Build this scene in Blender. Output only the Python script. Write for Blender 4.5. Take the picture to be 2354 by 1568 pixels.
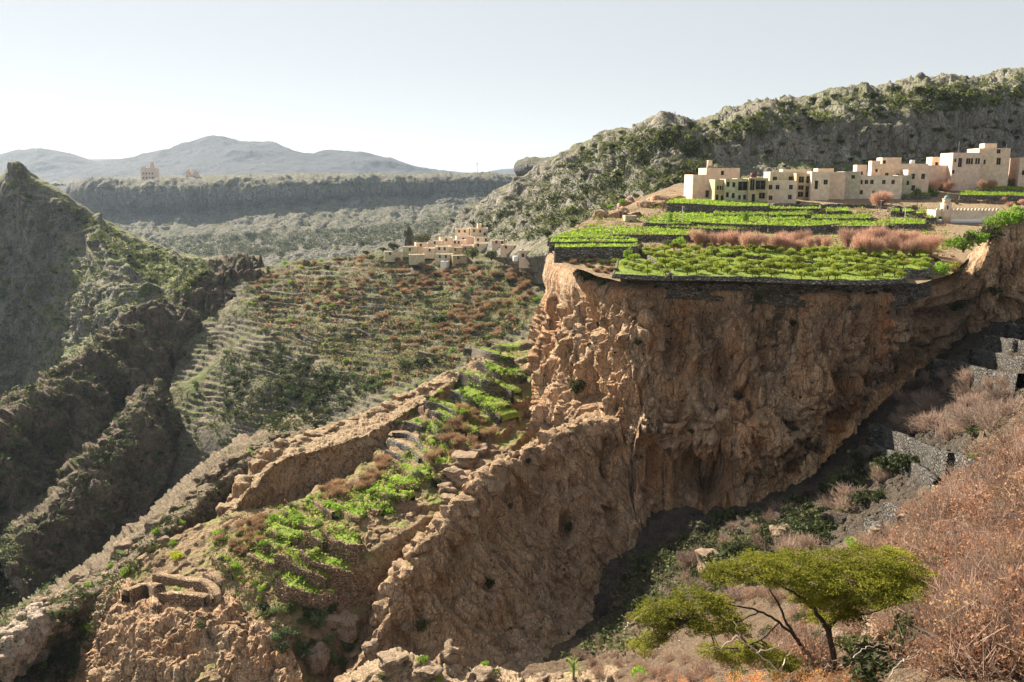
import bpy, math, random
import numpy as np
from mathutils import Vector, Matrix
from mathutils.bvhtree import BVHTree

for _o in list(bpy.data.objects):
    bpy.data.objects.remove(_o)
SC = bpy.context.scene
COL = SC.collection
R = math.radians
rng = np.random.default_rng(7)
random.seed(7)

# ---------------------------------------------------------------- camera
F = 2038.6                      # focal length in survey units (picture 2354 units wide)
CX, CY, HY = 1177.0, 784.0, 410.0
PITCH = math.atan((CY - HY) / F)
cam_d = bpy.data.cameras.new("camera")
cam = bpy.data.objects.new("camera", cam_d)
COL.objects.link(cam)
cam.location = (0, 0, 0)
cam.rotation_euler = (math.pi / 2 - PITCH, 0, 0)
cam_d.sensor_width = 36.0
cam_d.lens = 36.0 * F / 2354.0
cam_d.clip_start = 0.1
cam_d.clip_end = 60000
SC.camera = cam

# ---------------------------------------------------------------- light
SUN_EL, SUN_AZ = R(34.0), R(-41.0)       # azimuth from +Y (view), negative = left
world = bpy.data.worlds.new("World")
SC.world = world
world.use_nodes = True
wn = world.node_tree
bg = wn.nodes["Background"]
sky = wn.nodes.new("ShaderNodeTexSky")
sky.sky_type = 'NISHITA'
sky.sun_disc = False
sky.sun_elevation = SUN_EL
sky.sun_rotation = SUN_AZ
sky.altitude = 1900
sky.air_density = 1.0
sky.dust_density = 1.0
sky.ozone_density = 1.0
hs = wn.nodes.new("ShaderNodeHueSaturation")
hs.inputs["Saturation"].default_value = 0.62
gm = wn.nodes.new("ShaderNodeGamma")
gm.inputs[1].default_value = 0.27
wn.links.new(sky.outputs[0], hs.inputs["Color"])
wn.links.new(hs.outputs[0], gm.inputs[0])
wn.links.new(gm.outputs[0], bg.inputs[0])
bg.inputs[1].default_value = 0.15
sun_d = bpy.data.lights.new("sun", 'SUN')
sun_d.energy = 5.0
sun_d.angle = R(0.5)
sun_d.color = (1.0, 0.88, 0.72)
sun = bpy.data.objects.new("sun", sun_d)
COL.objects.link(sun)
sdir = Vector((math.sin(SUN_AZ) * math.cos(SUN_EL), math.cos(SUN_AZ) * math.cos(SUN_EL), math.sin(SUN_EL)))
sun.rotation_euler = sdir.to_track_quat('Z', 'Y').to_euler()
sun.location = sdir * 500
vs = SC.view_settings
vs.view_transform = 'Standard'
vs.look = 'None'
vs.gamma = 1.0
vs.exposure = 1.6
vs.use_curve_mapping = False
SC.cycles.volume_bounces = 1
SC.cycles.max_bounces = 6
SC.cycles.diffuse_bounces = 3
SC.cycles.transparent_max_bounces = 4
SC.cycles.use_denoising = True

# ---------------------------------------------------------------- survey helpers
_sp, _cp = math.sin(PITCH), math.cos(PITCH)

def P(x, y, d):
    """World point seen at survey position (x, y) at distance d along +Y."""
    u = (np.asarray(x, float) - CX) / F
    v = (CY - np.asarray(y, float)) / F
    dy = _cp + v * _sp
    dz = -_sp + v * _cp
    t = np.asarray(d, float) / dy
    return np.stack([u * t, dy * t, dz * t], -1)

def ray(x, y):
    u = (x - CX) / F
    v = (CY - y) / F
    return Vector((u, _cp + v * _sp, -_sp + v * _cp)).normalized()

def proj(p):
    p = np.asarray(p, float)
    X, Y, Z = p[..., 0], p[..., 1], p[..., 2]
    f = Y * _cp - Z * _sp
    up = Y * _sp + Z * _cp
    return CX + F * X / f, CY - F * up / f

# ---------------------------------------------------------------- numpy noise
_G = rng.normal(size=(256, 3)).astype(np.float32)
_G /= np.linalg.norm(_G, axis=1, keepdims=True)

def _h(a, b, c):
    n = (a.astype(np.uint32) * np.uint32(374761393) + b.astype(np.uint32) * np.uint32(668265263) + c.astype(np.uint32) * np.uint32(2147483647 - 41))
    n = (n ^ (n >> np.uint32(13))) * np.uint32(1274126177)
    return ((n ^ (n >> np.uint32(16))) & np.uint32(255)).astype(np.intp)

def perlin(p):
    sh = p.shape[:-1]
    p = p.reshape(-1, 3).astype(np.float32)
    i = np.floor(p).astype(np.int64)
    f = p - i
    w = f * f * f * (f * (f * 6 - 15) + 10)
    out = np.zeros(len(p), np.float32)
    for dx in (0, 1):
        wx = w[:, 0] if dx else 1 - w[:, 0]
        for dy in (0, 1):
            wy = w[:, 1] if dy else 1 - w[:, 1]
            for dz in (0, 1):
                wz = w[:, 2] if dz else 1 - w[:, 2]
                g = _G[_h(i[:, 0] + dx, i[:, 1] + dy, i[:, 2] + dz)]
                d = g[:, 0] * (f[:, 0] - dx) + g[:, 1] * (f[:, 1] - dy) + g[:, 2] * (f[:, 2] - dz)
                out += wx * wy * wz * d
    return (out * 1.6).reshape(sh)

def fbm(p, n=4, g=0.5):
    a, s, o = 1.0, 0.0, 0
    for k in range(n):
        o = o + a * perlin(p * (2.03 ** k) + 17.3 * k)
        s += a
        a *= g
    return o / s

def ridged(p, n=4, g=0.5):
    a, s, o = 1.0, 0.0, 0
    for k in range(n):
        o = o + a * (1 - 2 * np.abs(perlin(p * (2.03 ** k) + 31.7 * k)))
        s += a
        a *= g
    return o / s

def pits(p):
    """distance to the nearest feature point of a jittered grid (0..~1)."""
    sh = p.shape[:-1]
    p = p.reshape(-1, 3).astype(np.float32)
    i = np.floor(p).astype(np.int64)
    best = np.full(len(p), 9.0, np.float32)
    for dx in (-1, 0, 1):
        for dy in (-1, 0, 1):
            for dz in (-1, 0, 1):
                c = i + np.array([dx, dy, dz])
                j = _G[_h(c[:, 0], c[:, 1], c[:, 2])] * 0.45 + 0.5
                best = np.minimum(best, ((c + j - p) ** 2).sum(1))
    return np.sqrt(best).reshape(sh)

def blocks(p):
    """broken-block relief: a constant offset per irregular cell (-1..1) and a crack value (0 at cell borders)."""
    sh = p.shape[:-1]
    p = p.reshape(-1, 3).astype(np.float32)
    p = p + 0.35 * np.stack([perlin(p * 1.7 + 3), perlin(p * 1.7 + 11), perlin(p * 1.7 + 23)], -1)
    i = np.floor(p).astype(np.int64)
    b1 = np.full(len(p), 9.0, np.float32)
    b2 = np.full(len(p), 9.0, np.float32)
    val = np.zeros(len(p), np.float32)
    for dx in (-1, 0, 1):
        for dy in (-1, 0, 1):
            for dz in (-1, 0, 1):
                c = i + np.array([dx, dy, dz])
                h = _h(c[:, 0], c[:, 1], c[:, 2])
                d = ((c + _G[h] * 0.4 + 0.5 - p) ** 2).sum(1)
                n = d < b1
                b2 = np.where(n, b1, np.minimum(b2, d))
                b1 = np.where(n, d, b1)
                val = np.where(n, (h * 37 % 251) / 125.0 - 1, val)
    return val.reshape(sh), (np.sqrt(b2) - np.sqrt(b1)).reshape(sh)

# ---------------------------------------------------------------- mesh helpers
def mesh_np(name, v, f, mat=None, smooth=True):
    """v (n,3); f (m,k) one polygon size."""
    v = np.ascontiguousarray(v, np.float32).reshape(-1, 3)
    f = np.ascontiguousarray(f, np.int32)
    k = f.shape[1]
    me = bpy.data.meshes.new(name)
    me.vertices.add(len(v))
    me.vertices.foreach_set("co", v.ravel())
    me.loops.add(f.size)
    me.loops.foreach_set("vertex_index", f.ravel())
    me.polygons.add(len(f))
    me.polygons.foreach_set("loop_start", np.arange(0, f.size, k, dtype=np.int32))
    me.polygons.foreach_set("loop_total", np.full(len(f), k, np.int32))
    if smooth:
        me.polygons.foreach_set("use_smooth", np.ones(len(f), bool))
    me.update(calc_edges=True)
    if mat is not None:
        me.materials.append(mat)
    return me

def link(name, me, parent=None, loc=None):
    o = bpy.data.objects.new(name, me)
    COL.objects.link(o)
    if parent is not None:
        o.parent = parent
    if loc is not None:
        o.location = loc
    return o

def tag(o, label=None, cat=None, group=None, kind=None):
    if label:
        o["label"] = label
    if cat:
        o["category"] = cat
    if group:
        o["group"] = group
    if kind:
        o["kind"] = kind
    return o

def empty(name, loc=(0, 0, 0), rz=0.0):
    o = bpy.data.objects.new(name, None)
    COL.objects.link(o)
    o.location = loc
    o.rotation_euler = (0, 0, rz)
    o.empty_display_size = 0.3
    return o

def grid_faces(nv, nu):
    a = np.arange(nv * nu).reshape(nv, nu)
    return np.stack([a[:-1, :-1], a[:-1, 1:], a[1:, 1:], a[1:, :-1]], -1).reshape(-1, 4)

def herm(s, p, t):
    """interpolate points p (n,k) at knots s, evaluated at t."""
    s = np.asarray(s, float)
    p = np.asarray(p, float)
    n = len(s)
    if n == 2:
        w = ((t - s[0]) / (s[1] - s[0]))[:, None]
        return p[0] * (1 - w) + p[1] * w
    m = np.empty_like(p)
    d = (p[1:] - p[:-1]) / (s[1:] - s[:-1])[:, None]
    m[0], m[-1] = d[0], d[-1]
    h = (s[1:] - s[:-1])[:, None]
    m[1:-1] = (d[:-1] * h[1:] + d[1:] * h[:-1]) / (h[1:] + h[:-1])
    i = np.clip(np.searchsorted(s, t, side='right') - 1, 0, n - 2)
    hh = (s[i + 1] - s[i])[:, None]
    x = ((t - s[i]) / (s[i + 1] - s[i]))[:, None]
    return ((2 * x**3 - 3 * x**2 + 1) * p[i] + (x**3 - 2 * x**2 + x) * hh * m[i]
            + (-2 * x**3 + 3 * x**2) * p[i + 1] + (x**3 - x**2) * hh * m[i + 1])

def resample(row, n):
    """row of (x,y,d): n world points along it."""
    a = np.asarray(row, float)
    w = P(a[:, 0], a[:, 1], a[:, 2])
    s = np.r_[0, np.cumsum(np.hypot(*(a[1:, :2] - a[:-1, :2]).T) + 1e-3)]
    return herm(s / s[-1], w, np.linspace(0, 1, n))

def patch(rows, nu, nv, vw=None, lin=0.75):
    rs = np.stack([resample(r, nu) for r in rows])
    x, y = proj(rs)
    if vw is None:
        vw = np.clip(np.hypot(x[1:] - x[:-1], y[1:] - y[:-1]).mean(1), 6, 400)
    s = np.r_[0, np.cumsum(vw)]
    t = np.linspace(0, 1, nv)
    q = rs.reshape(len(rows), -1)
    g = herm(s / s[-1], q, t)
    i = np.clip(np.searchsorted(s / s[-1], t, side='right') - 1, 0, len(rows) - 2)
    w = ((t - s[i] / s[-1]) / ((s[i + 1] - s[i]) / s[-1]))[:, None]
    g = g * (1 - lin) + lin * (q[i] * (1 - w) + q[i + 1] * w)
    return g.reshape(nv, nu, 3)

def normals(g):
    du = np.gradient(g, axis=1)
    dv = np.gradient(g, axis=0)
    n = np.cross(du, dv)
    n /= np.linalg.norm(n, axis=-1, keepdims=True) + 1e-9
    if (n * -g / np.linalg.norm(g, axis=-1, keepdims=True)).sum(-1).mean() + 0.5 * n[..., 2].mean() < 0:
        n = -n
    return n

def edge_fade(g, k=6):
    return 1.0

def steps(z, h, sharp=0.22, off=0.0):
    s = (z + off) / h
    f = s - np.floor(s)
    r = np.clip((f - (1 - sharp)) / sharp, 0, 1)
    return (np.floor(s) + r * r * (3 - 2 * r)) * h - off

TV, TF, TN = [], [], 0
def terrain(name, g, mat, collide=True):
    global TN
    nv, nu = g.shape[:2]
    f = grid_faces(nv, nu)
    n = normals(g)
    # orient faces like n
    fn = np.cross(g[1, 1] - g[0, 0], g[1, 0] - g[0, 1])
    a, b, c, d = (g.reshape(-1, 3)[f[:, k]] for k in range(4))
    cr = np.cross(c - a, d - b)
    if (cr * n.reshape(-1, 3)[f[:, 0]]).sum() < 0:
        f = f[:, ::-1]
    me = mesh_np(name, g, f, mat)
    o = link(name, me)
    o["kind"] = "structure"
    if collide:
        TV.append(g.reshape(-1, 3).astype(np.float32))
        TF.append(f + TN)
        TN += nv * nu
    return o
# ---------------------------------------------------------------- materials
class NT:
    def __init__(s, name):
        s.m = bpy.data.materials.new(name)
        s.m.use_nodes = True
        s.t = s.m.node_tree
        s.b = s.t.nodes["Principled BSDF"]
        s.b.inputs["Roughness"].default_value = 0.95
        s.b.inputs["Specular IOR Level"].default_value = 0.15
        s.geo = s.t.nodes.new("ShaderNodeNewGeometry")
    def n(s, t, **k):
        x = s.t.nodes.new(t)
        for a, b in k.items():
            setattr(x, a, b)
        return x
    def l(s, a, b):
        s.t.links.new(a, b)
    def pos(s, sc=(1, 1, 1), rot=(0, 0, 0)):
        m = s.n("ShaderNodeMapping")
        m.inputs["Scale"].default_value = sc
        m.inputs["Rotation"].default_value = rot
        s.l(s.geo.outputs["Position"], m.inputs[0])
        return m.outputs[0]
    def noise(s, scale, detail=4, rough=0.55, vec=None, dist=0.0):
        x = s.n("ShaderNodeTexNoise")
        x.inputs["Scale"].default_value = scale
        x.inputs["Detail"].default_value = detail
        x.inputs["Roughness"].default_value = rough
        x.inputs["Distortion"].default_value = dist
        s.l(vec if vec is not None else s.geo.outputs["Position"], x.inputs["Vector"])
        return x.outputs["Fac"]
    def n_col(s, scale):
        x = s.n("ShaderNodeTexNoise")
        x.inputs["Scale"].default_value = scale
        x.inputs["Detail"].default_value = 3
        s.l(s.geo.outputs["Position"], x.inputs["Vector"])
        return x.outputs["Color"]
    def vor(s, scale, vec=None, out="Distance", feature='F1'):
        x = s.n("ShaderNodeTexVoronoi", feature=feature)
        x.inputs["Scale"].default_value = scale
        s.l(vec if vec is not None else s.geo.outputs["Position"], x.inputs["Vector"])
        return x.outputs[out]
    def ramp(s, fac, stops, inter='LINEAR'):
        x = s.n("ShaderNodeValToRGB")
        cr = x.color_ramp
        cr.interpolation = inter
        while len(cr.elements) < len(stops):
            cr.elements.new(0.5)
        for e, (p, c) in zip(cr.elements, stops):
            e.position = p
            e.color = (c, c, c, 1) if isinstance(c, (int, float)) else (*c, 1)
        s.l(fac, x.inputs[0])
        return x.outputs[0]
    def mix(s, fac, a, b, blend='MIX'):
        x = s.n("ShaderNodeMix", data_type='RGBA', blend_type=blend)
        for i, v in ((0, fac), (6, a), (7, b)):
            if isinstance(v, (int, float)):
                x.inputs[i].default_value = v
            elif isinstance(v, tuple):
                x.inputs[i].default_value = (*v, 1)
            else:
                s.l(v, x.inputs[i])
        return x.outputs[2]
    def math(s, op, a, b=0.0, clamp=False):
        x = s.n("ShaderNodeMath", operation=op, use_clamp=clamp)
        for i, v in ((0, a), (1, b)):
            if isinstance(v, (int, float)):
                x.inputs[i].default_value = v
            else:
                s.l(v, x.inputs[i])
        return x.outputs[0]
    def nz(s):
        x = s.n("ShaderNodeSeparateXYZ")
        s.l(s.geo.outputs["True Normal"], x.inputs[0])
        return x.outputs[2]
    def col(s, c):
        if isinstance(c, tuple):
            s.b.inputs["Base Color"].default_value = (*c, 1)
        else:
            s.l(c, s.b.inputs["Base Color"])
    def bump(s, h, strength=0.5, dist=0.3):
        x = s.n("ShaderNodeBump")
        x.inputs["Strength"].default_value = strength
        x.inputs["Distance"].default_value = dist
        s.l(h, x.inputs["Height"])
        s.l(x.outputs[0], s.b.inputs["Normal"])

def rock_mat(name, light, mid, dark, soil, veg=None, sc=1.0, streak=0.35, vegcol=(0.05, 0.07, 0.02), vegcol2=(0.12, 0.15, 0.04),
             vegscale=0.35, vegcover=0.4, flat=(0.55, 0.8), bump=1.0, grass=None, grasscover=0.5, tint=None, drip=0):
    t = NT(name)
    big = t.noise(0.06 * sc, 5, 0.6)
    st = t.noise(0.5 * sc, 5, 0.62, t.pos((1, 1, streak)), 0.6)
    fine = t.noise(2.2 * sc, 5, 0.7)
    c = t.ramp(st, [(0.28, dark), (0.48, mid), (0.68, light)])
    c = t.mix(t.ramp(big, [(0.38, 0.0), (0.62, 0.75)]), c, t.mix(0.5, c, dark))
    c = t.mix(t.ramp(fine, [(0.35, 0.0), (0.7, 0.5)]), c, light)
    stain = t.noise(0.28 * sc, 6, 0.68, t.pos((1, 1, max(0.35, streak))), 1.2)
    c = t.mix(t.ramp(stain, [(0.54, 0.0), (0.66, 0.62)]), c, dark)
    pale = t.noise(0.17 * sc, 6, 0.7, t.pos((1.3, 1.3, streak * 0.8)), 0.9)
    c = t.mix(t.ramp(pale, [(0.49, 0.0), (0.62, 0.8)]), c, t.mix(0.5, light, (light[0] * 1.05, light[1] * 1.15, light[2] * 1.25)))
    ck = t.vor(0.9 * sc, t.mix(0.9, t.pos((1, 1, max(0.3, streak * 0.7))), t.n_col(0.8 * sc), 'ADD'), "Distance", 'DISTANCE_TO_EDGE')
    ck2 = t.vor(3.2 * sc, t.mix(0.35, t.pos((1, 1, max(0.4, streak))), t.n_col(3 * sc), 'ADD'), "Distance", 'DISTANCE_TO_EDGE')
    brk = t.ramp(t.noise(0.6 * sc, 4, 0.7), [(0.42, 1.0), (0.58, 0.0)])
    crack = t.math('MULTIPLY', t.math('MAXIMUM', t.ramp(ck, [(0.0, 0.25), (0.05, 1.0)]), brk), t.math('MAXIMUM', t.ramp(ck2, [(0.0, 0.55), (0.10, 1.0)]), t.ramp(t.noise(1.7 * sc, 3, 0.6), [(0.45, 0.0), (0.6, 1.0)])))
    grit = t.ramp(t.noise(7 * sc, 4, 0.8), [(0.32, 0.5), (0.52, 1.0), (0.72, 1.5)])
    c = t.mix(t.math('SUBTRACT', 1.0, crack), c, t.mix(0.6, dark, (0.02, 0.018, 0.015)))
    c = t.mix(0.8, c, grit, 'MULTIPLY')
    if tint:
        c = t.mix(t.ramp(t.noise(0.055 * sc, 5, 0.65, t.pos((1, 1, 0.6)), 0.8), [(0.42, 0.0), (0.6, 0.8)]), c, t.mix(1.0, c, tint, 'MULTIPLY'))
        c = t.mix(t.ramp(t.noise(0.09 * sc, 5, 0.7, t.pos((1, 1, 0.4)), 1.0), [(0.52, 0.0), (0.64, 0.85)]), c, t.mix(1.0, c, (1.12, 0.84, 0.66), 'MULTIPLY'))
    if drip:
        dr = t.noise(0.22 * sc, 6, 0.72, t.pos((1.6, 1.6, 0.22)), 1.4)
        c = t.mix(t.ramp(dr, [(0.54, 0.0), (0.63, drip)]), c, (0.055, 0.047, 0.04))
    nz = t.nz()
    wob = t.math('ADD', nz, t.math('MULTIPLY', t.math('SUBTRACT', fine, 0.5), 0.5))
    fl = t.ramp(wob, [(flat[0], 0.0), (flat[1], 1.0)])
    s2 = t.mix(t.ramp(t.noise(0.9 * sc, 4, 0.7), [(0.35, 0.0), (0.65, 1.0)]), soil, t.mix(0.55, soil, dark))
    if grass is not None:
        s2 = t.mix(t.ramp(t.noise(0.12 * sc, 5, 0.65), [(grasscover - 0.08, 1.0), (grasscover + 0.12, 0.0)]), s2, grass)
    c = t.mix(fl, c, s2)
    if veg:
        v = t.vor(vegscale, t.pos((1, 1, 0.8)))
        v2 = t.noise(vegscale * 0.3, 4, 0.6)
        vn = t.math('ADD', v, t.math('MULTIPLY', t.math('SUBTRACT', t.noise(vegscale * 5, 3), 0.5), 0.5))
        m = t.math('MULTIPLY', t.ramp(vn, [(vegcover - 0.1, 1.0), (vegcover, 0.0)]), t.ramp(v2, [(0.4, 0.0), (0.5, 1.0)]))
        m = t.math('MULTIPLY', m, t.ramp(nz, [(0.0, 0.25), (0.5, 1.0)]))
        vc = t.mix(t.noise(vegscale * 1.3, 2), vegcol, vegcol2)
        c = t.mix(m, c, vc)
    t.col(c)
    hgt = t.math('ADD', t.math('ADD', t.math('MULTIPLY', st, 1.0), t.math('MULTIPLY', fine, 0.6)), t.math('MULTIPLY', crack, 0.35))
    t.bump(hgt, bump, 0.8 / sc)
    return t.m

def plain_mat(name, col, var=0.25, scale=1.5, rough=0.9, bump=0.0, alt=None):
    t = NT(name)
    a = tuple(x * (1 - var) for x in col)
    b = alt or tuple(min(1, x * (1 + var)) for x in col)
    t.col(t.ramp(t.noise(scale, 5, 0.65), [(0.3, a), (0.7, b)]))
    t.b.inputs["Roughness"].default_value = rough
    if bump:
        t.bump(t.noise(scale * 2, 4), bump, 0.1)
    return t.m

def leaf_mat(name, a, b, c=None, trans=0.35, scale=0.7, dead=None):
    """foliage: colour varies per plant and leaf clump; some light passes through."""
    t = NT(name)
    oi = t.n("ShaderNodeObjectInfo")
    nz = t.noise(scale, 4, 0.7)
    col = t.ramp(nz, [(0.3, a), (0.55, b), (0.75, c or b)])
    col = t.mix(t.math('MULTIPLY', oi.outputs["Random"], 0.5), col, t.mix(0.5, a, b))
    col = t.mix(1.0, col, t.ramp(oi.outputs["Random"], [(0.0, 0.62), (0.5, 1.0), (1.0, 1.3)]), 'MULTIPLY')
    t.col(col)
    t.b.inputs["Roughness"].default_value = 0.7
    tr = t.n("ShaderNodeBsdfTranslucent")
    t.l(col, tr.inputs[0])
    mx = t.n("ShaderNodeMixShader")
    mx.inputs[0].default_value = trans
    out = t.t.nodes["Material Output"]
    t.l(t.b.outputs[0], mx.inputs[1])
    t.l(tr.outputs[0], mx.inputs[2])
    t.l(mx.outputs[0], out.inputs[0])
    return t.m

M = {}
M['cliff'] = rock_mat("cliff_rock", (0.78, 0.54, 0.345), (0.67, 0.385, 0.20), (0.22, 0.145, 0.095), (0.52, 0.36, 0.22), sc=0.8, streak=0.3, flat=(0.6, 0.85), tint=(0.80, 0.88, 0.94), drip=0.8)
M['slab'] = rock_mat("slab_rock", (0.66, 0.47, 0.31), (0.54, 0.325, 0.18), (0.19, 0.13, 0.09), (0.46, 0.33, 0.20), sc=0.9, streak=0.3)
M['fin'] = rock_mat("fin_rock", (0.58, 0.38, 0.22), (0.48, 0.285, 0.15), (0.16, 0.11, 0.075), (0.50, 0.38, 0.24), sc=0.8, streak=0.3, flat=(0.45, 0.7))
M['spur'] = rock_mat("spur_soil", (0.46, 0.31, 0.19), (0.36, 0.23, 0.13), (0.14, 0.10, 0.07), (0.46, 0.32, 0.20), sc=0.9, streak=0.6, flat=(0.3, 0.7))
M['left_hill'] = rock_mat("left_hill_rock", (0.34, 0.32, 0.28), (0.18, 0.17, 0.15), (0.065, 0.06, 0.054), (0.34, 0.31, 0.21), veg=True, sc=0.25, streak=0.5,
                          vegscale=0.11, vegcover=0.42, grass=(0.21, 0.25, 0.07), grasscover=0.48)
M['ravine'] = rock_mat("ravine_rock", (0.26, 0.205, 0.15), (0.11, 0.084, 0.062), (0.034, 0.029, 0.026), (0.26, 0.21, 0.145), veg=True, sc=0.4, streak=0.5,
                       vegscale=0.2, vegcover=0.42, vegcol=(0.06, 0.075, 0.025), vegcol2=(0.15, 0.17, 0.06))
M['rib'] = rock_mat("rib_rock", (0.32, 0.25, 0.175), (0.18, 0.135, 0.095), (0.07, 0.055, 0.042), (0.29, 0.23, 0.155), veg=True, sc=0.6, streak=0.7, vegscale=0.3, vegcover=0.35,
                    vegcol=(0.06, 0.08, 0.025), vegcol2=(0.15, 0.19, 0.06))
M['valley'] = rock_mat("valley_terraces", (0.30, 0.27, 0.21), (0.21, 0.19, 0.15), (0.10, 0.09, 0.07), (0.29, 0.25, 0.16), veg=True, sc=0.6, streak=1.5, vegscale=0.22, vegcover=0.34,
                       vegcol=(0.05, 0.07, 0.02), vegcol2=(0.13, 0.15, 0.04), grass=(0.16, 0.20, 0.06), grasscover=0.45, flat=(0.6, 0.85))
M['right_hill'] = rock_mat("right_hill_rock", (0.30, 0.28, 0.23), (0.20, 0.185, 0.15), (0.085, 0.08, 0.065), (0.33, 0.30, 0.20), veg=True, sc=0.3, streak=0.5,
                           vegscale=0.16, vegcover=0.40, vegcol=(0.045, 0.06, 0.022), vegcol2=(0.13, 0.17, 0.04), grass=(0.20, 0.26, 0.06), grasscover=0.45)
M['mesa'] = rock_mat("mesa_rock", (0.26, 0.25, 0.235), (0.155, 0.15, 0.14), (0.07, 0.07, 0.066), (0.20, 0.19, 0.14), veg=True, sc=0.06, streak=0.35,
                     vegscale=0.05, vegcover=0.5, vegcol=(0.07, 0.08, 0.045), vegcol2=(0.16, 0.17, 0.08))
M['mountain'] = rock_mat("haze_blue_mountain_rock", (0.085, 0.09, 0.105), (0.06, 0.064, 0.076), (0.04, 0.043, 0.05), (0.07, 0.073, 0.08), sc=0.03, streak=0.6)  # blue of the distant haze put into the rock colour
M['plateau'] = rock_mat("plateau_soil", (0.40, 0.28, 0.18), (0.34, 0.24, 0.15), (0.16, 0.12, 0.08), (0.42, 0.31, 0.19), sc=1.2, streak=1.0, flat=(0.2, 0.6))
M['slope'] = rock_mat("slope_soil", (0.30, 0.22, 0.15), (0.22, 0.16, 0.105), (0.10, 0.075, 0.05), (0.34, 0.23, 0.14), sc=2.0, streak=0.8)
M['gully'] = rock_mat("painted_shade_gully_rock", (0.15, 0.125, 0.10), (0.085, 0.072, 0.06), (0.035, 0.032, 0.03), (0.12, 0.095, 0.068), sc=1.2, streak=0.6)  # deep shadow of the gully put into the ground colour

M['spur'] = rock_mat("spur_soil", (0.44, 0.30, 0.18), (0.33, 0.21, 0.12), (0.12, 0.09, 0.06), (0.42, 0.30, 0.18), sc=0.9, streak=0.6, flat=(0.45, 0.75), grass=(0.19, 0.29, 0.04), grasscover=0.41)
M['right_hill'] = rock_mat("right_hill_rock", (0.40, 0.375, 0.32), (0.25, 0.235, 0.20), (0.09, 0.083, 0.07), (0.34, 0.31, 0.225), veg=True, sc=0.3, streak=0.5,
                           vegscale=0.16, vegcover=0.34, vegcol=(0.04, 0.05, 0.022), vegcol2=(0.10, 0.125, 0.04), grass=(0.14, 0.17, 0.05), grasscover=0.44)
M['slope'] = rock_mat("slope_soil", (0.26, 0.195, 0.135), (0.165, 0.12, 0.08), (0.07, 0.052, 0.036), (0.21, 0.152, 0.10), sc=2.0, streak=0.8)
def stone_mat(name, col, scale=1.6, var=0.5):
    """dry stone: irregular stones of different tone with dark joints."""
    t = NT(name)
    v = t.mix(0.1, t.pos((1, 1, 1.7)), t.n_col(2.0), 'ADD')
    tone = t.n("ShaderNodeTexVoronoi")
    tone.inputs["Scale"].default_value = scale
    t.l(v, tone.inputs["Vector"])
    e = t.vor(scale, v, "Distance", 'DISTANCE_TO_EDGE')
    sp = t.n("ShaderNodeSeparateColor")
    t.l(tone.outputs["Color"], sp.inputs[0])
    c = t.ramp(sp.outputs[0], [(0.0, tuple(x * (1 - var) for x in col)), (0.6, col), (1.0, tuple(min(1, x * (1 + var)) for x in col))])
    c = t.mix(t.ramp(t.noise(0.5, 5, 0.7), [(0.35, 0.0), (0.65, 0.6)]), c, tuple(x * 0.55 for x in col))
    c = t.mix(t.ramp(e, [(0.0, 0.85), (0.10, 0.0)]), c, tuple(x * 0.15 for x in col))
    t.col(c)
    t.bump(t.math('ADD', t.ramp(e, [(0.0, 0.0), (0.18, 1.0)]), t.math('MULTIPLY', sp.outputs[1], 0.6)), 1.0, 0.25)
    return t.m

M['spur_rock'] = rock_mat("ledge_rock", (0.56, 0.42, 0.29), (0.42, 0.29, 0.18), (0.14, 0.10, 0.075), (0.52, 0.39, 0.25), sc=1.2, streak=0.8, flat=(0.3, 0.7))
M['bare'] = rock_mat("bare_terrace_soil", (0.50, 0.35, 0.22), (0.40, 0.27, 0.16), (0.16, 0.115, 0.08), (0.48, 0.34, 0.21), sc=1.2, streak=0.8, flat=(0.3, 0.7))
# ---------------------------------------------------------------- terrain
def rough(g, parts, fade=None):
    n = normals(g)
    d = 0
    ribs = [p for p in parts if p[0] == 'rib']
    parts = [p for p in parts if p[0] != 'rib']
    for _, fu, fv, amp, lean in ribs:              # spurs running down the slope
        nv, nu = g.shape[:2]
        v, u = np.meshgrid(np.linspace(0, 1, nv), np.linspace(0, 1, nu), indexing='ij')
        q = np.stack([u * fu + v * lean + 0.25 * fbm(g / 30, 2), v * fv, 0 * u + amp], -1)
        d = d + amp * ridged(q, 4) * np.clip(np.sin(np.clip(v, 0, 1) * math.pi) * 1.6, 0, 1)
    for kind, s, amp, o in parts:
        s = np.array(s if isinstance(s, tuple) else (s, s, s), float)
        q = g / s
        if kind == 'b':
            val, ck = blocks(q)
            d = d + amp * (val * np.clip(ck * 5, 0, 1) - 0.7 * np.clip(1 - ck * 7, 0, 1))
        else:
            d = d + amp * (fbm(q, o) if kind == 'f' else ridged(q, o) if kind == 'r' else -ridged(q, o))
    if fade is not None:
        d = d * np.asarray(fade)[:, None]
    return g + n * np.asarray(d)[..., None]

def steeper(rows, k0, xs, fs):
    """pull the rows after k0 back towards the depth of row k0: a steeper face."""
    ref = rows[k0]
    ref = sorted(ref)
    rx, rd = [p[0] for p in ref], [p[2] for p in ref]
    out = rows[:k0 + 1]
    for r in rows[k0 + 1:]:
        q = []
        for x, y, d in r:
            c = float(np.interp(x, rx, rd))
            q.append((x, y, c - (c - d) * float(np.interp(x, xs, fs))))
        out.append(q)
    return out

# valley floor sheet under everything, out to the horizon
xs = np.r_[np.linspace(-9000, -700, 14), np.linspace(-600, 600, 40), np.linspace(700, 9000, 14)]
ys = np.r_[np.linspace(-600, 0, 6), np.linspace(40, 900, 40), np.linspace(1000, 9000, 24)]
gx, gy = np.meshgrid(xs, ys)
gz = -215 + 4 * fbm(np.stack([gx / 90, gy / 90, gx * 0], -1), 3)
terrain("valley_floor", np.stack([gx, gy, gz], -1), M['ravine'])

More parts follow.
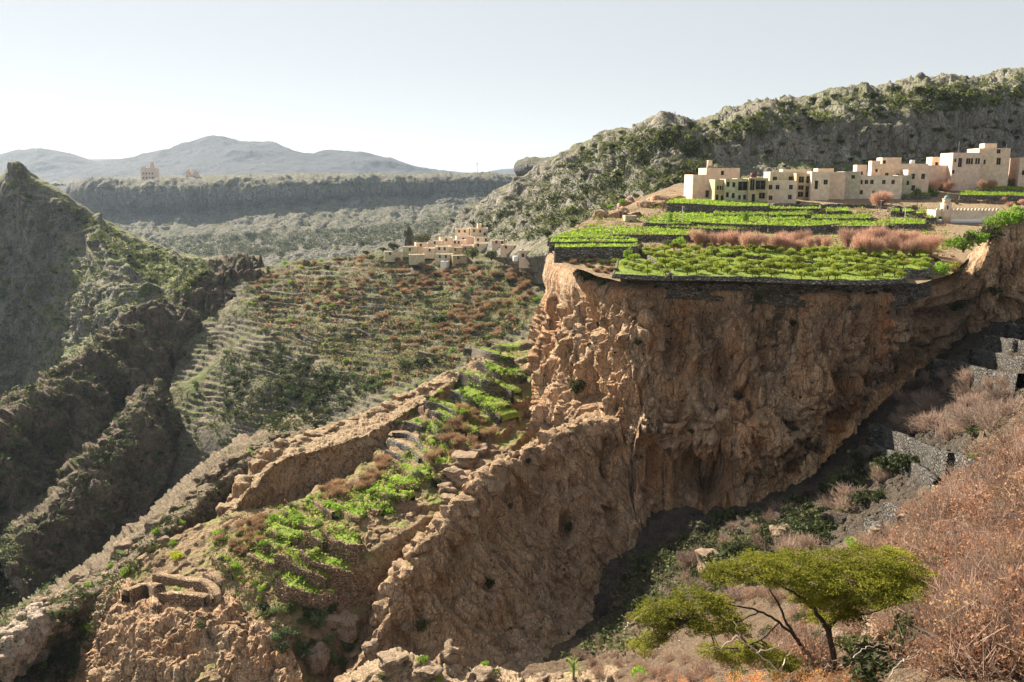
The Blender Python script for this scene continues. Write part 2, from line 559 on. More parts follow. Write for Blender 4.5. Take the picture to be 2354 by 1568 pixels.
# far mountains
g = patch([
    [(-500, 405, 7600), (0, 395, 7600), (1000, 408, 7600), (1700, 400, 7600)],
    [(-500, 350, 7000), (-200, 362, 7000), (60, 366, 7000), (400, 372, 7000), (900, 390, 7000), (1040, 398, 7000), (1110, 399, 7000), (1150, 394, 7000), (1185, 391, 7000), (1230, 400, 7000), (1400, 398, 7000), (1700, 380, 7000)],
    [(-500, 440, 6300), (0, 440, 6300), (1000, 436, 6300), (1700, 430, 6300)]], 300, 60)
terrain("mountain", rough(g, [('r', 500, 20, 4)]), M['mountain'], False)
g = patch([
    [(-500, 420, 6200), (0, 410, 6200), (500, 400, 6200), (1050, 425, 6200), (1300, 440, 6200)],
    [(-500, 380, 5000), (-250, 365, 5000), (-60, 366, 5000), (0, 359, 5000), (50, 348, 5000), (90, 347, 5000), (135, 353, 5000), (185, 367, 5000), (240, 380, 5000), (290, 374, 5000), (345, 358, 5000), (400, 342, 5000), (450, 329, 5000),
     (485, 321, 5000), (520, 322, 5000), (570, 327, 5000), (610, 335, 5000), (660, 348, 5000), (710, 358, 5000), (760, 354, 5000), (810, 353, 5000), (860, 360, 5000), (905, 368, 5000), (945, 384, 5000), (985, 397, 5000), (1050, 407, 5000), (1150, 424, 5000), (1300, 440, 5000)],
    [(-500, 420, 4500), (0, 410, 4500), (250, 410, 4500), (500, 390, 4500), (800, 400, 4500), (1000, 425, 4500), (1300, 445, 4500)],
    [(-500, 480, 3600), (0, 480, 3600), (500, 470, 3600), (1000, 470, 3600), (1300, 480, 3600)]], 420, 130)
terrain("mountain", rough(g, [('r', (420, 420, 300), 34, 5), ('f', 90, 8, 3)]), M['mountain'], False)

# mesa with its rim cliff
g = patch([
    [(60, 430, 3000), (400, 412, 3000), (700, 412, 3000), (1000, 411, 3000), (1450, 411, 3000)],
    [(150, 434, 2150), (300, 422, 2100), (450, 418, 2000), (700, 414, 2000), (1000, 413, 2000), (1450, 411, 2000)],
    [(168, 440, 1930), (182, 432, 1880), (300, 429, 1800), (450, 425, 1760), (600, 424, 1740), (800, 420, 1790), (1000, 418, 1850), (1190, 416, 1900), (1450, 414, 1950)],
    [(172, 462, 1915), (195, 475, 1850), (300, 498, 1765), (450, 496, 1735), (600, 482, 1715), (800, 462, 1765), (1000, 455, 1825), (1190, 446, 1880), (1450, 440, 1940)],
    [(150, 500, 1850), (195, 512, 1780), (300, 522, 1700), (450, 520, 1670), (600, 508, 1650), (800, 495, 1690), (1000, 486, 1740), (1190, 470, 1800), (1450, 460, 1850)],
    [(100, 580, 1550), (300, 580, 1480), (500, 575, 1420), (700, 565, 1380), (900, 545, 1400), (1080, 520, 1420), (1250, 505, 1500), (1450, 490, 1550)],
    [(60, 680, 1250), (300, 680, 1150), (500, 665, 1080), (700, 640, 1040), (900, 610, 1050), (1080, 580, 1100), (1250, 560, 1150), (1450, 540, 1200)],
    [(60, 800, 1000), (300, 800, 900), (500, 780, 820), (700, 740, 800), (900, 700, 800), (1080, 660, 850), (1450, 600, 950)]], 560, 300)
g = rough(g, [('rib', 22, 1.2, 8, 1.0), ('r', (160, 160, 220), 9, 5), ('r', (40, 40, 90), 6, 4), ('b', (22, 22, 36), 3, 0)])
terrain("mesa", g, M['mesa'])
g = patch([
    [(1193, 392, 1500), (1250, 372, 1500), (1420, 360, 1500)],
    [(1192, 378, 1180), (1205, 373, 1150), (1245, 371, 1120), (1290, 367, 1080), (1420, 364, 1000)],
    [(1190, 418, 1170), (1205, 422, 1140), (1245, 424, 1110), (1290, 420, 1070), (1420, 420, 990)],
    [(1120, 500, 1000), (1160, 500, 980), (1220, 500, 960), (1290, 500, 930), (1420, 500, 880)],
    [(1080, 600, 850), (1160, 600, 850), (1220, 600, 840), (1290, 600, 830), (1420, 600, 800)]], 120, 90)
terrain("mesa", rough(g, [('r', (60, 60, 120), 7, 4)]), M['mesa'])

# left hill
g = patch(steeper([
    [(-420, 520, 700), (-150, 500, 720), (40, 480, 740), (130, 500, 740), (200, 540, 740), (300, 590, 740), (400, 640, 740), (520, 660, 740), (600, 690, 740)],
    [(-420, 470, 560), (-150, 440, 560), (-40, 425, 560), (0, 407, 560), (14, 398, 560), (28, 384, 560), (44, 382, 560), (58, 394, 560), (70, 404, 560), (130, 440, 560), (200, 489, 565), (300, 540, 575), (400, 580, 585), (505, 603, 600), (600, 640, 620)],
    [(-420, 560, 520), (-150, 540, 520), (0, 490, 525), (60, 470, 530), (120, 480, 535), (175, 510, 545), (215, 540, 550), (300, 590, 550), (400, 635, 550), (500, 640, 565), (600, 680, 590)],
    [(-420, 700, 475), (-150, 680, 475), (0, 620, 485), (70, 600, 490), (130, 590, 500), (190, 560, 520), (250, 590, 510), (320, 640, 495), (400, 685, 490), (500, 690, 520), (600, 720, 560)],
    [(-420, 850, 430), (-150, 820, 430), (0, 720, 445), (90, 690, 450), (170, 660, 460), (240, 680, 455), (310, 700, 450), (380, 730, 450), (500, 740, 490), (600, 760, 530)],
    [(-420, 1050, 390), (-150, 1000, 390), (0, 900, 400), (100, 850, 405), (200, 820, 410), (300, 800, 415), (400, 800, 425), (500, 800, 450), (600, 810, 500)],
    [(-420, 1250, 360), (-150, 1200, 360), (0, 1080, 370), (100, 1000, 375), (200, 950, 380), (300, 920, 385), (400, 880, 400), (500, 860, 430), (600, 860, 480)]], 1, [140, 215, 270], [0.42, 0.7, 1.2]), 420, 330)
g = rough(g, [('rib', 9, 1.2, 14, -2.0), ('r', (60, 60, 110), 4, 4), ('r', (22, 22, 40), 4.5, 4), ('b', (11, 11, 18), 1.8, 3), ('b', (4, 4, 6), 0.8, 0)], np.clip((np.linspace(0, 1, 330) - 0.08) / 0.15, 0.22, 1))
terrain("hill", g, M['left_hill'])

# right hill behind the village
g = patch([
    [(2700, 260, 800), (2000, 330, 760), (1510, 380, 720), (1290, 420, 720), (1120, 520, 730), (1000, 560, 740)],
    [(2700, 120, 520), (2450, 155, 520), (2354, 172, 520), (2325, 175, 518), (2290, 186, 515), (2200, 196, 510), (2130, 203, 508), (2060, 211, 505), (1980, 222, 502), (1900, 230, 500), (1800, 247, 495), (1700, 272, 490), (1640, 286, 485), (1560, 300, 480), (1535, 301, 474), (1515, 291, 468), (1498, 294, 468), (1482, 307, 475), (1410, 314, 480), (1375, 328, 485), (1340, 346, 490), (1290, 371, 500), (1200, 425, 520), (1120, 480, 540), (1060, 522, 560), (1000, 555, 580)],
    [(2700, 200, 365), (2354, 236, 360), (2200, 256, 356), (2000, 282, 352), (1900, 294, 350), (1800, 306, 348), (1640, 332, 348), (1520, 338, 352), (1410, 385, 400), (1290, 440, 440), (1200, 480, 470), (1120, 515, 500), (1000, 565, 550)],
    [(2700, 300, 354), (2354, 325, 350), (2200, 330, 347), (2000, 338, 343), (1900, 344, 341), (1800, 350, 338), (1640, 364, 336), (1520, 378, 338), (1410, 425, 370), (1290, 485, 395), (1200, 520, 430), (1120, 540, 460), (1000, 575, 520)],
    [(2700, 400, 340), (2354, 404, 336), (2200, 400, 334), (2000, 396, 330), (1900, 400, 328), (1800, 402, 325), (1640, 412, 320), (1520, 434, 318), (1410, 468, 335), (1290, 520, 355), (1200, 548, 390), (1120, 558, 420), (1000, 585, 490)],
    [(2700, 447, 300), (2200, 450, 296), (1800, 458, 288), (1640, 468, 284), (1520, 492, 287), (1400, 545, 300), (1300, 575, 310), (1220, 590, 330), (1120, 588, 385), (1000, 600, 450)],
    [(2700, 480, 250), (2200, 480, 250), (1800, 500, 240), (1640, 520, 240), (1520, 560, 250), (1400, 610, 265), (1300, 650, 300), (1220, 650, 345), (1120, 625, 400), (1000, 640, 450)]], 620, 330)
g = rough(g, [('rib', 12, 1.0, 7, 1.0), ('r', (50, 50, 75), 5, 5), ('r', (15, 15, 26), 3.4, 4), ('b', (8, 8, 11), 1.3, 3), ('b', (2.8, 2.8, 4), 0.5, 0)], np.clip((0.92 - np.linspace(0, 1, 330)) / 0.3, 0.1, 1) * np.clip((np.linspace(0, 1, 330) - 0.16) / 0.2, 0.12, 1))
terrain("hill", g, M['right_hill'])

# terraced valley side below the lower village
VALLEY = patch([
    [(420, 720, 520), (560, 690, 500), (700, 680, 490), (850, 665, 470), (1000, 640, 450), (1130, 615, 440), (1300, 580, 400), (1420, 600, 360)],
    [(440, 660, 430), (500, 622, 430), (560, 614, 420), (700, 600, 410), (850, 588, 405), (1000, 587, 395), (1130, 590, 380), (1300, 605, 350), (1420, 620, 330)],
    [(420, 710, 395), (560, 690, 375), (700, 680, 368), (850, 668, 362), (1000, 670, 352), (1130, 675, 340), (1300, 690, 315), (1420, 700, 300)],
    [(410, 800, 360), (560, 785, 342), (700, 770, 334), (850, 760, 328), (1000, 760, 320), (1130, 765, 310), (1300, 775, 292), (1420, 780, 280)],
    [(390, 900, 330), (520, 890, 318), (640, 868, 310), (760, 862, 304), (880, 852, 298), (1000, 845, 290), (1120, 840, 282), (1300, 850, 268), (1420, 850, 262)],
    [(375, 1010, 308), (500, 985, 300), (620, 965, 294), (700, 955, 290), (800, 930, 283), (950, 900, 274), (1060, 880, 266), (1300, 920, 252), (1420, 920, 248)],
    [(350, 1150, 292), (480, 1120, 284), (600, 1080, 278), (700, 1040, 274), (800, 1000, 268), (950, 960, 260), (1060, 940, 254), (1300, 980, 244), (1420, 980, 240)]], 640, 420)
nrm = fbm(VALLEY / 28, 3)
VALLEY = VALLEY + np.stack([nrm * 0, nrm * 0, 3.0 * nrm], -1)
g = VALLEY.copy()
wig = 1.6 * fbm(VALLEY / 16, 3) + 0.5 * fbm(VALLEY / 4, 2)
tz = steps(g[..., 2] + wig, 1.55, 0.24) - wig
amt = np.clip(fbm(VALLEY / np.array([26, 26, 20]) + 5, 3) * 4 + 1.5, 0, 1)
g[..., 2] = g[..., 2] * (1 - amt) + tz * amt
g = rough(g, [('f', 3.0, 0.28, 3)])
terrain("terraced_hillside", g, M['valley'])

# dark ravine flank running down to the lower left
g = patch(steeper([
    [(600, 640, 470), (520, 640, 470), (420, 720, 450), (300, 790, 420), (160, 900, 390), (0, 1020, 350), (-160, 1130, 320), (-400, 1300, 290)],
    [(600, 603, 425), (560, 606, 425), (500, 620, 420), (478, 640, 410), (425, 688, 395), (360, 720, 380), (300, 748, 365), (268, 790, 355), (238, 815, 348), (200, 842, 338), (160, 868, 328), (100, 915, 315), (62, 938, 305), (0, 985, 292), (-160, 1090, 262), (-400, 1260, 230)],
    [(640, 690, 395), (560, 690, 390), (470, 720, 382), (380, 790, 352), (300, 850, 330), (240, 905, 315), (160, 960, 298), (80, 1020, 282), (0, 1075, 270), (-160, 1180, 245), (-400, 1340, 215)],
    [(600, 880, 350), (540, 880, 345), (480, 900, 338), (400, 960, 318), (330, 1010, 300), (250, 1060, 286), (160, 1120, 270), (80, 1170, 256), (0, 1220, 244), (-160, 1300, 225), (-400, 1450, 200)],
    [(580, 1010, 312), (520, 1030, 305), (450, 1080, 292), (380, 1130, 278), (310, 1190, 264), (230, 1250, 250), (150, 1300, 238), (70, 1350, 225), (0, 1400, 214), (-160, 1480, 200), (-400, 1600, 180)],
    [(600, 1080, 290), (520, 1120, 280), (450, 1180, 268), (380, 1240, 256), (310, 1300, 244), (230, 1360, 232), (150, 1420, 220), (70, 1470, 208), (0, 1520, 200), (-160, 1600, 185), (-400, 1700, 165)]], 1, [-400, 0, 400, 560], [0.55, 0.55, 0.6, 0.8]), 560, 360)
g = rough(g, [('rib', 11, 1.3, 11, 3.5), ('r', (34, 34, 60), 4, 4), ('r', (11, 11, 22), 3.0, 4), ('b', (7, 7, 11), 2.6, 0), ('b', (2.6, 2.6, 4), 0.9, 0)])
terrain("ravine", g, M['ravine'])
# two peaked side ridges inside the ravine
def ridge(name, crest, fl, fr, mat, nu, nv, amp=1.0):
    g = patch([fl, crest, fr], nu, nv)
    terrain(name, rough(g, [('r', (16, 16, 26), 2.6 * amp, 5), ('b', (6, 6, 9), 2.0 * amp, 3), ('b', (2.2, 2.2, 3), 0.7, 0)]), mat)
ridge("ridge", [(375, 880, 323), (330, 900, 315), (316, 918, 306), (285, 960, 298), (240, 1014, 288), (210, 1070, 278), (150, 1140, 266), (80, 1230, 250)],
      [(360, 930, 348), (300, 960, 338), (260, 1000, 328), (220, 1030, 323), (190, 1060, 318), (150, 1100, 308), (110, 1140, 298), (60, 1220, 288)],
      [(420, 1010, 306), (400, 1060, 298), (370, 1120, 288), (330, 1180, 276), (290, 1230, 268), (240, 1290, 258), (190, 1330, 248), (120, 1390, 234)], M['ravine'], 200, 130)
ridge("ridge", [(238, 1016, 290), (222, 1040, 280), (198, 1064, 273), (165, 1110, 264), (120, 1160, 256), (60, 1210, 246), (0, 1290, 232)],
      [(200, 1010, 318), (170, 1030, 310), (140, 1060, 303), (110, 1100, 293), (70, 1140, 284), (20, 1190, 274), (-40, 1250, 264)],
      [(300, 1120, 284), (285, 1170, 272), (260, 1220, 264), (220, 1270, 254), (170, 1320, 244), (110, 1370, 234), (40, 1430, 218)], M['ravine'], 160, 110)

# rubble rib
g = patch([
    [(720, 960, 300), (600, 1000, 295), (450, 1100, 280), (310, 1220, 265), (200, 1310, 250), (100, 1380, 240), (0, 1450, 225), (-200, 1560, 200)],
    [(720, 985, 240), (690, 978, 240), (600, 1010, 232), (560, 1032, 226), (480, 1090, 216), (430, 1140, 206), (360, 1195, 196), (300, 1250, 186), (245, 1300, 178), (200, 1332, 172), (150, 1362, 166), (110, 1386, 162), (40, 1425, 155), (0, 1452, 150), (-200, 1560, 130)],
    [(720, 1080, 222), (640, 1090, 214), (560, 1130, 204), (480, 1190, 194), (400, 1260, 182), (330, 1320, 172), (260, 1380, 163), (190, 1430, 156), (110, 1480, 149), (40, 1530, 142), (-200, 1640, 122)],
    [(720, 1230, 200), (640, 1240, 194), (560, 1270, 186), (480, 1310, 178), (400, 1370, 168), (330, 1440, 158), (260, 1520, 148), (180, 1600, 140), (60, 1680, 130), (-200, 1760, 112)]], 460, 240)
g = rough(g, [('r', (18, 18, 22), 3.4, 5), ('b', (4.5, 4.5, 5), 1.1, 4), ('b', 1.6, 0.55, 3)], np.clip(np.abs(np.linspace(0, 1, 240) - 0.13) / 0.1, 0.35, 1))
terrain("ridge", g, M['rib'])

# rock fin
FIN = patch([
    [(1080, 880, 240), (1000, 900, 235), (900, 960, 225), (800, 1000, 212), (700, 1040, 203), (620, 1080, 195), (540, 1150, 180), (470, 1240, 165)],
    [(1060, 850, 208), (1030, 853, 205), (960, 890, 200), (900, 920, 195), (840, 945, 189), (780, 965, 184), (700, 992, 178), (660, 1008, 174), (620, 1032, 170), (585, 1070, 165), (560, 1100, 160), (530, 1140, 156), (508, 1165, 152), (480, 1210, 147)],
    [(1050, 878, 198), (1022, 891, 193), (960, 927, 188), (910, 962, 181), (850, 992, 174), (790, 1012, 170), (720, 1034, 165), (670, 1046, 162), (630, 1068, 158), (598, 1098, 154), (575, 1124, 151), (545, 1156, 149), (525, 1178, 147), (490, 1220, 144)],
    [(1042, 920, 196), (1012, 945, 191), (958, 985, 186), (912, 1025, 178), (868, 1062, 171.5), (808, 1092, 167.5), (740, 1122, 162), (690, 1142, 159), (640, 1156, 155.5), (600, 1176, 152), (570, 1190, 149.5), (535, 1202, 148), (515, 1212, 146.5), (488, 1230, 143.5)],
    [(1040, 980, 192), (1000, 1020, 186), (950, 1060, 180), (900, 1100, 172), (860, 1140, 166), (800, 1180, 160), (740, 1210, 154), (690, 1220, 152), (640, 1240, 150), (600, 1250, 147), (560, 1260, 145), (520, 1270, 144), (490, 1280, 142), (470, 1290, 140)]], 420, 190, lin=0.9)
g = rough(FIN, [('f', (12, 12, 30), 1.0, 3), ('l', (4.5, 4.5, 18), 0.9, 4), ('b', (2.2, 2.2, 5), 0.45, 3), ('b', 1, 0.18, 2)], np.clip(np.abs(np.linspace(0, 1, 190) - 0.22) / 0.15, 0.7, 1))
terrain("ridge", g, M['fin'])

# terraced spur and its end cliff
SPUR = patch([
    [(1230, 770, 240), (1120, 800, 228), (1040, 862, 208), (1000, 905, 196), (920, 970, 182), (850, 1060, 168), (740, 1120, 158), (600, 1170, 150), (500, 1196, 147), (430, 1228, 144), (380, 1252, 142), (330, 1280, 141), (290, 1310, 140), (255, 1350, 139), (243, 1390, 139), (228, 1430, 139), (170, 1560, 139)],
    [(1230, 850, 215), (1140, 870, 203), (1080, 920, 190), (1030, 970, 178), (950, 1040, 166), (880, 1100, 155), (780, 1150, 147), (660, 1200, 140), (560, 1225, 138), (480, 1260, 137), (420, 1290, 136), (370, 1320, 135), (330, 1350, 134), (300, 1375, 133), (280, 1400, 133), (262, 1430, 132), (200, 1560, 131)],
    [(1230, 960, 190), (1150, 980, 178), (1110, 1010, 170), (1060, 1050, 160), (1000, 1090, 152), (920, 1130, 146), (840, 1170, 140), (740, 1230, 134), (650, 1270, 130), (570, 1300, 129), (500, 1330, 128), (440, 1360, 127), (400, 1390, 126), (370, 1420, 125), (340, 1450, 124), (300, 1490, 123), (230, 1570, 122)],
    [(1230, 1060, 168), (1170, 1070, 160), (1120, 1100, 153), (1060, 1130, 147), (1010, 1160, 142), (960, 1200, 136), (890, 1250, 131), (800, 1310, 126), (720, 1360, 122), (640, 1395, 120), (580, 1420, 120), (520, 1440, 119), (470, 1460, 118), (430, 1490, 117), (390, 1520, 116), (340, 1560, 115), (260, 1620, 114)],
    [(1230, 1160, 155), (1170, 1180, 150), (1120, 1210, 146), (1060, 1240, 142), (1010, 1270, 138), (960, 1310, 133), (900, 1360, 128), (840, 1400, 124), (780, 1440, 120), (720, 1470, 117), (660, 1500, 114), (600, 1525, 112), (540, 1550, 110), (480, 1580, 108), (420, 1610, 107), (350, 1650, 106), (280, 1700, 106)],
    [(1230, 1320, 150), (1170, 1340, 146), (1120, 1370, 142), (1060, 1400, 138), (1010, 1430, 134), (960, 1460, 130), (900, 1500, 125), (840, 1560, 120), (780, 1600, 115), (720, 1640, 110), (660, 1680, 107), (600, 1720, 104), (540, 1750, 102), (480, 1780, 100), (420, 1800, 99), (350, 1830, 99), (280, 1860, 99)]], 620, 420)
g = SPUR.copy()
wig = 0.5 * fbm(SPUR / 7, 2)
tz = steps(g[..., 2] + wig, 1.5, 0.2) - wig
px_, py_ = proj(SPUR)
amt = np.clip((px_ - 560) / 80, 0, 1) * np.clip((1215 + 0.0 * px_ - py_) / 50, 0, 1) * 0.9
g[..., 2] = g[..., 2] * (1 - amt) + tz * amt
g = rough(g, [('r', (9, 9, 12), 0.9, 4), ('b', (2.6, 2.6, 3), 0.3, 4), ('f', 0.9, 0.15, 2)])
terrain("terraced_spur", g, M['spur'])
# cliff at the spur's end
g = patch([
    [(640, 1400, 124), (560, 1370, 127), (500, 1352, 129), (400, 1362, 130), (330, 1362, 132), (280, 1340, 136), (250, 1352, 139), (232, 1420, 141), (190, 1540, 143)],
    [(640, 1425, 119), (560, 1405, 121), (500, 1392, 122), (400, 1395, 123), (330, 1400, 124), (285, 1385, 127), (258, 1378, 131), (236, 1430, 137), (188, 1545, 141)],
    [(660, 1470, 114), (590, 1460, 115), (520, 1450, 116), (420, 1450, 117), (340, 1452, 118), (285, 1450, 121), (250, 1445, 126), (225, 1470, 133), (180, 1560, 139)],
    [(700, 1560, 108), (620, 1555, 109), (540, 1545, 110), (430, 1545, 111), (340, 1550, 112), (270, 1550, 115), (225, 1545, 121), (195, 1560, 129), (160, 1610, 137)],
    [(700, 1750, 103), (620, 1750, 103), (540, 1750, 104), (430, 1750, 104), (330, 1750, 106), (240, 1750, 109), (180, 1750, 115), (150, 1750, 123), (120, 1750, 131)]], 380, 260)
g = rough(g, [('r', (9, 9, 17), 2.0, 4), ('l', (4, 4, 14), 1.0, 4), ('b', (2.2, 2.2, 3.6), 0.55, 4), ('b', 0.9, 0.2, 2)])
terrain("cliff", g, M['cliff'])

# plateau: gently tilted, seen at a grazing angle
def PD(y):
    return 32.5 / ((np.asarray(y, float) - HY) / 2038.6 + 0.1115)
def PP(x, y):
    return P(x, y, PD(y))
PLAT = patch([[(x, y, float(PD(y))) for x in xsr] for y, xsr in (
    (418, (1560, 1700, 2000, 2300, 2700)), (440, (1500, 1700, 2000, 2300, 2700)), (470, (1440, 1600, 1900, 2200, 2700)), (510, (1330, 1500, 1800, 2200, 2330)),
    (550, (1262, 1400, 1700, 2150, 2260)), (590, (1278, 1400, 1700, 2100, 2225)), (625, (1365, 1440, 1700, 2100, 2185)), (646, (1440, 1490, 1800, 2050, 2110)))], 300, 160)
g = rough(PLAT, [('f', 7, 0.35, 3), ('f', 1.5, 0.1, 2)])
g[..., 2] -= 0.45
terrain("plateau", g, M['plateau'])

# main cliff under the plateau
g = patch([
    [(1262, 575, 215), (1300, 600, 196), (1360, 615, 176), (1440, 630, 158), (1560, 625, 155), (1800, 635, 152), (2080, 640, 155), (2190, 610, 166), (2250, 560, 165), (2300, 500, 164), (2370, 478, 163), (2600, 450, 168)],
    [(1252, 592, 208), (1282, 606, 192), (1345, 634, 165), (1432, 650, 150), (1560, 648, 147), (1800, 658, 145), (2080, 658, 149), (2185, 640, 157), (2245, 590, 154), (2290, 520, 152), (2370, 490, 153), (2600, 460, 160)],
    [(1238, 660, 205), (1262, 668, 190), (1330, 680, 163), (1425, 690, 147.5), (1560, 690, 145), (1800, 700, 143), (2075, 705, 147), (2185, 690, 154), (2255, 650, 152), (2310, 610, 150), (2400, 580, 151), (2600, 560, 157)],
    [(1206, 760, 201), (1238, 760, 186), (1325, 765, 160), (1422, 768, 145), (1560, 770, 142.5), (1800, 775, 140), (2060, 778, 145), (2170, 745, 153), (2245, 710, 152), (2310, 690, 150), (2400, 670, 150.5), (2600, 660, 155)],
    [(1194, 880, 198), (1228, 882, 182), (1322, 880, 157), (1420, 880, 142), (1560, 885, 140), (1790, 888, 137), (1990, 882, 143), (2090, 842, 149), (2190, 790, 153), (2290, 745, 151), (2400, 735, 151), (2600, 735, 155)],
    [(1182, 1000, 193), (1215, 1005, 178), (1320, 1000, 154), (1418, 1000, 139), (1550, 1000, 137), (1760, 1010, 134), (1930, 985, 141), (2020, 925, 147), (2130, 855, 151), (2270, 790, 152), (2400, 780, 152), (2600, 780, 156)],
    [(1166, 1090, 188), (1200, 1100, 173), (1310, 1110, 152), (1415, 1110, 140), (1545, 1100, 140), (1730, 1115, 139), (1870, 1085, 146), (1970, 1005, 152), (2090, 910, 153), (2260, 830, 152), (2400, 820, 154), (2600, 820, 158)],
    [(1150, 1200, 184), (1190, 1220, 170), (1300, 1260, 150), (1420, 1270, 138), (1560, 1230, 137), (1730, 1200, 138), (1850, 1160, 145), (1950, 1080, 152), (2070, 980, 158), (2260, 900, 158), (2400, 890, 160), (2600, 880, 162)]], 760, 520)
def carve(g, n, spots_):
    """hollow out caves and grooves, or swell bulges, round given rock faces."""
    x, y = proj(g)
    a = np.zeros(g.shape[:2])
    for cx, cy, rx, ry, dep in spots_:
        k = np.argmin((x - cx) ** 2 + (y - cy) ** 2)
        c = g.reshape(-1, 3)[k]
        s = c[1] / F
        q = g - c
        r2 = (q[..., 0] ** 2 + 0.35 * q[..., 1] ** 2) / (rx * s) ** 2 + q[..., 2] ** 2 / (ry * s) ** 2
        r2 = r2 * (1 + 0.9 * fbm(g / 3.0 + cx, 2))
        a -= dep * np.exp(-np.clip(r2, 0, 30) ** (1.5 if dep > 0 else 1.0))
    return a
def cliffy(g, k=1.0):
    n = normals(g)
    bv, bk = blocks(g / np.array([4.2, 4.2, 7.0]))
    cv, ck = blocks(g / np.array([1.5, 1.5, 2.3]))
    a = 3.0 * fbm(g / np.array([19, 19, 24]), 3) - 5.0 * ridged(g / np.array([13, 13, 60]), 4) - 1.3 * ridged(g / np.array([5, 5, 22]) + 7, 3) + 1.0 * ridged(g / np.array([3.0, 3.0, 9]), 3) + 0.3 * fbm(g / np.array([1.0, 1.0, 1.7]), 3)
    a = a + 1.25 * bv * np.clip(bk * 5, 0, 1) - 0.9 * np.clip(1 - bk * 7, 0, 1) + 0.38 * cv * np.clip(ck * 5, 0, 1) - 0.25 * np.clip(1 - ck * 6, 0, 1)
    d = pits(g / np.array([5.2, 5.2, 6.5]))
    hole = np.clip(1 - d / 0.36, 0, 1)
    m = np.clip(fbm(g / 16 + 9, 2) * 3 + 0.3, 0, 1)
    d2 = pits(g / np.array([1.9, 1.9, 2.7]) + 4)
    a = a - 3.2 * hole * m - 0.8 * np.clip(1 - d2 / 0.36, 0, 1)
    a = a + 1.6 * carve(g, n, [(1325, 885, 30, 38, 6), (1305, 915, 18, 24, 3), (1590, 985, 34, 20, 5), (1660, 1015, 20, 42, 4.5), (1425, 1120, 20, 130, 7), (1432, 1010, 12, 60, 3), (1700, 895, 18, 9, 2.5),
        (1375, 750, 8, 15, 2), (1354, 796, 7, 15, 2), (1500, 1060, 14, 40, 2), (1322, 760, 10, 120, 2.2), (1262, 800, 10, 170, 2), (1985, 905, 18, 60, 3), (2080, 715, 40, 18, 2.5), (1640, 1120, 60, 26, 5),
        (1480, 930, 12, 28, 1.8), (1780, 835, 14, 9, 1.6), (1828, 985, 12, 13, 2), (1920, 830, 12, 80, 2), (1545, 800, 12, 60, 1.6), (1655, 830, 12, 70, 1.6), (2160, 700, 30, 40, 3), (1800, 690, 60, 14, 1.2),
        (1460, 760, 55, 100, -2.4), (1790, 1050, 85, 80, -3.2), (1700, 760, 80, 60, -1.4), (1890, 900, 60, 110, -2.4), (1560, 900, 50, 90, -1.8), (1290, 960, 30, 60, -1.2)])
    f = np.clip((np.linspace(0, 1, g.shape[0]) - 0.10) / 0.14, 0.12, 1)[:, None]
    return g + n * (k * a * f)[..., None]
terrain("cliff", cliffy(g), M['cliff'])

# leaning slab in front of the cliff
SLAB = patch([
    [(1420, 930, 165), (1340, 960, 160), (1220, 1030, 158), (1100, 1120, 152), (1000, 1220, 146), (940, 1300, 141), (890, 1390, 136), (840, 1470, 130), (780, 1560, 124), (700, 1680, 116)],
    [(1420, 945, 147), (1350, 955, 148), (1300, 972, 147), (1230, 1015, 145), (1160, 1060, 142), (1080, 1132, 136), (1000, 1203, 130), (940, 1285, 125), (900, 1360, 121), (862, 1432, 118), (792, 1530, 112), (700, 1640, 104)],
    [(1440, 1040, 146), (1385, 1050, 145.5), (1330, 1070, 144), (1270, 1110, 142), (1200, 1160, 139), (1130, 1220, 134), (1060, 1290, 128), (1000, 1360, 123.5), (960, 1420, 120), (910, 1490, 116), (850, 1570, 110), (760, 1680, 102)],
    [(1450, 1150, 143), (1430, 1170, 142.5), (1390, 1200, 141), (1340, 1250, 139), (1290, 1310, 136), (1230, 1370, 131.5), (1160, 1430, 126), (1110, 1470, 122), (1070, 1500, 118.5), (1010, 1550, 114), (950, 1620, 108), (860, 1720, 100)],
    [(1500, 1280, 139), (1490, 1300, 138), (1470, 1340, 137), (1440, 1390, 135), (1400, 1440, 131), (1340, 1490, 126.5), (1270, 1530, 121.5), (1220, 1560, 118.5), (1160, 1600, 115), (1100, 1650, 110.5), (1050, 1700, 105), (980, 1800, 97)],
    [(1540, 1400, 136), (1530, 1430, 135), (1510, 1470, 134), (1490, 1520, 131), (1450, 1570, 127), (1400, 1620, 123), (1330, 1660, 118), (1280, 1690, 115), (1220, 1740, 111), (1160, 1790, 107), (1110, 1840, 102), (1040, 1940, 94)]], 460, 360)
n = normals(SLAB)
dirq = SLAB @ np.array([[0.80, 0.0, 0.6], [0.0, 1.0, 0.0], [-0.6, 0, 0.8]]).T
bv, bk = blocks(dirq / np.array([2.6, 2.6, 9]))
cv, ck = blocks(dirq / np.array([1.0, 1.0, 2.6]))
a = 2.6 * fbm(SLAB / 15, 3) - 1.3 * ridged(dirq / np.array([6, 6, 40]), 4) + 0.8 * ridged(dirq / np.array([2.0, 2.0, 18]), 3)
a = a + 0.7 * bv * np.clip(bk * 5, 0, 1) - 0.5 * np.clip(1 - bk * 7, 0, 1) + 0.25 * cv * np.clip(ck * 5, 0, 1)
d2 = pits(SLAB / np.array([5, 5, 7]) + 2)
a = a - 2.2 * np.clip(1 - d2 / 0.3, 0, 1) + carve(SLAB, n, [(1310, 1215, 16, 34, 3), (1400, 1060, 16, 60, 3), (1125, 1345, 14, 30, 2.5), (1215, 1065, 10, 24, 1.5), (1240, 1300, 10, 60, 1.5), (1330, 1060, 40, 50, -1.5)])
a = a * np.clip(np.abs(np.linspace(0, 1, 360) - 0.075) / 0.09, 0.6, 1)[:, None]
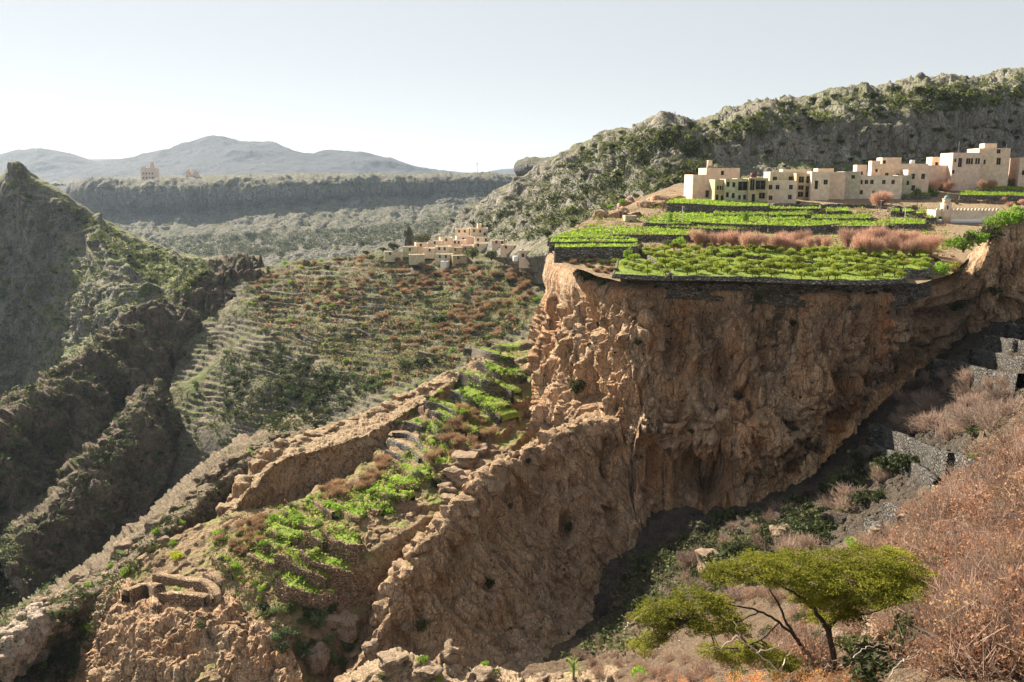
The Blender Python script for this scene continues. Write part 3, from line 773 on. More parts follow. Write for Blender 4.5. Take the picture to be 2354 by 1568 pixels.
terrain("cliff", SLAB + n * a[..., None], M['slab'])

# pale rock ledge at the near edge of the gully
g = patch([
    [(760, 1640, 104), (900, 1570, 100), (1010, 1590, 98), (1160, 1610, 95), (1300, 1610, 92), (1400, 1600, 92), (1540, 1600, 88)],
    [(770, 1590, 93), (800, 1560, 92), (850, 1528, 90), (900, 1500, 88), (960, 1506, 87), (1010, 1530, 86), (1040, 1496, 86.5), (1062, 1540, 85), (1110, 1535, 84), (1160, 1552, 83), (1210, 1562, 82), (1300, 1556, 80), (1400, 1545, 80), (1540, 1540, 76)],
    [(770, 1600, 90), (850, 1548, 86), (900, 1524, 83.5), (960, 1530, 82.5), (1010, 1556, 82), (1050, 1545, 82.5), (1110, 1560, 80), (1160, 1574, 79), (1300, 1580, 76), (1400, 1575, 76), (1540, 1570, 72)],
    [(740, 1720, 87), (850, 1660, 83), (960, 1640, 79.5), (1110, 1660, 77), (1300, 1680, 73), (1540, 1670, 68)],
    [(700, 1950, 82), (850, 1900, 78), (960, 1880, 75), (1110, 1880, 72), (1300, 1880, 68), (1540, 1850, 62)]], 300, 130)
terrain("ledge", rough(g, [('r', (5, 5, 6), 0.7, 4), ('b', (2.4, 2.4, 2.4), 0.55, 0), ('b', (0.9, 0.9, 0.9), 0.22, 0)]), M['spur_rock'])

# shaded gully and the near slope
g = patch([
    [(1380, 1200, 149), (1500, 1180, 145), (1600, 1180, 139), (1740, 1180, 137), (1850, 1120, 140), (1950, 1040, 146), (2030, 950, 150), (2150, 850, 156), (2260, 760, 160), (2420, 730, 158), (2700, 700, 150)],
    [(1390, 1330, 138), (1470, 1320, 135), (1560, 1300, 129), (1700, 1260, 120), (1850, 1200, 119), (1980, 1110, 122), (2080, 1000, 126), (2200, 900, 130), (2300, 835, 132), (2450, 790, 130), (2700, 760, 120)],
    [(1370, 1440, 132), (1440, 1425, 127), (1550, 1400, 116), (1700, 1350, 104), (1850, 1290, 101), (2000, 1210, 100), (2120, 1120, 100), (2230, 1020, 101), (2330, 930, 102), (2470, 870, 100), (2700, 820, 94)],
    [(1250, 1540, 118), (1380, 1525, 108), (1480, 1505, 96), (1620, 1460, 81), (1800, 1410, 70), (1980, 1310, 68), (2120, 1220, 70), (2250, 1110, 74), (2354, 1000, 77), (2480, 930, 77), (2700, 880, 72)],
    [(1150, 1620, 92), (1300, 1610, 82), (1420, 1590, 70), (1600, 1550, 57), (1800, 1500, 47), (2000, 1410, 44), (2150, 1320, 46), (2280, 1220, 49), (2380, 1130, 52), (2500, 1060, 52), (2700, 1000, 50)],
    [(1050, 1760, 76), (1250, 1720, 62), (1420, 1670, 50), (1600, 1620, 39), (1800, 1570, 31), (2000, 1530, 28), (2150, 1480, 28), (2280, 1420, 30), (2400, 1360, 31), (2520, 1310, 31), (2750, 1250, 30)],
    [(900, 2200, 45), (1200, 2100, 36), (1420, 2000, 28), (1600, 1950, 22), (1800, 1900, 18), (2000, 1850, 16), (2200, 1800, 16), (2400, 1750, 16), (2600, 1700, 16), (2800, 1680, 16), (3000, 1650, 16)],
    [(500, 4200, 14), (1000, 3800, 12), (1400, 3500, 10), (1700, 3300, 9), (1900, 3200, 8), (2100, 3100, 8), (2400, 3000, 8), (2700, 2900, 8), (3000, 2900, 8), (3300, 2900, 8), (3600, 2900, 8)]], 460, 420,
    vw=[120, 110, 120, 110, 130, 150, 60])
g = rough(g, [('f', 9, 1.0, 4), ('r', 3, 0.35, 4), ('f', 0.8, 0.1, 3)])
NEAR = g.copy()
dk = np.clip((g[..., 1] - 74) / 10, 0, 1)
n_ = normals(g)
g = g + n_ * (dk * (1.5 * ridged(g / 4.2, 4) + 0.5 * ridged(g / 1.4, 3)))[..., None]
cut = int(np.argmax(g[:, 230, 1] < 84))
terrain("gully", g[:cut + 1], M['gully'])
terrain("hillside", g[cut:], M['slope'])

BVH = BVHTree.FromPolygons(np.concatenate(TV).tolist(), np.concatenate(TF).tolist())
GV, GF, GN = [], [], 0
BVH2 = None
def add_ground(g):
    global GN
    GV.append(np.asarray(g, np.float32).reshape(-1, 3))
    GF.append(grid_faces(*g.shape[:2]) + GN)
    GN += GV[-1].shape[0]
def refresh():
    global BVH2
    BVH2 = BVHTree.FromPolygons(np.concatenate(GV).tolist(), np.concatenate(GF).tolist())
def hit(x, y):
    r = ray(x, y)
    h = BVH.ray_cast(Vector((0, 0, 0)), r)
    if BVH2 is not None:
        k = BVH2.ray_cast(Vector((0, 0, 0)), r)
        if k[0] is not None and (h[0] is None or k[3] < h[3]):
            return k[0]
    return h[0]
# ---------------------------------------------------------------- kit of shapes (all quads)
class MB:
    def __init__(s):
        s.v, s.f, s.k = [], [], 0
    def add(s, v, f):
        v = np.asarray(v, float).reshape(-1, 3)
        s.v.append(v)
        s.f.append(np.asarray(f, int).reshape(-1, 4) + s.k)
        s.k += len(v)
        return s
    def box(s, x0, x1, y0, y1, z0, z1):
        v = [(x, y, z) for x in (x0, x1) for y in (y0, y1) for z in (z0, z1)]
        return s.add(v, [(0, 1, 3, 2), (4, 6, 7, 5), (0, 4, 5, 1), (2, 3, 7, 6), (0, 2, 6, 4), (1, 5, 7, 3)])
    def tube(s, pts, rad, n=6):
        pts = np.asarray(pts, float)
        m = len(pts)
        rad = np.broadcast_to(np.asarray(rad, float), (m,))
        t = np.gradient(pts, axis=0)
        t /= np.linalg.norm(t, axis=1, keepdims=True) + 1e-9
        ref = np.where(np.abs(t[:, 2:3]) > 0.9, np.array([[1.0, 0, 0]]), np.array([[0, 0, 1.0]]))
        a = np.cross(t, ref)
        a /= np.linalg.norm(a, axis=1, keepdims=True) + 1e-9
        b = np.cross(t, a)
        an = np.linspace(0, 2 * math.pi, n, endpoint=False)
        v = pts[:, None] + rad[:, None, None] * (np.cos(an)[None, :, None] * a[:, None] + np.sin(an)[None, :, None] * b[:, None])
        idx = np.arange(m * n).reshape(m, n)
        nx = np.roll(idx, -1, axis=1)
        f = np.stack([idx[:-1], nx[:-1], nx[1:], idx[1:]], -1).reshape(-1, 4)
        s.add(v, f)
        e = s.k - n
        if n == 6:
            s.f.append(np.array([(e, e + 1, e + 2, e + 3), (e, e + 3, e + 4, e + 5)]))
        elif n == 4:
            s.f.append(np.array([(e, e + 1, e + 2, e + 3)]))
        return s
    def leaves(s, c, size, r, aspect=0.5, flat=0.0):
        """one quad leaf at every point of c, randomly turned; flat = how level they lie."""
        c = np.asarray(c, float)
        n = len(c)
        a = r.normal(size=(n, 3))
        a[:, 2] *= (1 - flat)
        a /= np.linalg.norm(a, axis=1, keepdims=True) + 1e-9
        b = r.normal(size=(n, 3))
        b[:, 2] *= (1 - flat)
        b -= (b * a).sum(1, keepdims=True) * a
        b /= np.linalg.norm(b, axis=1, keepdims=True) + 1e-9
        L = (size * r.uniform(0.6, 1.35, n))[:, None]
        W = L * aspect
        # slightly pointed leaf: diamond
        v = np.stack([c - a * L, c + b * W * 0.9, c + a * L, c - b * W * 0.9], 1)
        return s.add(v, np.arange(n * 4).reshape(n, 4))
    def twigs(s, p0, p1, w, r):
        p0, p1 = np.asarray(p0, float), np.asarray(p1, float)
        n = len(p0)
        t = p1 - p0
        b = np.cross(t, r.normal(size=(n, 3)))
        b /= np.linalg.norm(b, axis=1, keepdims=True) + 1e-9
        v = np.stack([p0 - b * w, p0 + b * w, p1 + b * w * 0.4, p1 - b * w * 0.4], 1)
        return s.add(v, np.arange(n * 4).reshape(n, 4))
    def mesh(s, name, mat, smooth=False):
        return mesh_np(name, np.concatenate(s.v), np.concatenate(s.f), mat, smooth)

def shell(n, c, rad, r, inner=0.55, under=0.35):
    """points in the outer part of an ellipsoid, fewer on its underside."""
    d = r.normal(size=(n * 2, 3))
    d /= np.linalg.norm(d, axis=1, keepdims=True)
    keep = (d[:, 2] > -0.15) | (r.random(n * 2) < under)
    d = d[keep][:n]
    q = r.uniform(inner ** 3, 1, len(d)) ** (1 / 3)
    bump = 1 + 0.25 * perlin(d * 2.2 + r.uniform(0, 50))
    return np.asarray(c) + d * (q * bump)[:, None] * np.asarray(rad)

def crown_pts(seed, blobs, n, inner=0.55, under=0.35):
    r = np.random.default_rng(seed)
    tot = sum(b[1][0] * b[1][1] for b in blobs)
    return np.concatenate([shell(max(4, int(n * b[1][0] * b[1][1] / tot)), b[0], b[1], r, inner, under) for b in blobs])

def rand_blobs(seed, k, spread=0.55, rad=0.5, h=0.7, base=0.35):
    r = np.random.default_rng(seed)
    out = [((0, 0, base + h * 0.35), (rad * 1.15, rad * 1.15, h * 0.5))]
    for i in range(k):
        a = 2 * math.pi * (i + r.random()) / k
        q = spread * r.uniform(0.6, 1)
        rr = rad * r.uniform(0.55, 0.95)
        out.append(((math.cos(a) * q, math.sin(a) * q, base + h * r.uniform(0.1, 0.6)), (rr, rr, rr * r.uniform(0.6, 0.9))))
    return out

def shrub_mesh(name, seed, mat, n=260, size=0.12, k=5, flat=0.0, base=0.15, h=0.75, twig=40, inner=0.5):
    """unit shrub about 2 wide and 1.2 tall."""
    r = np.random.default_rng(seed)
    m = MB()
    m.leaves(crown_pts(seed, rand_blobs(seed, k, base=base, h=h), n, inner), size, r, 0.55, flat)
    if twig:
        p1 = crown_pts(seed + 1, rand_blobs(seed, k, base=base, h=h), twig, 0.7)
        p0 = p1 * np.array([0.12, 0.12, 0.0])
        m.twigs(p0, p1, 0.018, r)
    return m.mesh(name, mat)

def bare_mesh(name, seed, mat, n=420, k=6, base=0.2, h=0.9, w=0.012, ln=0.34, leaf=0, leafsize=0.05):
    """leafless twiggy shrub crown."""
    r = np.random.default_rng(seed)
    m = MB()
    p = crown_pts(seed, rand_blobs(seed, k, base=base, h=h), n, 0.35, 0.5)
    ctr = np.array([0, 0, base * 0.4])
    d = p - ctr
    d /= np.linalg.norm(d, axis=1, keepdims=True)
    d = d + r.normal(size=d.shape) * 0.45 + np.array([0, 0, 0.25])
    m.twigs(p - d * ln * 0.6, p + d * ln * 0.5, w, r)
    q = crown_pts(seed + 5, rand_blobs(seed, k, base=base, h=h), max(12, n // 14), 0.4)
    m.twigs(q * np.array([0.1, 0.1, 0.0]), q, w * 2.0, r)
    if leaf:
        m.leaves(crown_pts(seed + 9, rand_blobs(seed, k, base=base, h=h), leaf, 0.4, 0.6), leafsize, r, 0.6)
    return m.mesh(name, mat)

def rock_mesh(name, seed, mat, n=7, amp=0.35):
    r = np.random.default_rng(seed)
    m = MB()
    t = np.linspace(-1, 1, n)
    for ax in range(3):
        for sg in (-1, 1):
            a, b = np.meshgrid(t, t)
            p = np.stack([a, b, np.full_like(a, sg)], -1)
            p = np.roll(p, ax, axis=-1)
            q = p / np.maximum(np.linalg.norm(p, axis=-1, keepdims=True), 1e-6)
            p = p * 0.45 + q * 0.75
            p = p * (1 + amp * perlin(q * 1.3 + seed * 3.1)[..., None] + 0.12 * ridged(q * 3 + seed, 2)[..., None])
            f = grid_faces(n, n)
            m.add(p, f if sg > 0 else f[:, ::-1])
    return m.mesh(name, mat)

# foliage colours
L = {}
L['crop'] = leaf_mat("crop_leaf", (0.17, 0.27, 0.03), (0.28, 0.40, 0.045), (0.40, 0.46, 0.085), 0.45, 0.35)
L['crop_dull'] = leaf_mat("dull_crop_leaf", (0.10, 0.13, 0.03), (0.18, 0.22, 0.05), (0.25, 0.24, 0.08), 0.35, 0.4)
L['orchard'] = leaf_mat("orchard_leaf", (0.16, 0.20, 0.03), (0.30, 0.35, 0.05), (0.40, 0.43, 0.08), 0.45, 0.5)
L['bright'] = leaf_mat("bright_leaf", (0.14, 0.24, 0.03), (0.25, 0.40, 0.045), (0.36, 0.50, 0.06), 0.45, 0.6)
L['lime'] = leaf_mat("lime_leaf", (0.35, 0.42, 0.03), (0.5, 0.55, 0.05), (0.6, 0.62, 0.09), 0.45, 0.6)
L['dark'] = leaf_mat("dark_leaf", (0.028, 0.038, 0.014), (0.055, 0.07, 0.025), (0.09, 0.105, 0.038), 0.25, 0.5)
L['olive'] = leaf_mat("olive_leaf", (0.06, 0.075, 0.025), (0.11, 0.13, 0.045), (0.17, 0.18, 0.07), 0.3, 0.5)
L['sage'] = leaf_mat("sage_leaf", (0.07, 0.10, 0.045), (0.13, 0.18, 0.075), (0.19, 0.25, 0.11), 0.3, 0.5)
L['rust'] = leaf_mat("rust_twig", (0.22, 0.14, 0.08), (0.35, 0.225, 0.13), (0.46, 0.33, 0.19), 0.35, 0.25)
L['pink'] = leaf_mat("pink_twig", (0.36, 0.21, 0.15), (0.54, 0.34, 0.25), (0.64, 0.44, 0.33), 0.4, 0.3)
L['redleaf'] = leaf_mat("red_leaf", (0.20, 0.095, 0.055), (0.38, 0.20, 0.12), (0.68, 0.48, 0.35), 0.35, 3.0)
L['greytwig'] = leaf_mat("grey_twig", (0.20, 0.145, 0.115), (0.35, 0.255, 0.20), (0.48, 0.37, 0.30), 0.3, 0.5)
L['orange'] = leaf_mat("orange_leaf", (0.5, 0.2, 0.06), (0.72, 0.36, 0.12), (0.85, 0.55, 0.28), 0.35, 2.5)
L['acacia'] = leaf_mat("acacia_leaf", (0.13, 0.14, 0.014), (0.25, 0.255, 0.03), (0.42, 0.40, 0.06), 0.45, 1.6)
M['bark'] = plain_mat("bark", (0.06, 0.045, 0.035), 0.4, 6, 0.9, 0.4)
M['grey_bark'] = plain_mat("grey_bark", (0.20, 0.15, 0.12), 0.3, 5, 0.9)
M['dead_wood'] = plain_mat("dead_wood", (0.5, 0.42, 0.34), 0.25, 5, 0.8)
M['boulder'] = rock_mat("boulder_rock", (0.46, 0.34, 0.24), (0.36, 0.25, 0.165), (0.15, 0.11, 0.08), (0.46, 0.35, 0.24), sc=1.2, streak=0.8)

def inside(poly, x, y):
    c = False
    j = len(poly) - 1
    for i in range(len(poly)):
        xi, yi = poly[i]
        xj, yj = poly[j]
        if (yi > y) != (yj > y) and x < (xj - xi) * (y - yi) / (yj - yi) + xi:
            c = not c
        j = i
    return c

def spots(poly, n, seed, sep=0.0, tries=30, noise=0.0, far=0.0):
    """n ground points seen inside a survey polygon."""
    r = random.Random(seed)
    xs_, ys_ = [p[0] for p in poly], [p[1] for p in poly]
    out, px = [], []
    t = 0
    while len(out) < n and t < n * tries:
        t += 1
        x, y = r.uniform(min(xs_), max(xs_)), r.uniform(min(ys_), max(ys_))
        if not inside(poly, x, y) or any((x - a) ** 2 + (y - b) ** 2 < sep * sep for a, b in px):
            continue
        h = hit(x, y)
        if h is None or h.y < far:
            continue
        if noise and perlin(np.array([[h.x / noise, h.y / noise, seed]]))[0] < r.uniform(-0.35, 0.15):
            continue
        px.append((x, y))
        out.append(h)
    return out

_rs = random.Random(11)
def put(name, me, loc, s, label, cat, group, sz=None, rz=None):
    o = link(name, me, None, loc)
    k = s if isinstance(s, tuple) else (s * _rs.uniform(0.9, 1.1), s * _rs.uniform(0.9, 1.1), (sz or s) * _rs.uniform(0.85, 1.15))
    o.scale = k
    o.rotation_euler = (0, 0, _rs.uniform(0, 6.28) if rz is None else rz)
    return tag(o, label, cat, group)

def crest_rocks(pts, n, seed, s0, s1, mat, label, group):
    """broken outcrops standing along a ridge crest."""
    r = random.Random(seed)
    me = [rock_mesh("rock", seed + i, M[mat], 9, 0.6) for i in range(3)]
    a = np.asarray(pts, float)
    for i in range(n):
        t = (i + r.uniform(0.1, 0.9)) / n * (len(pts) - 1)
        k = int(t)
        x, y = a[k] + (a[k + 1] - a[k]) * (t - k)
        p = hit(x + r.uniform(-4, 4), y + r.uniform(4, 12))
        if p is None:
            continue
        s = r.uniform(s0, s1)
        lb, gp = where(label, group, p, s / (0.5 * (s0 + s1)))
        p.z -= 0.25 * s
        put("rock_outcrop", me[i % 3], p, (s * r.uniform(0.8, 1.4), s, s * r.uniform(0.6, 1.1)), lb, "rock", gp)

def trunk_mesh(name, seed, mat, h=0.45, r0=0.06, nb=5, reach=0.45):
    r = np.random.default_rng(seed)
    m = MB()
    m.tube([(0, 0, -0.15), (0.01, 0.01, h * 0.5), (0, 0.02, h)], [r0 * 1.2, r0, r0 * 0.8])
    for i in range(nb):
        a = 2 * math.pi * (i + r.random() * 0.6) / nb
        q = reach * r.uniform(0.7, 1.1)
        m.tube([(0, 0.02, h * 0.85), (math.cos(a) * q * 0.45, math.sin(a) * q * 0.45, h + 0.22), (math.cos(a) * q, math.sin(a) * q, h + 0.5)], [r0 * 0.6, r0 * 0.4, r0 * 0.15], 4)
    return m.mesh(name, mat, True)

def tree(name, loc, s, trunk, crown, label, cat, group, sz=None):
    e = empty(name, loc, _rs.uniform(0, 6.28))
    k = s * _rs.uniform(0.9, 1.1)
    e.scale = (k, k, (sz or s) * _rs.uniform(0.9, 1.1))
    tag(e, label, cat, group)
    link("trunk", trunk, e)
    link("crown", crown, e)
    return e

MARKS = [(1465, 605, "by the curved wall"), (1560, 630, "by the curved wall's low end"), (1560, 566, "by the leafy green tree"), (1765, 590, "below the bare trees"), (1760, 640, "at the cliff rim's middle"),
 (1865, 641, "over the darkest rim wall"), (2083, 640, "at the tip of the front terrace"), (1948, 606, "at the long wall's bend"), (2040, 617, "below the tall rose-brown trees"), (2138, 620, "beside the fresh green bush"),
 (1655, 600, "behind the curved wall"), (1660, 570, "below the dark strip of wall"), (1850, 570, "below the brightest field"), (1990, 575, "below the lamp post"), (2110, 570, "near the dome turret"),
 (2140, 437, "next to the house row"), (2220, 430, "before the arched windows"), (2300, 425, "before the stepped roof"), (2330, 470, "behind the end of the parapet"), (2290, 470, "behind the parapet"),
 # hills
 (1515, 300, "by the rocky horn on the skyline"), (1400, 330, "on the descending skyline"), (1640, 300, "on the grassy crest"), (1800, 265, "on the crest above the old house"), (1950, 240, "on the crest above the blossom tree"),
 (2100, 220, "on the crest above the long pink wall"), (2280, 200, "on the highest crest"), (1300, 450, "on the slope below the mesa nub"), (1200, 510, "above the lower village"), (1420, 440, "on the stony slope"), (1350, 530, "above the white house"),
 (1700, 350, "in the cliffs above the old house"), (1900, 340, "in the cliffs above the pale houses"), (2100, 330, "in the cliffs above the cream house"), (2280, 300, "in the cliffs above the big pink house"), (1560, 400, "in the shaded hollow"),
 (240, 520, "on the upper grassy flank"), (330, 570, "halfway down the grassy flank"), (420, 620, "on the lower grassy flank"), (120, 520, "on the dark crag"), (60, 650, "under the dark crag"), (250, 700, "on the scree rib"), (100, 780, "by the shadowed chute"),
 # ravine and valley
 (480, 660, "at the top of the ravine wall"), (400, 720, "on the ravine's upper edge"), (280, 800, "on the ravine's edge"), (160, 880, "on the jagged middle edge"), (60, 960, "on the lowest edge"), (330, 920, "on the sharp side peak"), (225, 1040, "on the lower side peak"),
 (120, 1180, "deep in the ravine"), (300, 1120, "under the side peaks"), (450, 900, "on the brown buttress"), (430, 1010, "on the dusty gully side"), (560, 950, "at the gully head"), (400, 1180, "on the rubble rib's middle"), (560, 1060, "on the rubble rib's top"),
 (270, 1290, "on the lower rib"), (120, 1420, "among the pale rubble"), (200, 1520, "in the shadow under the rib"), (60, 1540, "at the foot of the pale rubble"),
 (620, 660, "on the first terraces"), (720, 610, "along the upper edge of the terraces"), (850, 600, "under the first houses"), (980, 620, "below the village"), (1120, 620, "below the dark village trees"), (1180, 680, "near the big cliff"), (760, 680, "on the dark striped terraces"),
 (880, 700, "in the middle of the slope"), (1020, 720, "beside the round dark bush"), (1120, 760, "above the green spur fields"), (700, 770, "on the pale stepped ridge"), (800, 800, "in the hollow"), (930, 800, "below the grey wall"), (1010, 820, "above the rock fin"), (560, 820, "on the curved terraces"),
 (650, 880, "on the low terraces"), (760, 900, "by the sandy path"), (700, 950, "behind the rock fin"), (850, 880, "in the dip behind the fin"),
 # spur
 (1110, 830, "on the spur's top fields"), (1150, 890, "by the long dark wall"), (1000, 960, "beside the fin's end"), (1080, 980, "in the middle of the spur"), (1120, 1010, "at the spur's rocky rim"), (950, 1020, "on the bare grey steps"), (900, 1080, "under the fin's cliff"), (990, 1100, "by the rock steps"),
 (880, 1140, "over the small walls"), (760, 1120, "along the fin's foot"), (700, 1170, "at the first curved wall"), (750, 1220, "over the biggest curved wall"), (640, 1200, "at the left edge of the spur"), (660, 1260, "between the curved walls"), (720, 1280, "on the second curved wall"),
 (600, 1290, "on the dusty shoulder"), (700, 1350, "on the lowest curved wall"), (560, 1240, "by the spur's edge"), (530, 1270, "beside the bare terraces"), (720, 1420, "below the lowest wall"), (800, 1450, "by the lone boulder"), (640, 1440, "in the chute below the walls"), (460, 1450, "on the end cliff"),
 # near slope
 (2060, 920, "in the darkest shade"), (2250, 900, "below the grey stepped walls"), (2200, 980, "above the shaded wall"), (2330, 980, "over the sunlit wall end"), (2100, 1080, "beside the second wall"), (1850, 1170, "under the overhang"), (1700, 1230, "in the gully bed"), (1560, 1330, "at the cliff's foot"),
 (1930, 1240, "above the flat-topped tree"), (2060, 1200, "by the yellow rock"), (2180, 1150, "on the mid slope"), (2300, 1120, "under the sunlit wall"), (2200, 1280, "behind the flat-topped tree"), (2320, 1250, "on the upper near slope"), (2300, 1400, "on the near slope"), (2150, 1480, "beneath the tree's outer branches"),
 (2000, 1480, "beside the main trunk"), (1780, 1480, "beside the thin trunk"), (1500, 1500, "below the small crowns"), (1400, 1540, "by the spiky plant"), (2340, 1520, "at the slope's near edge"), (1650, 1540, "by the dry white branches"), (1280, 1520, "beside the pointed rock"), (1000, 1540, "on the pale ledge")]
_MK = np.array([(a, b) for a, b, _ in MARKS], float)
def where(label, group, p, k):
    x, y = proj(np.array(p))
    i = int(np.argmin((_MK[:, 0] - x) ** 2 + ((_MK[:, 1] - y) * 1.6) ** 2))
    sz = "small " if k < 0.92 else "large " if k > 1.07 else "mid-sized "
    ph = MARKS[i][2]
    return sz + label + " " + ph, group + ", " + sz + ph

def rank_labels():
    """things that would share a label are told apart by their order from the left."""
    by = {}
    for o in COL.objects:
        if o.parent is None and "category" in o and "label" in o:
            by.setdefault(o["label"], []).append(o)
    N = ["first", "second", "third", "fourth", "fifth", "sixth", "seventh", "eighth", "ninth", "tenth", "eleventh", "twelfth", "thirteenth", "fourteenth", "fifteenth", "sixteenth", "seventeenth", "eighteenth", "nineteenth", "twentieth"]
    for lb, v in by.items():
        if 2 <= len(v) <= 20:
            v.sort(key=lambda o: float(proj(np.array(o.location))[0]))
            for i, o in enumerate(v):
                sf = ", " + N[i] + " of " + str(len(v))
                o["label"] = lb + sf if len(v) > 2 and len((lb + sf).split()) > 13 else lb + (", the left of two" if i == 0 else ", the right of two") if len(v) == 2 else lb + ", " + N[i] + " of " + str(len(v)) + " from left"
# ---------------------------------------------------------------- materials for built things
M['stone_wall'] = stone_mat("dry_stone", (0.24, 0.21, 0.17), 1.7)
M['warm_wall'] = stone_mat("warm_dry_stone", (0.38, 0.27, 0.175), 2.2)
M['grey_wall'] = stone_mat("grey_dry_stone", (0.23, 0.215, 0.19), 1.7)
M['bed'] = plain_mat("field_soil", (0.15, 0.20, 0.03), 0.35, 0.7, 0.95)
M['dry_bed'] = plain_mat("dry_soil", (0.40, 0.29, 0.18), 0.25, 0.8, 0.95)
M['peach'] = plain_mat("peach_plaster", (0.68, 0.53, 0.39), 0.2, 0.9, 0.92, 0.35)
M['pinkish'] = plain_mat("pink_plaster", (0.66, 0.50, 0.40), 0.2, 0.9, 0.92, 0.35)
M['cream'] = plain_mat("cream_plaster", (0.68, 0.58, 0.44), 0.2, 0.9, 0.92, 0.35)
M['buff'] = plain_mat("buff_mud_plaster", (0.46, 0.37, 0.23), 0.3, 1.0, 0.95, 0.5)
M['greenish'] = plain_mat("grey_green_plaster", (0.46, 0.43, 0.31), 0.28, 1.0, 0.95, 0.5)
M['roof'] = plain_mat("flat_roof", (0.55, 0.43, 0.31), 0.12, 0.6, 0.95)
M['pane'] = plain_mat("dark_glass_and_gallery_shade", (0.03, 0.03, 0.028), 0.2, 2, 0.35)  # dark glass; in the open galleries it stands for the shade inside
M['frame'] = plain_mat("window_frame", (0.30, 0.24, 0.17), 0.2, 2, 0.6)
M['teal'] = plain_mat("teal_dome", (0.16, 0.26, 0.27), 0.15, 2, 0.5)
M['white'] = plain_mat("white_paint", (0.78, 0.75, 0.7), 0.05, 1, 0.7)
M['steel'] = plain_mat("grey_steel", (0.25, 0.25, 0.26), 0.1, 1, 0.5)
M['darkred'] = plain_mat("dark_red_tank", (0.12, 0.03, 0.03), 0.1, 1, 0.6)

def line_pts(pl, n):
    a = np.asarray(pl, float)
    s = np.r_[0, np.cumsum(np.hypot(*(a[1:, :2] - a[:-1, :2]).T) + 1e-3)]
    return herm(s / s[-1], a, np.linspace(0, 1, n))

_fr = np.random.default_rng(3)
def field(label, front, wall, back, crop='crop', dens=3.2, hgt=0.32, bed='bed', wmat='stone_wall', nu=None, skirt=None):
    """terrace field on the plateau: front edge line (top of its wall), wall height in survey units, back edge line."""
    nu = nu or max(10, int((front[-1][0] - front[0][0]) / 7))
    a = line_pts(front, nu)
    b = line_pts(back, nu)
    foot = PP(a[:, 0], a[:, 1] + wall)
    dd = foot[:, 1]
    top = P(a[:, 0], a[:, 1], dd)
    top[:, 2] = 0.5 * top[:, 2] + 0.5 * top[:, 2].mean() if np.ptp(a[:, 1]) < 6 else top[:, 2]
    bk = PP(b[:, 0], b[:, 1])
    bk[:, 2] += 0.1
    nv = 10
    t = np.linspace(0, 1, nv)[:, None, None]
    g = top[None] * (1 - t) + bk[None] * t
    g[..., 2] += 0.12 * fbm(g / 4, 2)
    c = g.reshape(-1, 3).mean(0)
    e = empty("terrace_field", c)
    tag(e, label, "field", "green terrace fields on the plateau")
    add_ground(g)
    link("soil_bed", mesh_np("soil_bed", g - c, grid_faces(nv, nu), M[bed]), e)
    # retaining wall: thick skirt round the front and sides
    ring = np.concatenate([g[::-1, 0], g[0, 1:], g[1:, -1]])
    ctr = g.mean((0, 1))
    m = MB()
    out = ring - ctr
    out[:, 2] = 0
    out /= np.linalg.norm(out, axis=1, keepdims=True) + 1e-6
    wob = 0.15 * fbm(ring / 1.5, 2)[:, None]
    h = 0.12
    r1 = ring + out * (0.05 + wob) + [0, 0, h]
    r0 = ring - out * 0.4 + [0, 0, h]
    lo = ring + out * 0.25
    lo[:, 2] -= skirt if skirt is not None else max(1.6, wall / F * dd.mean() + 1.0)
    k = len(ring)
    i = np.arange(k - 1)
    m.add(np.concatenate([r0, r1, lo]), np.concatenate([np.stack([i, i + 1, i + 1 + k, i + k], 1), np.stack([i + k, i + 1 + k, i + 1 + 2 * k, i + 2 * k], 1)]))
    me = m.mesh("retaining_wall", M[wmat])
    me.transform(Matrix.Translation(Vector(-c)))
    link("retaining_wall", me, e)
    if crop:
        area = np.linalg.norm(top[-1] - top[0]) * np.linalg.norm(bk[nu // 2] - top[nu // 2])
        n = int(min(6000, area * dens * 1.25))
        u, v = _fr.random(n), _fr.random(n)
        u = np.clip(u + 0.015 * _fr.normal(size=n), -0.02, 1.02)
        iu = np.clip((u * (nu - 1)).astype(int), 0, nu - 2)
        iv = np.clip((v * (nv - 1)).astype(int), 0, nv - 2)
        p = g[iv, iu] + (g[iv, iu + 1] - g[iv, iu]) * _fr.random((n, 1)) + (g[iv + 1, iu] - g[iv, iu]) * _fr.random((n, 1))
        p = p[fbm(p / 5, 3) > -0.2 - 0.3 * _fr.random()]
        p[:, 2] += hgt * _fr.random(len(p))
        m = MB().leaves(p - c, hgt * 0.95, _fr, 0.6, 0.25)
        o = link("crop", m.mesh("crop", L[crop]), e)
        o["kind"] = "stuff"
    return e

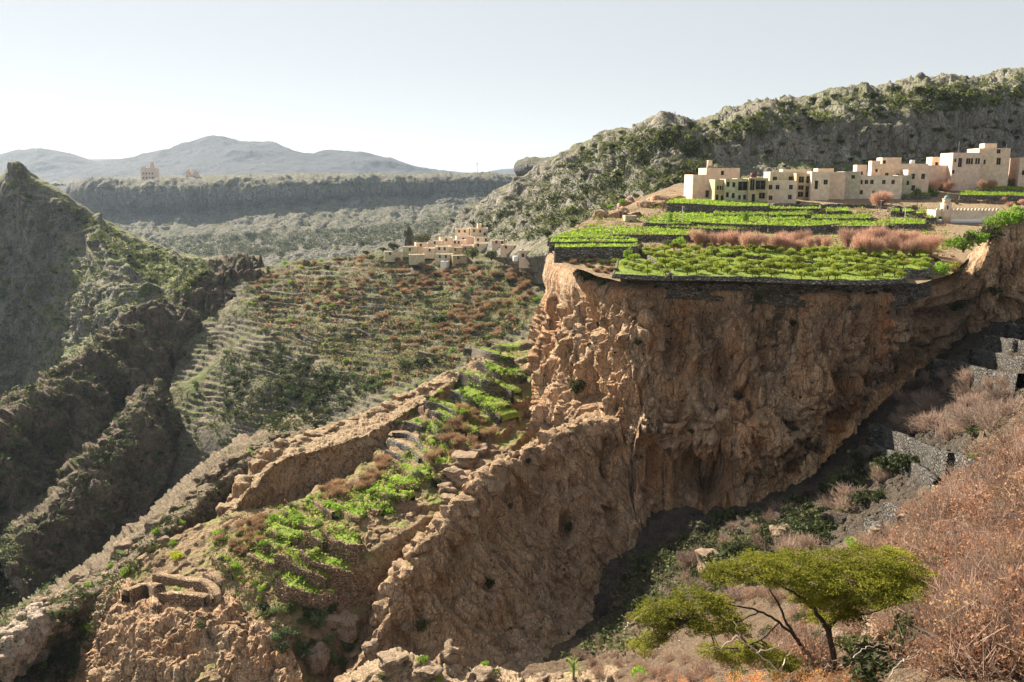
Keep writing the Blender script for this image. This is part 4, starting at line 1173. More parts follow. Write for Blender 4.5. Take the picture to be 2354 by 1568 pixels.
FL = [
 ("bright narrow field against the front walls of the old house with dark balconies", [(1532, 468), (1600, 470), (1665, 474), (1765, 475)], 16, [(1545, 459), (1640, 461), (1765, 467)]),
 ("thin green strip field in front of the square house with small windows", [(1765, 481), (1830, 481), (1888, 480)], 8, [(1765, 474), (1885, 474)]),
 ("short field beside the pink blossom tree with dark wall below", [(1900, 487), (1950, 486)], 10, [(1900, 480), (1948, 480)]),
 ("thin upper field split by a low wall under the front strip field", [(1640, 494), (1700, 495), (1765, 494)], 6, [(1642, 483), (1765, 484)]),
 ("narrow field continuing the thin upper strip towards the pink tree", [(1768, 495), (1865, 495)], 7, [(1768, 486), (1862, 486)]),
 ("largest bright field in the middle of the plateau", [(1512, 507), (1600, 512), (1700, 517), (1765, 518)], 9, [(1525, 491), (1600, 492), (1765, 497)]),
 ("small bright field at the corner with the free-standing sapling", [(1478, 512), (1530, 515), (1590, 516)], 9, [(1500, 500), (1590, 500)]),
 ("low strip field under the corner field, edged by grey wall", [(1530, 523), (1600, 525), (1700, 529)], 6, [(1540, 518), (1700, 521)]),
 ("middle field behind the wall with the dark gaps", [(1768, 506), (1850, 506)], 5, [(1768, 498), (1850, 498)]),
 ("wide bright field in front of the middle gaps, its front wall dark", [(1765, 519), (1850, 521), (1928, 515)], 12, [(1767, 508), (1928, 505)]),
 ("yellow-green strip field above a long black shadowed wall", [(1866, 503), (1930, 503), (2005, 502)], 9, [(1866, 496), (2005, 495)]),
 ("bright field left of the lamp post below the pink tree", [(1912, 520), (1980, 521), (2043, 519)], 10, [(1935, 508), (2043, 508)]),
 ("short bright field reaching the lamp post", [(2046, 516), (2128, 516)], 8, [(2046, 508), (2128, 508)]),
 ("tiny crop plot, first of the row below the stone yard", [(2048, 487), (2068, 487)], 6, [(2048, 482), (2068, 482)]),
 ("tiny crop plot in the middle of the row below the stone yard", [(2075, 487), (2098, 487)], 6, [(2075, 482), (2098, 482)]),
 ("tiny crop plot, last of the row below the stone yard", [(2107, 491), (2126, 491)], 6, [(2107, 486), (2126, 486)]),
 ("little bright field touching the wall of the crenellated building", [(2128, 502), (2153, 502)], 8, [(2130, 493), (2153, 493)]),
 ("two small plots of bright crop at the foot of the round-cornered house", [(2078, 450), (2138, 450)], 5, [(2078, 442), (2138, 442)]),
 ("upper bright field below the big pink house", [(2243, 436), (2300, 437), (2420, 437)], 6, [(2248, 424), (2420, 424)]),
 ("lower bright field below the big pink house", [(2205, 448), (2280, 450), (2420, 451)], 10, [(2208, 441), (2420, 442)]),
 ("olive-green field with a worn patch on the tip above the red rocks", [(1402, 540), (1500, 541), (1617, 542)], 9, [(1405, 525), (1500, 524), (1610, 533)]),
 ("outermost lawn-like field on the plateau's tip, uppermost of three steps", [(1260, 548), (1330, 547), (1445, 549)], 6, [(1330, 529), (1400, 527), (1445, 536)]),
 ("thin green step on the plateau's tip over the long dark wall", [(1264, 557), (1350, 557), (1465, 557)], 12, [(1268, 551), (1465, 552)]),
 ("lowest green strip on the plateau's tip above the tallest dark wall", [(1276, 570), (1350, 569), (1465, 568)], 22, [(1278, 563), (1465, 563)]),
 ("upper orchard terrace behind the long grey wall", [(1625, 579), (1765, 592), (1865, 603), (1948, 610), (2040, 620), (2138, 622)], 10, [(1625, 572), (1800, 571), (2138, 578)]),
 ("front orchard terrace with round trees on the cliff edge", [(1548, 636), (1660, 637), (1765, 640), (1865, 645), (2000, 646), (2083, 642)], 24, [(1470, 574), (1620, 583), (1765, 597), (1865, 608), (1948, 615), (2080, 630)]),
 ("small lower orchard corner beside the curved grey wall", [(1408, 630), (1470, 634), (1540, 636)], 24, [(1420, 598), (1466, 594), (1538, 622)]),
 ("shaded dry strip behind the small lower orchard", [(1300, 600), (1360, 604), (1410, 606)], 6, [(1290, 594), (1410, 594)]),
]
for i, (lb, fr, w, bk) in enumerate(FL):
    dull = i in (20, 3, 10, 14, 15)
    if i < 27:
        field(lb, fr, w, bk, 'crop', 3.6 if i < 24 else 4.0, 0.32 if i < 24 else 0.14, skirt=None if i < 25 else 0.6)

# rim wall of rough stone under the front orchard, along the cliff edge
def wall_strip(name, label, pts, h_px, mat, thick=0.5, group=None, up=0.0, deep=0.8, dmode='PP', dget=None):
    """free or retaining wall: pts = (x, y_top); foot h_px lower on the ground."""
    n = max(6, int(sum(math.hypot(pts[i + 1][0] - pts[i][0], pts[i + 1][1] - pts[i][1]) for i in range(len(pts) - 1)) / 5))
    a = line_pts(pts, n)
    h = np.broadcast_to(np.asarray(h_px, float), (n,)) if np.isscalar(h_px) else np.interp(np.linspace(0, 1, n), np.linspace(0, 1, len(h_px)), h_px)
    if dget is not None:
        dd = np.interp(a[:, 0], [q[0] for q in dget], [q[1] for q in dget])
    else:
        dd = []
        for (x, y), hh in zip(a, h):
            p = hit(x, y + hh)
            dd.append(p.y if p is not None else np.nan)
        dd = np.array(dd)
        ok = ~np.isnan(dd)
        dd = np.interp(np.arange(n), np.arange(n)[ok], dd[ok])
        dd = np.minimum(dd, np.median(dd) * 1.12)
        ker = np.array([1, 2, 3, 2, 1]) / 9
        dd = np.convolve(np.r_[dd[0], dd[0], dd, dd[-1], dd[-1]], ker, 'valid')
    top = P(a[:, 0], a[:, 1], dd)
    t = np.gradient(top, axis=0)
    t[:, 2] = 0
    nr = np.stack([-t[:, 1], t[:, 0], 0 * t[:, 0]], 1)
    nr /= np.linalg.norm(nr, axis=1, keepdims=True) + 1e-9
    nr *= np.sign((nr * top).sum(1))[:, None] * 1.0        # points away from camera
    jit = 0.16 * fbm(top / 0.7, 2)[:, None] + 0.22 * fbm(top / 3.5, 2)[:, None]
    hw = (h / F * dd)[:, None]
    rows = [top + nr * thick + [0, 0, -hw.max() - deep], top + nr * thick + jit * [0, 0, 1.5], top + jit * [0, 0, 1.5]]
    for q in (0.25, 0.5, 0.75, 1.0):
        pq = top - nr * 0.12 * q
        pq = pq + 0.13 * fbm(pq / 0.6 + q, 3)[:, None] * nr
        pq[:, 2] -= hw[:, 0] * q
        rows.append(pq)
    last = rows[-1].copy()
    last[:, 2] -= deep
    rows.append(last)
    g = np.stack(rows)
    c = top.mean(0)
    f = grid_faces(len(rows), n)
    add_ground(g)
    me = mesh_np(name, g - c, f, M[mat], False)
    o = link(name, me, None, c)
    return tag(o, label, "wall", group), top, nr

_rimd = [(1400, 150.8), (1432, 148.6), (1560, 145.6), (1700, 144.3), (1800, 143.6), (1950, 145.2), (2080, 147.3), (2185, 155)]
wall_strip("rim_wall", "long rough dark stone wall along the cliff edge below the front orchard", [(1540, 640), (1660, 641), (1765, 644), (1865, 649), (2000, 651), (2090, 646), (2140, 640)], [26, 30, 34, 38, 42, 38, 20], 'stone_wall', 1.2, None, deep=1.5, dget=_rimd)
wall_strip("rim_wall", "paler sunlit-topped wall section at the cliff edge under the small orchard corner", [(1428, 634), (1480, 638), (1530, 640), (1556, 641)], [30, 30, 28, 26], 'grey_wall', 1.0, None, deep=1.5, dget=_rimd)
wall_strip("garden_wall", "curved pale grey wall round the end of the front orchard", [(1463, 590), (1470, 600), (1490, 609), (1520, 617), (1545, 622), (1549, 634)], [6, 7, 8, 9, 12, 10], 'grey_wall', 0.4)

refresh()
# orchard trees
OC = [shrub_mesh("orchard_crown", 100 + i, L['orchard'], 700, 0.10, 6, 0.1, 0.40, 0.6, 0, 0.6) for i in range(4)]
OT = [trunk_mesh("orchard_trunk", 110 + i, M['bark'], 0.4, 0.055) for i in range(2)]
def orch(poly, n, seed, label, group, s=1.0, sep=13):
    for p in spots(poly, n, seed, sep):
        k = s * _rs.uniform(0.75, 1.15)
        lb, gp = where(label, group, p, k / s)
        tree("orchard_tree", p, k, _rs.choice(OT), _rs.choice(OC), lb, "tree", gp)

orch([(1470, 580), (1540, 574), (1625, 583), (1765, 598), (1865, 610), (1948, 618), (2070, 632), (2075, 641), (1865, 643), (1765, 638), (1660, 634), (1552, 632), (1545, 618), (1490, 606)], 110, 21, "front fruit tree", "round fruit trees on the front orchard terrace", 1.4, 15)
orch([(1640, 574), (1800, 575), (2130, 588), (2134, 619), (2040, 617), (1948, 608), (1865, 600), (1765, 589)], 70, 22, "upper fruit tree", "round fruit trees on the upper orchard terrace", 1.3, 15)
orch([(1412, 606), (1462, 600), (1540, 626), (1536, 634), (1470, 632)], 12, 23, "low corner fruit tree", "fruit trees in the small orchard corner", 1.25, 16)

# leafless pinkish trees behind the orchard
BC = [bare_mesh("bare_crown", 130 + i, L['pink'], 620, 6, 0.35, 0.85, 0.011, 0.32) for i in range(4)]
BT = [trunk_mesh("bare_trunk", 140 + i, M['grey_bark'], 0.5, 0.06) for i in range(2)]
def bare_row(poly, n, seed, label, group, s, sep, sz=None):
    for p in spots(poly, n, seed, sep):
        k = s * _rs.uniform(0.8, 1.2)
        lb, gp = where(label, group, p, k / s)
        tree("bare_tree", p, k, _rs.choice(BT), _rs.choice(BC), lb, "tree", gp, sz and sz * k / s)
bare_row([(1600, 562), (1760, 564), (1900, 566), (1900, 580), (1760, 578), (1610, 574)], 19, 31, "leafless pinkish tree", "leafless trees along the back of the orchard", 2.0, 15, 2.4)
bare_row([(1930, 566), (2130, 566), (2150, 590), (2000, 590), (1930, 580)], 17, 32, "tall rose-brown leafless tree", "taller leafless trees at the end of the orchard", 2.3, 17, 2.9)
bare_row([(2125, 432), (2185, 425), (2330, 420), (2330, 432), (2200, 440), (2130, 446)], 15, 33, "leafless grove tree", "leafless trees before the big pink house", 2.6, 14, 2.6)
bare_row([(2300, 462), (2400, 460), (2400, 478), (2290, 480)], 6, 34, "leafless bush", "leafless bushes behind the crenellated building", 1.5, 16)

# the blossom tree in front of the houses and single garden trees
BLOS = bare_mesh("blossom_crown", 150, L['pink'], 1500, 7, 0.25, 1.0, 0.012, 0.25, 500, 0.035)
def single(name, x, y, s, sz, crown, label, cat="tree", trunk=None):
    p = hit(x, y)
    if p is None:
        p = Vector(PP(x, y))
    return tree(name, p, s, trunk or BT[0], crown, label, cat, None, sz)
t_ = single("blossom_tree", 2024, 472, 3.7, 3.4, BLOS, "big rose-pink blossoming tree in the yard before the cream house")
SH = {k: [shrub_mesh(k + "_shrub", 160 + 7 * j + i, L[k], 420, 0.10, 5) for i in range(3)] for j, k in enumerate(('dark', 'olive', 'bright', 'sage', 'lime'))}
RU = [bare_mesh("rust_shrub", 200 + i, L['rust'], 330, 5, 0.1, 0.7, 0.02, 0.34, 90, 0.07) for i in range(4)]
GT = [bare_mesh("grey_shrub", 210 + i, L['greytwig'], 380, 5, 0.1, 0.8, 0.014, 0.36) for i in range(3)]
single("garden_tree", 1933, 452, 1.5, 2.2, SH['dark'][0], "dark round evergreen tree against the wall of the pale house")
single("garden_tree", 1893, 455, 1.1, 2.0, SH['olive'][0], "slim olive-green tree at the corner beside the pale house")
single("garden_tree", 2108, 450, 1.6, 2.4, SH['sage'][0], "grey-green tree before the round-cornered house")
single("garden_tree", 2138, 450, 1.9, 2.8, SH['bright'][1], "fresh green tree at the end of the house row")
single("garden_tree", 2150, 452, 1.4, 2.2, SH['sage'][2], "sage-green tree between the house row and the bare grove")
single("sapling", 1712, 510, 1.3, 2.6, SH['bright'][2], "light green sapling standing alone in the middle fields")
single("sapling", 1858, 503, 1.2, 2.0, SH['bright'][0], "bright green bush growing out of a field wall by the middle gaps")
single("sapling", 1540, 508, 0.9, 2.2, SH['bright'][1], "thin green sapling in the small corner field")
single("sapling", 1793, 501, 0.9, 1.6, SH['bright'][0], "small green bush on the wall of the strip field")
single("garden_tree", 1560, 566, 1.7, 2.0, SH['bright'][2], "leafy green tree at the near end of the bare tree row")
single("garden_tree", 1535, 566, 1.5, 1.6, SH['olive'][2], "duller green bush beside the leafy tree by the orchard")
single("garden_tree", 2170, 632, 2.0, 2.5, SH['bright'][0], "large fresh green bush at the right end of the orchard terraces")
single("garden_tree", 2190, 622, 1.3, 1.8, SH['lime'][1], "yellow-green bush above the large fresh green bush")
single("garden_tree", 1445, 597, 1.2, 2.4, SH['bright'][1], "slender green tree over the long dark wall of the plateau tip")
for i, (x, y) in enumerate(((1835, 470), (1700, 462), (2100, 478), (2200, 470))):
    single("garden_tree", x, y, 0.8, 0.9, SH['olive'][i % 3], ["dusty bush on the bare yard", "low bush by the old house front", "dark bush in the stone yard below the pink tree", "bush beside the dome turret"][i])

# ---------------------------------------------------------------- houses
WIN = {}
def opening(name, w, h, mat_f, mat_p, parent, loc, mull):
    """window or door set in its opening: frame with a pane behind it."""
    key = (round(w, 1), round(h, 1), mull)
    if key not in WIN:
        m = MB()
        t = min(0.09, w * 0.12)
        m.box(-w / 2, -w / 2 + t, -0.04, 0.04, 0, h).box(w / 2 - t, w / 2, -0.04, 0.04, 0, h)
        m.box(-w / 2 + t, w / 2 - t, -0.04, 0.04, h - t, h).box(-w / 2 + t, w / 2 - t, -0.04, 0.04, 0, t)
        if mull:
            m.box(-t / 2, t / 2, -0.03, 0.03, t, h - t)
        p = MB().box(-w / 2 + t, w / 2 - t, 0.0, 0.02, t, h - t)
        WIN[key] = (m.mesh("window_frame", M['frame']), p.mesh("pane", M['pane']))
    f, p = WIN[key]
    o = link(name, f, parent, loc)
    link("pane", p, o)
    return o

def facade(m, w, h, ops, y=0.0, rec=0.28, bz=-2.0):
    """front wall in the plane y with recessed openings (x, z, w, h)."""
    xs_ = sorted({-w / 2, w / 2, *[o[0] - o[2] / 2 for o in ops], *[o[0] + o[2] / 2 for o in ops]})
    zs_ = sorted({bz, h, *[o[1] for o in ops], *[o[1] + o[3] for o in ops]})
    for i in range(len(xs_) - 1):
        for j in range(len(zs_) - 1):
            xm, zm = (xs_[i] + xs_[i + 1]) / 2, (zs_[j] + zs_[j + 1]) / 2
            if not any(abs(xm - o[0]) < o[2] / 2 and o[1] < zm < o[1] + o[3] for o in ops):
                m.add([(xs_[i], y, zs_[j]), (xs_[i + 1], y, zs_[j]), (xs_[i + 1], y, zs_[j + 1]), (xs_[i], y, zs_[j + 1])], [(0, 1, 2, 3)])
    for x, z, a, b in ops:
        x0, x1, z1 = x - a / 2, x + a / 2, z + b
        y1 = y + rec
        m.add([(x0, y, z), (x1, y, z), (x1, y, z1), (x0, y, z1), (x0, y1, z), (x1, y1, z), (x1, y1, z1), (x0, y1, z1)],
              [(0, 4, 5, 1), (1, 5, 6, 2), (2, 6, 7, 3), (3, 7, 4, 0), (4, 7, 6, 5)])

def house(label, x0, x1, yt, yb, deep, mat, ops=(), rz=0.0, d=None, base=None, par=0.5, cat="house", group=None, extra=None, cren=0, name="house", z0=0.0):
    """box house seen between x0..x1 and yt..yb; ops = (fraction x, fraction z, width, height[, kind])."""
    xc = (x0 + x1) / 2
    if base is None:
        b = PP(xc, yb) if d is None else P(xc, yb, d)
    else:
        b = base
    dd = b[1]
    w, h = (x1 - x0) / F * dd, (yb - yt) / F * dd
    e = empty(name, b, R(rz))
    tag(e, label, cat, group)
    m = MB()
    ol = [(-w / 2 + o[0] * w, o[1] * h, o[2], o[3]) for o in ops]
    bz = -5.5 if d is not None else -2.0
    facade(m, w, h, ol, bz=bz)
    q = [(-w / 2, 0, bz), (w / 2, 0, bz), (w / 2, deep, bz), (-w / 2, deep, bz), (-w / 2, 0, h), (w / 2, 0, h), (w / 2, deep, h), (-w / 2, deep, h)]
    m.add(q, [(1, 2, 6, 5), (2, 3, 7, 6), (3, 0, 4, 7)])
    t = 0.3
    z = h - par
    m.add([(-w / 2, 0, h), (w / 2, 0, h), (w / 2, deep, h), (-w / 2, deep, h), (-w / 2 + t, t, h), (w / 2 - t, t, h), (w / 2 - t, deep - t, h), (-w / 2 + t, deep - t, h),
           (-w / 2 + t, t, z), (w / 2 - t, t, z), (w / 2 - t, deep - t, z), (-w / 2 + t, deep - t, z)],
          [(0, 1, 5, 4), (1, 2, 6, 5), (2, 3, 7, 6), (3, 0, 4, 7), (4, 5, 9, 8), (5, 6, 10, 9), (6, 7, 11, 10), (7, 4, 8, 11)])
    link("wall", m.mesh("wall", M[mat]), e)
    link("roof", MB().box(-w / 2 + t, w / 2 - t, t, deep - t, z - 0.15, z + 0.02).mesh("roof", M['roof']), e)
    for o, (x, zz, a, bb) in zip(ops, ol):
        opening("door" if len(o) > 4 else "window", a, bb, None, None, e, (x, 0.2, zz), a > 0.9 and len(o) < 5)
    if cren:
        n = int(w / 0.75)
        cm = MB().box(-0.2, 0.2, 0, 0.3, 0, 0.45).mesh("merlon", M[mat])
        for i in range(n):
            link("merlon", cm, e, (-w / 2 + (i + 0.5) * w / n, 0.0, h + 0.002))
    return e, w, h

def W(*a, w=1.0, h=1.3):
    return [(x, z, w, h) for x, z in a]
HG = "flat-roofed houses of the plateau village"
house("tall windowless pink side block at the near end of the village", 1591, 1632, 403, 457, 7, 'pinkish', W((0.85, 0.05), w=1.0, h=1.9), 8, group=HG)
house("plain peach upper block with one small window and a rooftop tank", 1622, 1699, 388, 445, 8, 'peach', W((0.48, 0.72), w=0.9, h=1.2), 4, group=HG, d=250)
house("narrow brown mud-plastered bay of the old house with two doorways", 1642, 1666, 414, 466, 6, 'buff', [(0.25, 0.03, 0.8, 1.9, 1), (0.75, 0.1, 0.8, 1.3), (0.3, 0.55, 0.5, 1.1), (0.55, 0.55, 0.5, 1.1), (0.8, 0.55, 0.5, 1.1)], 2, group=HG)
house("pale green-washed middle of the old house with several small windows", 1666, 1693, 413, 468, 6, 'greenish', W((0.2, 0.25), (0.7, 0.22), (0.22, 0.68), (0.72, 0.66), w=0.85, h=1.3), 2, group=HG)
house("recessed bay of the old house with a wide upper loggia", 1693, 1719, 412, 468, 5, 'greenish', [(0.5, 0.52, 2.5, 2.3), (0.25, 0.15, 0.7, 1.2), (0.7, 0.15, 0.8, 1.3)], 2, group=HG)
house("old house front with dark timber balconies and a wide shadowed opening", 1719, 1763, 411, 469, 6, 'buff', [(0.2, 0.53, 1.2, 2.8), (0.62, 0.55, 2.6, 2.4), (0.28, 0.04, 0.9, 2.3, 1), (0.72, 0.2, 1.6, 1.6)], 0, group=HG)
house("square pale house with a row of three small dark windows", 1764, 1829, 417, 463, 7, 'cream', W((0.1, 0.58), (0.34, 0.58), (0.8, 0.58), (0.12, 0.06), (0.78, 0.1), w=1.0, h=1.2), -4, group=HG)
house("grey-green upper storey set back behind the square pale house", 1770, 1862, 396, 440, 8, 'greenish', W((0.12, 0.55), (0.5, 0.55), w=1.2, h=1.1), -3, group=HG, d=250)
house("shadowed house of open dark galleries between two pale houses", 1829, 1866, 400, 456, 6, 'buff', [(0.3, 0.62, 1.4, 1.7), (0.72, 0.6, 1.2, 1.9), (0.3, 0.34, 1.5, 1.2), (0.72, 0.3, 1.3, 1.3), (0.3, 0.05, 1.5, 1.4), (0.7, 0.03, 1.1, 1.8, 1)], -6, group=HG, d=245)
house("pale house with a tall slit window and one square window", 1864, 1904, 396, 457, 7, 'cream', [(0.28, 0.35, 0.9, 2.3), (0.78, 0.52, 1.1, 1.3)], -8, group=HG)
house("blank peach block joined to the pale house with the slit window", 1903, 1940, 397, 455, 7, 'peach', [], -5, group=HG)
house("grey-green house wall with one high window beside the dark evergreen", 1938, 1975, 396, 454, 7, 'greenish', W((0.55, 0.72), w=1.0, h=1.0), -4, group=HG)
house("long cream house with a line of small dark windows behind the blossom tree", 1968, 2070, 405, 453, 8, 'cream', W((0.1, 0.6), (0.22, 0.6), (0.34, 0.6), (0.6, 0.6), (0.8, 0.6), (0.12, 0.12), (0.4, 0.1), w=0.95, h=1.15), -3, group=HG)
house("pale rounded corner block with two narrow windows", 2062, 2092, 404, 449, 6, 'greenish', W((0.3, 0.5), (0.75, 0.5), w=0.7, h=1.2), -10, group=HG, d=247)
house("tall end house with two upper windows above the sage trees", 2085, 2131, 392, 447, 8, 'peach', W((0.25, 0.62), (0.72, 0.62), (0.3, 0.15), w=1.0, h=1.5), -8, group=HG)
house("wide upper storey of the middle house with a pink-framed window", 2022, 2128, 378, 420, 8, 'peach', W((0.16, 0.3), (0.38, 0.25), (0.8, 0.3), w=1.0, h=1.2), -4, group=HG, d=258)
house("topmost peach roof room of the middle house", 2028, 2070, 363, 385, 5, 'peach', W((0.12, 0.3), w=0.9, h=1.2), -4, group=HG, d=262)
house("small roof tower next to the topmost roof room", 2003, 2022, 371, 402, 3, 'peach', W((0.6, 0.2), w=0.7, h=0.9), -4, group=HG, d=258)
house("square roof tower standing apart towards the pale houses", 1969, 1991, 380, 410, 3.5, 'peach', W((0.5, 0.25), w=0.8, h=1.0), -4, group=HG, d=252)
house("low roof parapet block behind the pale houses", 1880, 1915, 388, 410, 5, 'peach', [], -4, group=HG, d=262)
house("low roof block above the grey-green upper storey", 1800, 1862, 390, 410, 5, 'peach', [], -4, group=HG, d=264)
house("long low pink wall house leading to the big pink house", 2118, 2194, 381, 415, 6, 'pinkish', [(0.86, 0.45, 1.3, 0.6)], -6, group=HG, d=266)
house("small peach house with one dark doorway above the low pink wall", 2142, 2177, 362, 392, 5, 'peach', [(0.3, 0.15, 0.9, 1.9, 1), (0.65, 0.2, 0.7, 1.0)], -6, group=HG, d=274)
house("big two-storey pink house with triple arched windows", 2189, 2250, 353, 402, 10, 'pinkish', [(0.1, 0.58, 0.6, 1.0), (0.27, 0.35, 1.1, 2.6), (0.52, 0.48, 0.6, 1.7), (0.6, 0.48, 0.6, 1.7), (0.69, 0.48, 0.6, 1.7), (0.84, 0.48, 0.6, 1.7), (0.93, 0.48, 0.6, 1.7), (0.06, 0.05, 0.7, 1.1)], -6, group=HG, d=262)
house("tall right half of the big pink house with a stepped roof", 2249, 2315, 343, 402, 10, 'peach', [(0.65, 0.38, 1.2, 2.0), (0.62, 0.8, 1.1, 1.2), (0.2, 0.4, 0.6, 1.3)], -8, group=HG, d=264)
house("rounded peach roof room crowning the big pink house", 2262, 2288, 331, 362, 4, 'peach', [], -8, group=HG, d=266)
house("cream flat house at the very end of the village, with a grey side wall", 2308, 2354, 385, 420, 8, 'cream', W((0.8, 0.3), w=0.8, h=1.2), -10, group=HG)
house("tall pink block cut by the picture edge at the end of the village", 2343, 2410, 364, 420, 8, 'pinkish', W((0.15, 0.3), w=0.9, h=1.4), -10, group=HG, d=262)

# crenellated building with its dome turret
e_, w_, h_ = house("long cream building with a crenellated parapet near the rock outcrop", 2153, 2292, 484, 507, 5.5, 'cream', [(0.08, 0.05, 0.9, 0.8)], -5, cat="mosque", cren=1, name="crenellated_building")
link("plinth", MB().box(-w_ / 2 - 0.25, w_ / 2 + 0.25, -0.25, -0.003, -0.6, 0.28).mesh("plinth", M['white']), e_)
b = np.array(e_.location)
d_ = b[1]
tw = empty("dome_turret", P(2174, 486, d_ + 0.7), 0)
tag(tw, "slim stepped turret with a small teal dome beside the crenellated building", "turret")
th = 41 / F * d_
m = MB().box(-0.9, 0.9, -0.8, 0.8, -3, th * 0.45).box(-0.62, 0.62, -0.6, 0.6, th * 0.45 + 0.002, th * 0.66).box(-0.72, 0.72, -0.7, 0.7, th * 0.66 + 0.004, th * 0.70)
link("shaft", m.mesh("shaft", M['peach']), tw)
an = np.linspace(0, math.pi / 2, 7)
m = MB().tube([(0, 0, th * 0.70 + math.sin(t) * 0.75) for t in an] + [(0, 0, th * 0.70 + 1.15)], [0.6 * math.cos(t) + 0.02 for t in an] + [0.02], 6)
link("dome", m.mesh("dome", M['teal'], True), tw)
link("window", MB().box(-0.16, 0.16, -0.84, -0.802, th * 0.12, th * 0.32).mesh("window", M['pane']), tw)

# rooftop things, poles
def cyl(name, label, cat, c, r, h, mat, seg=12, group=None):
    an = np.linspace(0, 2 * math.pi, seg, endpoint=False)
    m = MB()
    v = [(r * math.cos(a), r * math.sin(a), z) for z in (0, h * 0.94) for a in an] + [(r * 0.8 * math.cos(a), r * 0.8 * math.sin(a), h) for a in an]
    f = [(i + k, (i + 1) % seg + k, (i + 1) % seg + seg + k, i + seg + k) for k in (0, seg) for i in range(seg)]
    m.add(v, f)
    m.f.append(np.array([(2 * seg, 2 * seg + i, 2 * seg + i + 1, 2 * seg + i + 2) for i in range(1, seg - 2, 2)]))
    e = empty(name, c)
    tag(e, label, cat, group)
    link("body", m.mesh("tank_body", M[mat], False), e)
    link("stand", MB().box(-r * 0.9, r * 0.9, -r * 0.9, r * 0.9, -1.2, -0.002).mesh("stand", M['frame']), e)
    return e
cyl("water_tank", "round peach water tank on the roof of the plain upper block", "tank", P(1631, 381, 253), 0.75, 1.5, 'peach')
cyl("water_tank", "dark red water tank on the roof of the old balcony house", "tank", P(1732, 407, 246), 0.85, 1.1, 'darkred')
cyl("water_tank", "small white tank on the wide upper storey roof", "tank", P(2097, 376, 262), 0.7, 1.0, 'white')
def pole(label, x, y, h, d=None, arm=True, name="lamp_post", cat="lamp post", mat='steel', r=0.07):
    b = hit(x, y) if d is None else Vector(P(x, y, d))
    e = empty(name, b)
    tag(e, label, cat)
    link("post", MB().tube([(0, 0, -0.5), (0, 0, h * 0.5), (0, 0, h)], [r, r * 0.8, r * 0.6]).mesh("post", M[mat], True), e)
    if arm:
        link("lamp", MB().box(-0.1, 0.5, -0.1, 0.1, h + 0.003, h + 0.12).mesh("lamp", M['white']), e)
    return e
pole("white lamp post between the bright fields near the crenellated building", 2079, 517, 3.6, mat='white')
pole("tall lamp post standing before the blossom tree", 2024, 490, 3.0)
pole("lamp post by the pale strip wall of the middle fields", 1568, 512, 3.4, mat='white')
pole("dark pole beside the round-cornered house", 2108, 478, 4.2, arm=False, name="utility_pole", cat="pole", mat='bark')
pole("thin mast on the flat roof of the big pink house", 2203, 357, 4.0, 264, False, "roof_mast", "mast")
pole("short mast at the stepped end of the big pink house roof", 2313, 348, 2.4, 264, False, "roof_mast", "mast")
# village yard: low walls and parked things
wall_strip("yard_wall", "low pale wall along the dirt yard before the house row", [(1892, 449), (1940, 450), (1975, 451)], 5, 'cream', 0.3)
wall_strip("yard_wall", "long grey stone wall below the dirt yard, above the strip fields", [(1765, 469), (1850, 470), (1960, 470), (2040, 474), (2110, 476)], 7, 'grey_wall', 0.4)
wall_strip("yard_wall", "grey stone wall stepping down beside the tiny crop plots", [(2040, 480), (2090, 494), (2150, 497)], 6, 'grey_wall', 0.4)
wall_strip("yard_wall", "brown terrace wall behind the crenellated building", [(2180, 458), (2260, 461), (2354, 464)], 7, 'warm_wall', 0.4)
# person on the dirt yard: a dark walking figure about 1.7 m tall
def person(label, x, y):
    p = hit(x, y)
    e = empty("person", p)
    tag(e, label, "person")
    m = MB().tube([(-0.12, 0, 0), (-0.11, 0.02, 0.45), (-0.07, 0, 0.85), (0, 0, 1.1), (0, 0, 1.38), (0, 0, 1.47), (0, 0.0, 1.52), (0, -0.02, 1.62), (0, 0, 1.72)], [0.07, 0.08, 0.11, 0.17, 0.2, 0.09, 0.07, 0.1, 0.05])
    m.tube([(0.12, -0.12, 0), (0.11, -0.06, 0.45), (0.07, 0, 0.85), (0.03, 0, 1.0)], [0.06, 0.07, 0.1, 0.1])
    for s in (-1, 1):
        m.tube([(0.17 * s, 0, 1.4), (0.25 * s, 0.03, 1.1), (0.24 * s, -0.08, 0.82)], [0.07, 0.05, 0.04])
    link("body", m.mesh("body", M['pane'], True), e)
person("dark-clothed person walking across the dirt yard", 2042, 466)

# red rock knobs and stone hut at the plateau's far tip
RK = [rock_mesh("rock", 40 + i, M['cliff'], 14, 0.4) for i in range(3)]
BK = [rock_mesh("boulder", 50 + i, M['boulder'], 8, 0.55) for i in range(5)]
def knob(label, x, y, s, me, sz=None, d=None, name="rock_outcrop"):
    p = hit(x, y) if d is None else Vector(P(x, y, d))
    o = put(name, me, p, (s, s * 0.9, sz or s * 0.7), label, "rock", None)
    return o
knob("red-brown rounded rock knob at the far tip of the plateau", 1398, 524, 3.2, RK[0], 3.4, 215)
knob("darker red rock face below the stone hut", 1432, 524, 4.2, RK[1], 3.4, 217)
knob("sloping red rock between the hut and the bright fields", 1500, 497, 4.0, RK[2], 3.0, 232)
knob("grass-topped dark rock above the corner field", 1522, 480, 4.2, RK[0], 3.0, 245)
knob("pale grey limestone rock at the foot of the hill beside the upper crops", 1447, 482, 3.2, RK[1], 2.6, 268)
house("roofless grey stone hut on the red rocks of the plateau tip", 1437, 1464, 496, 521, 3, 'buff', [(0.5, 0.02, 0.7, 1.4, 1)], 5, d=206, cat="hut", name="stone_hut")
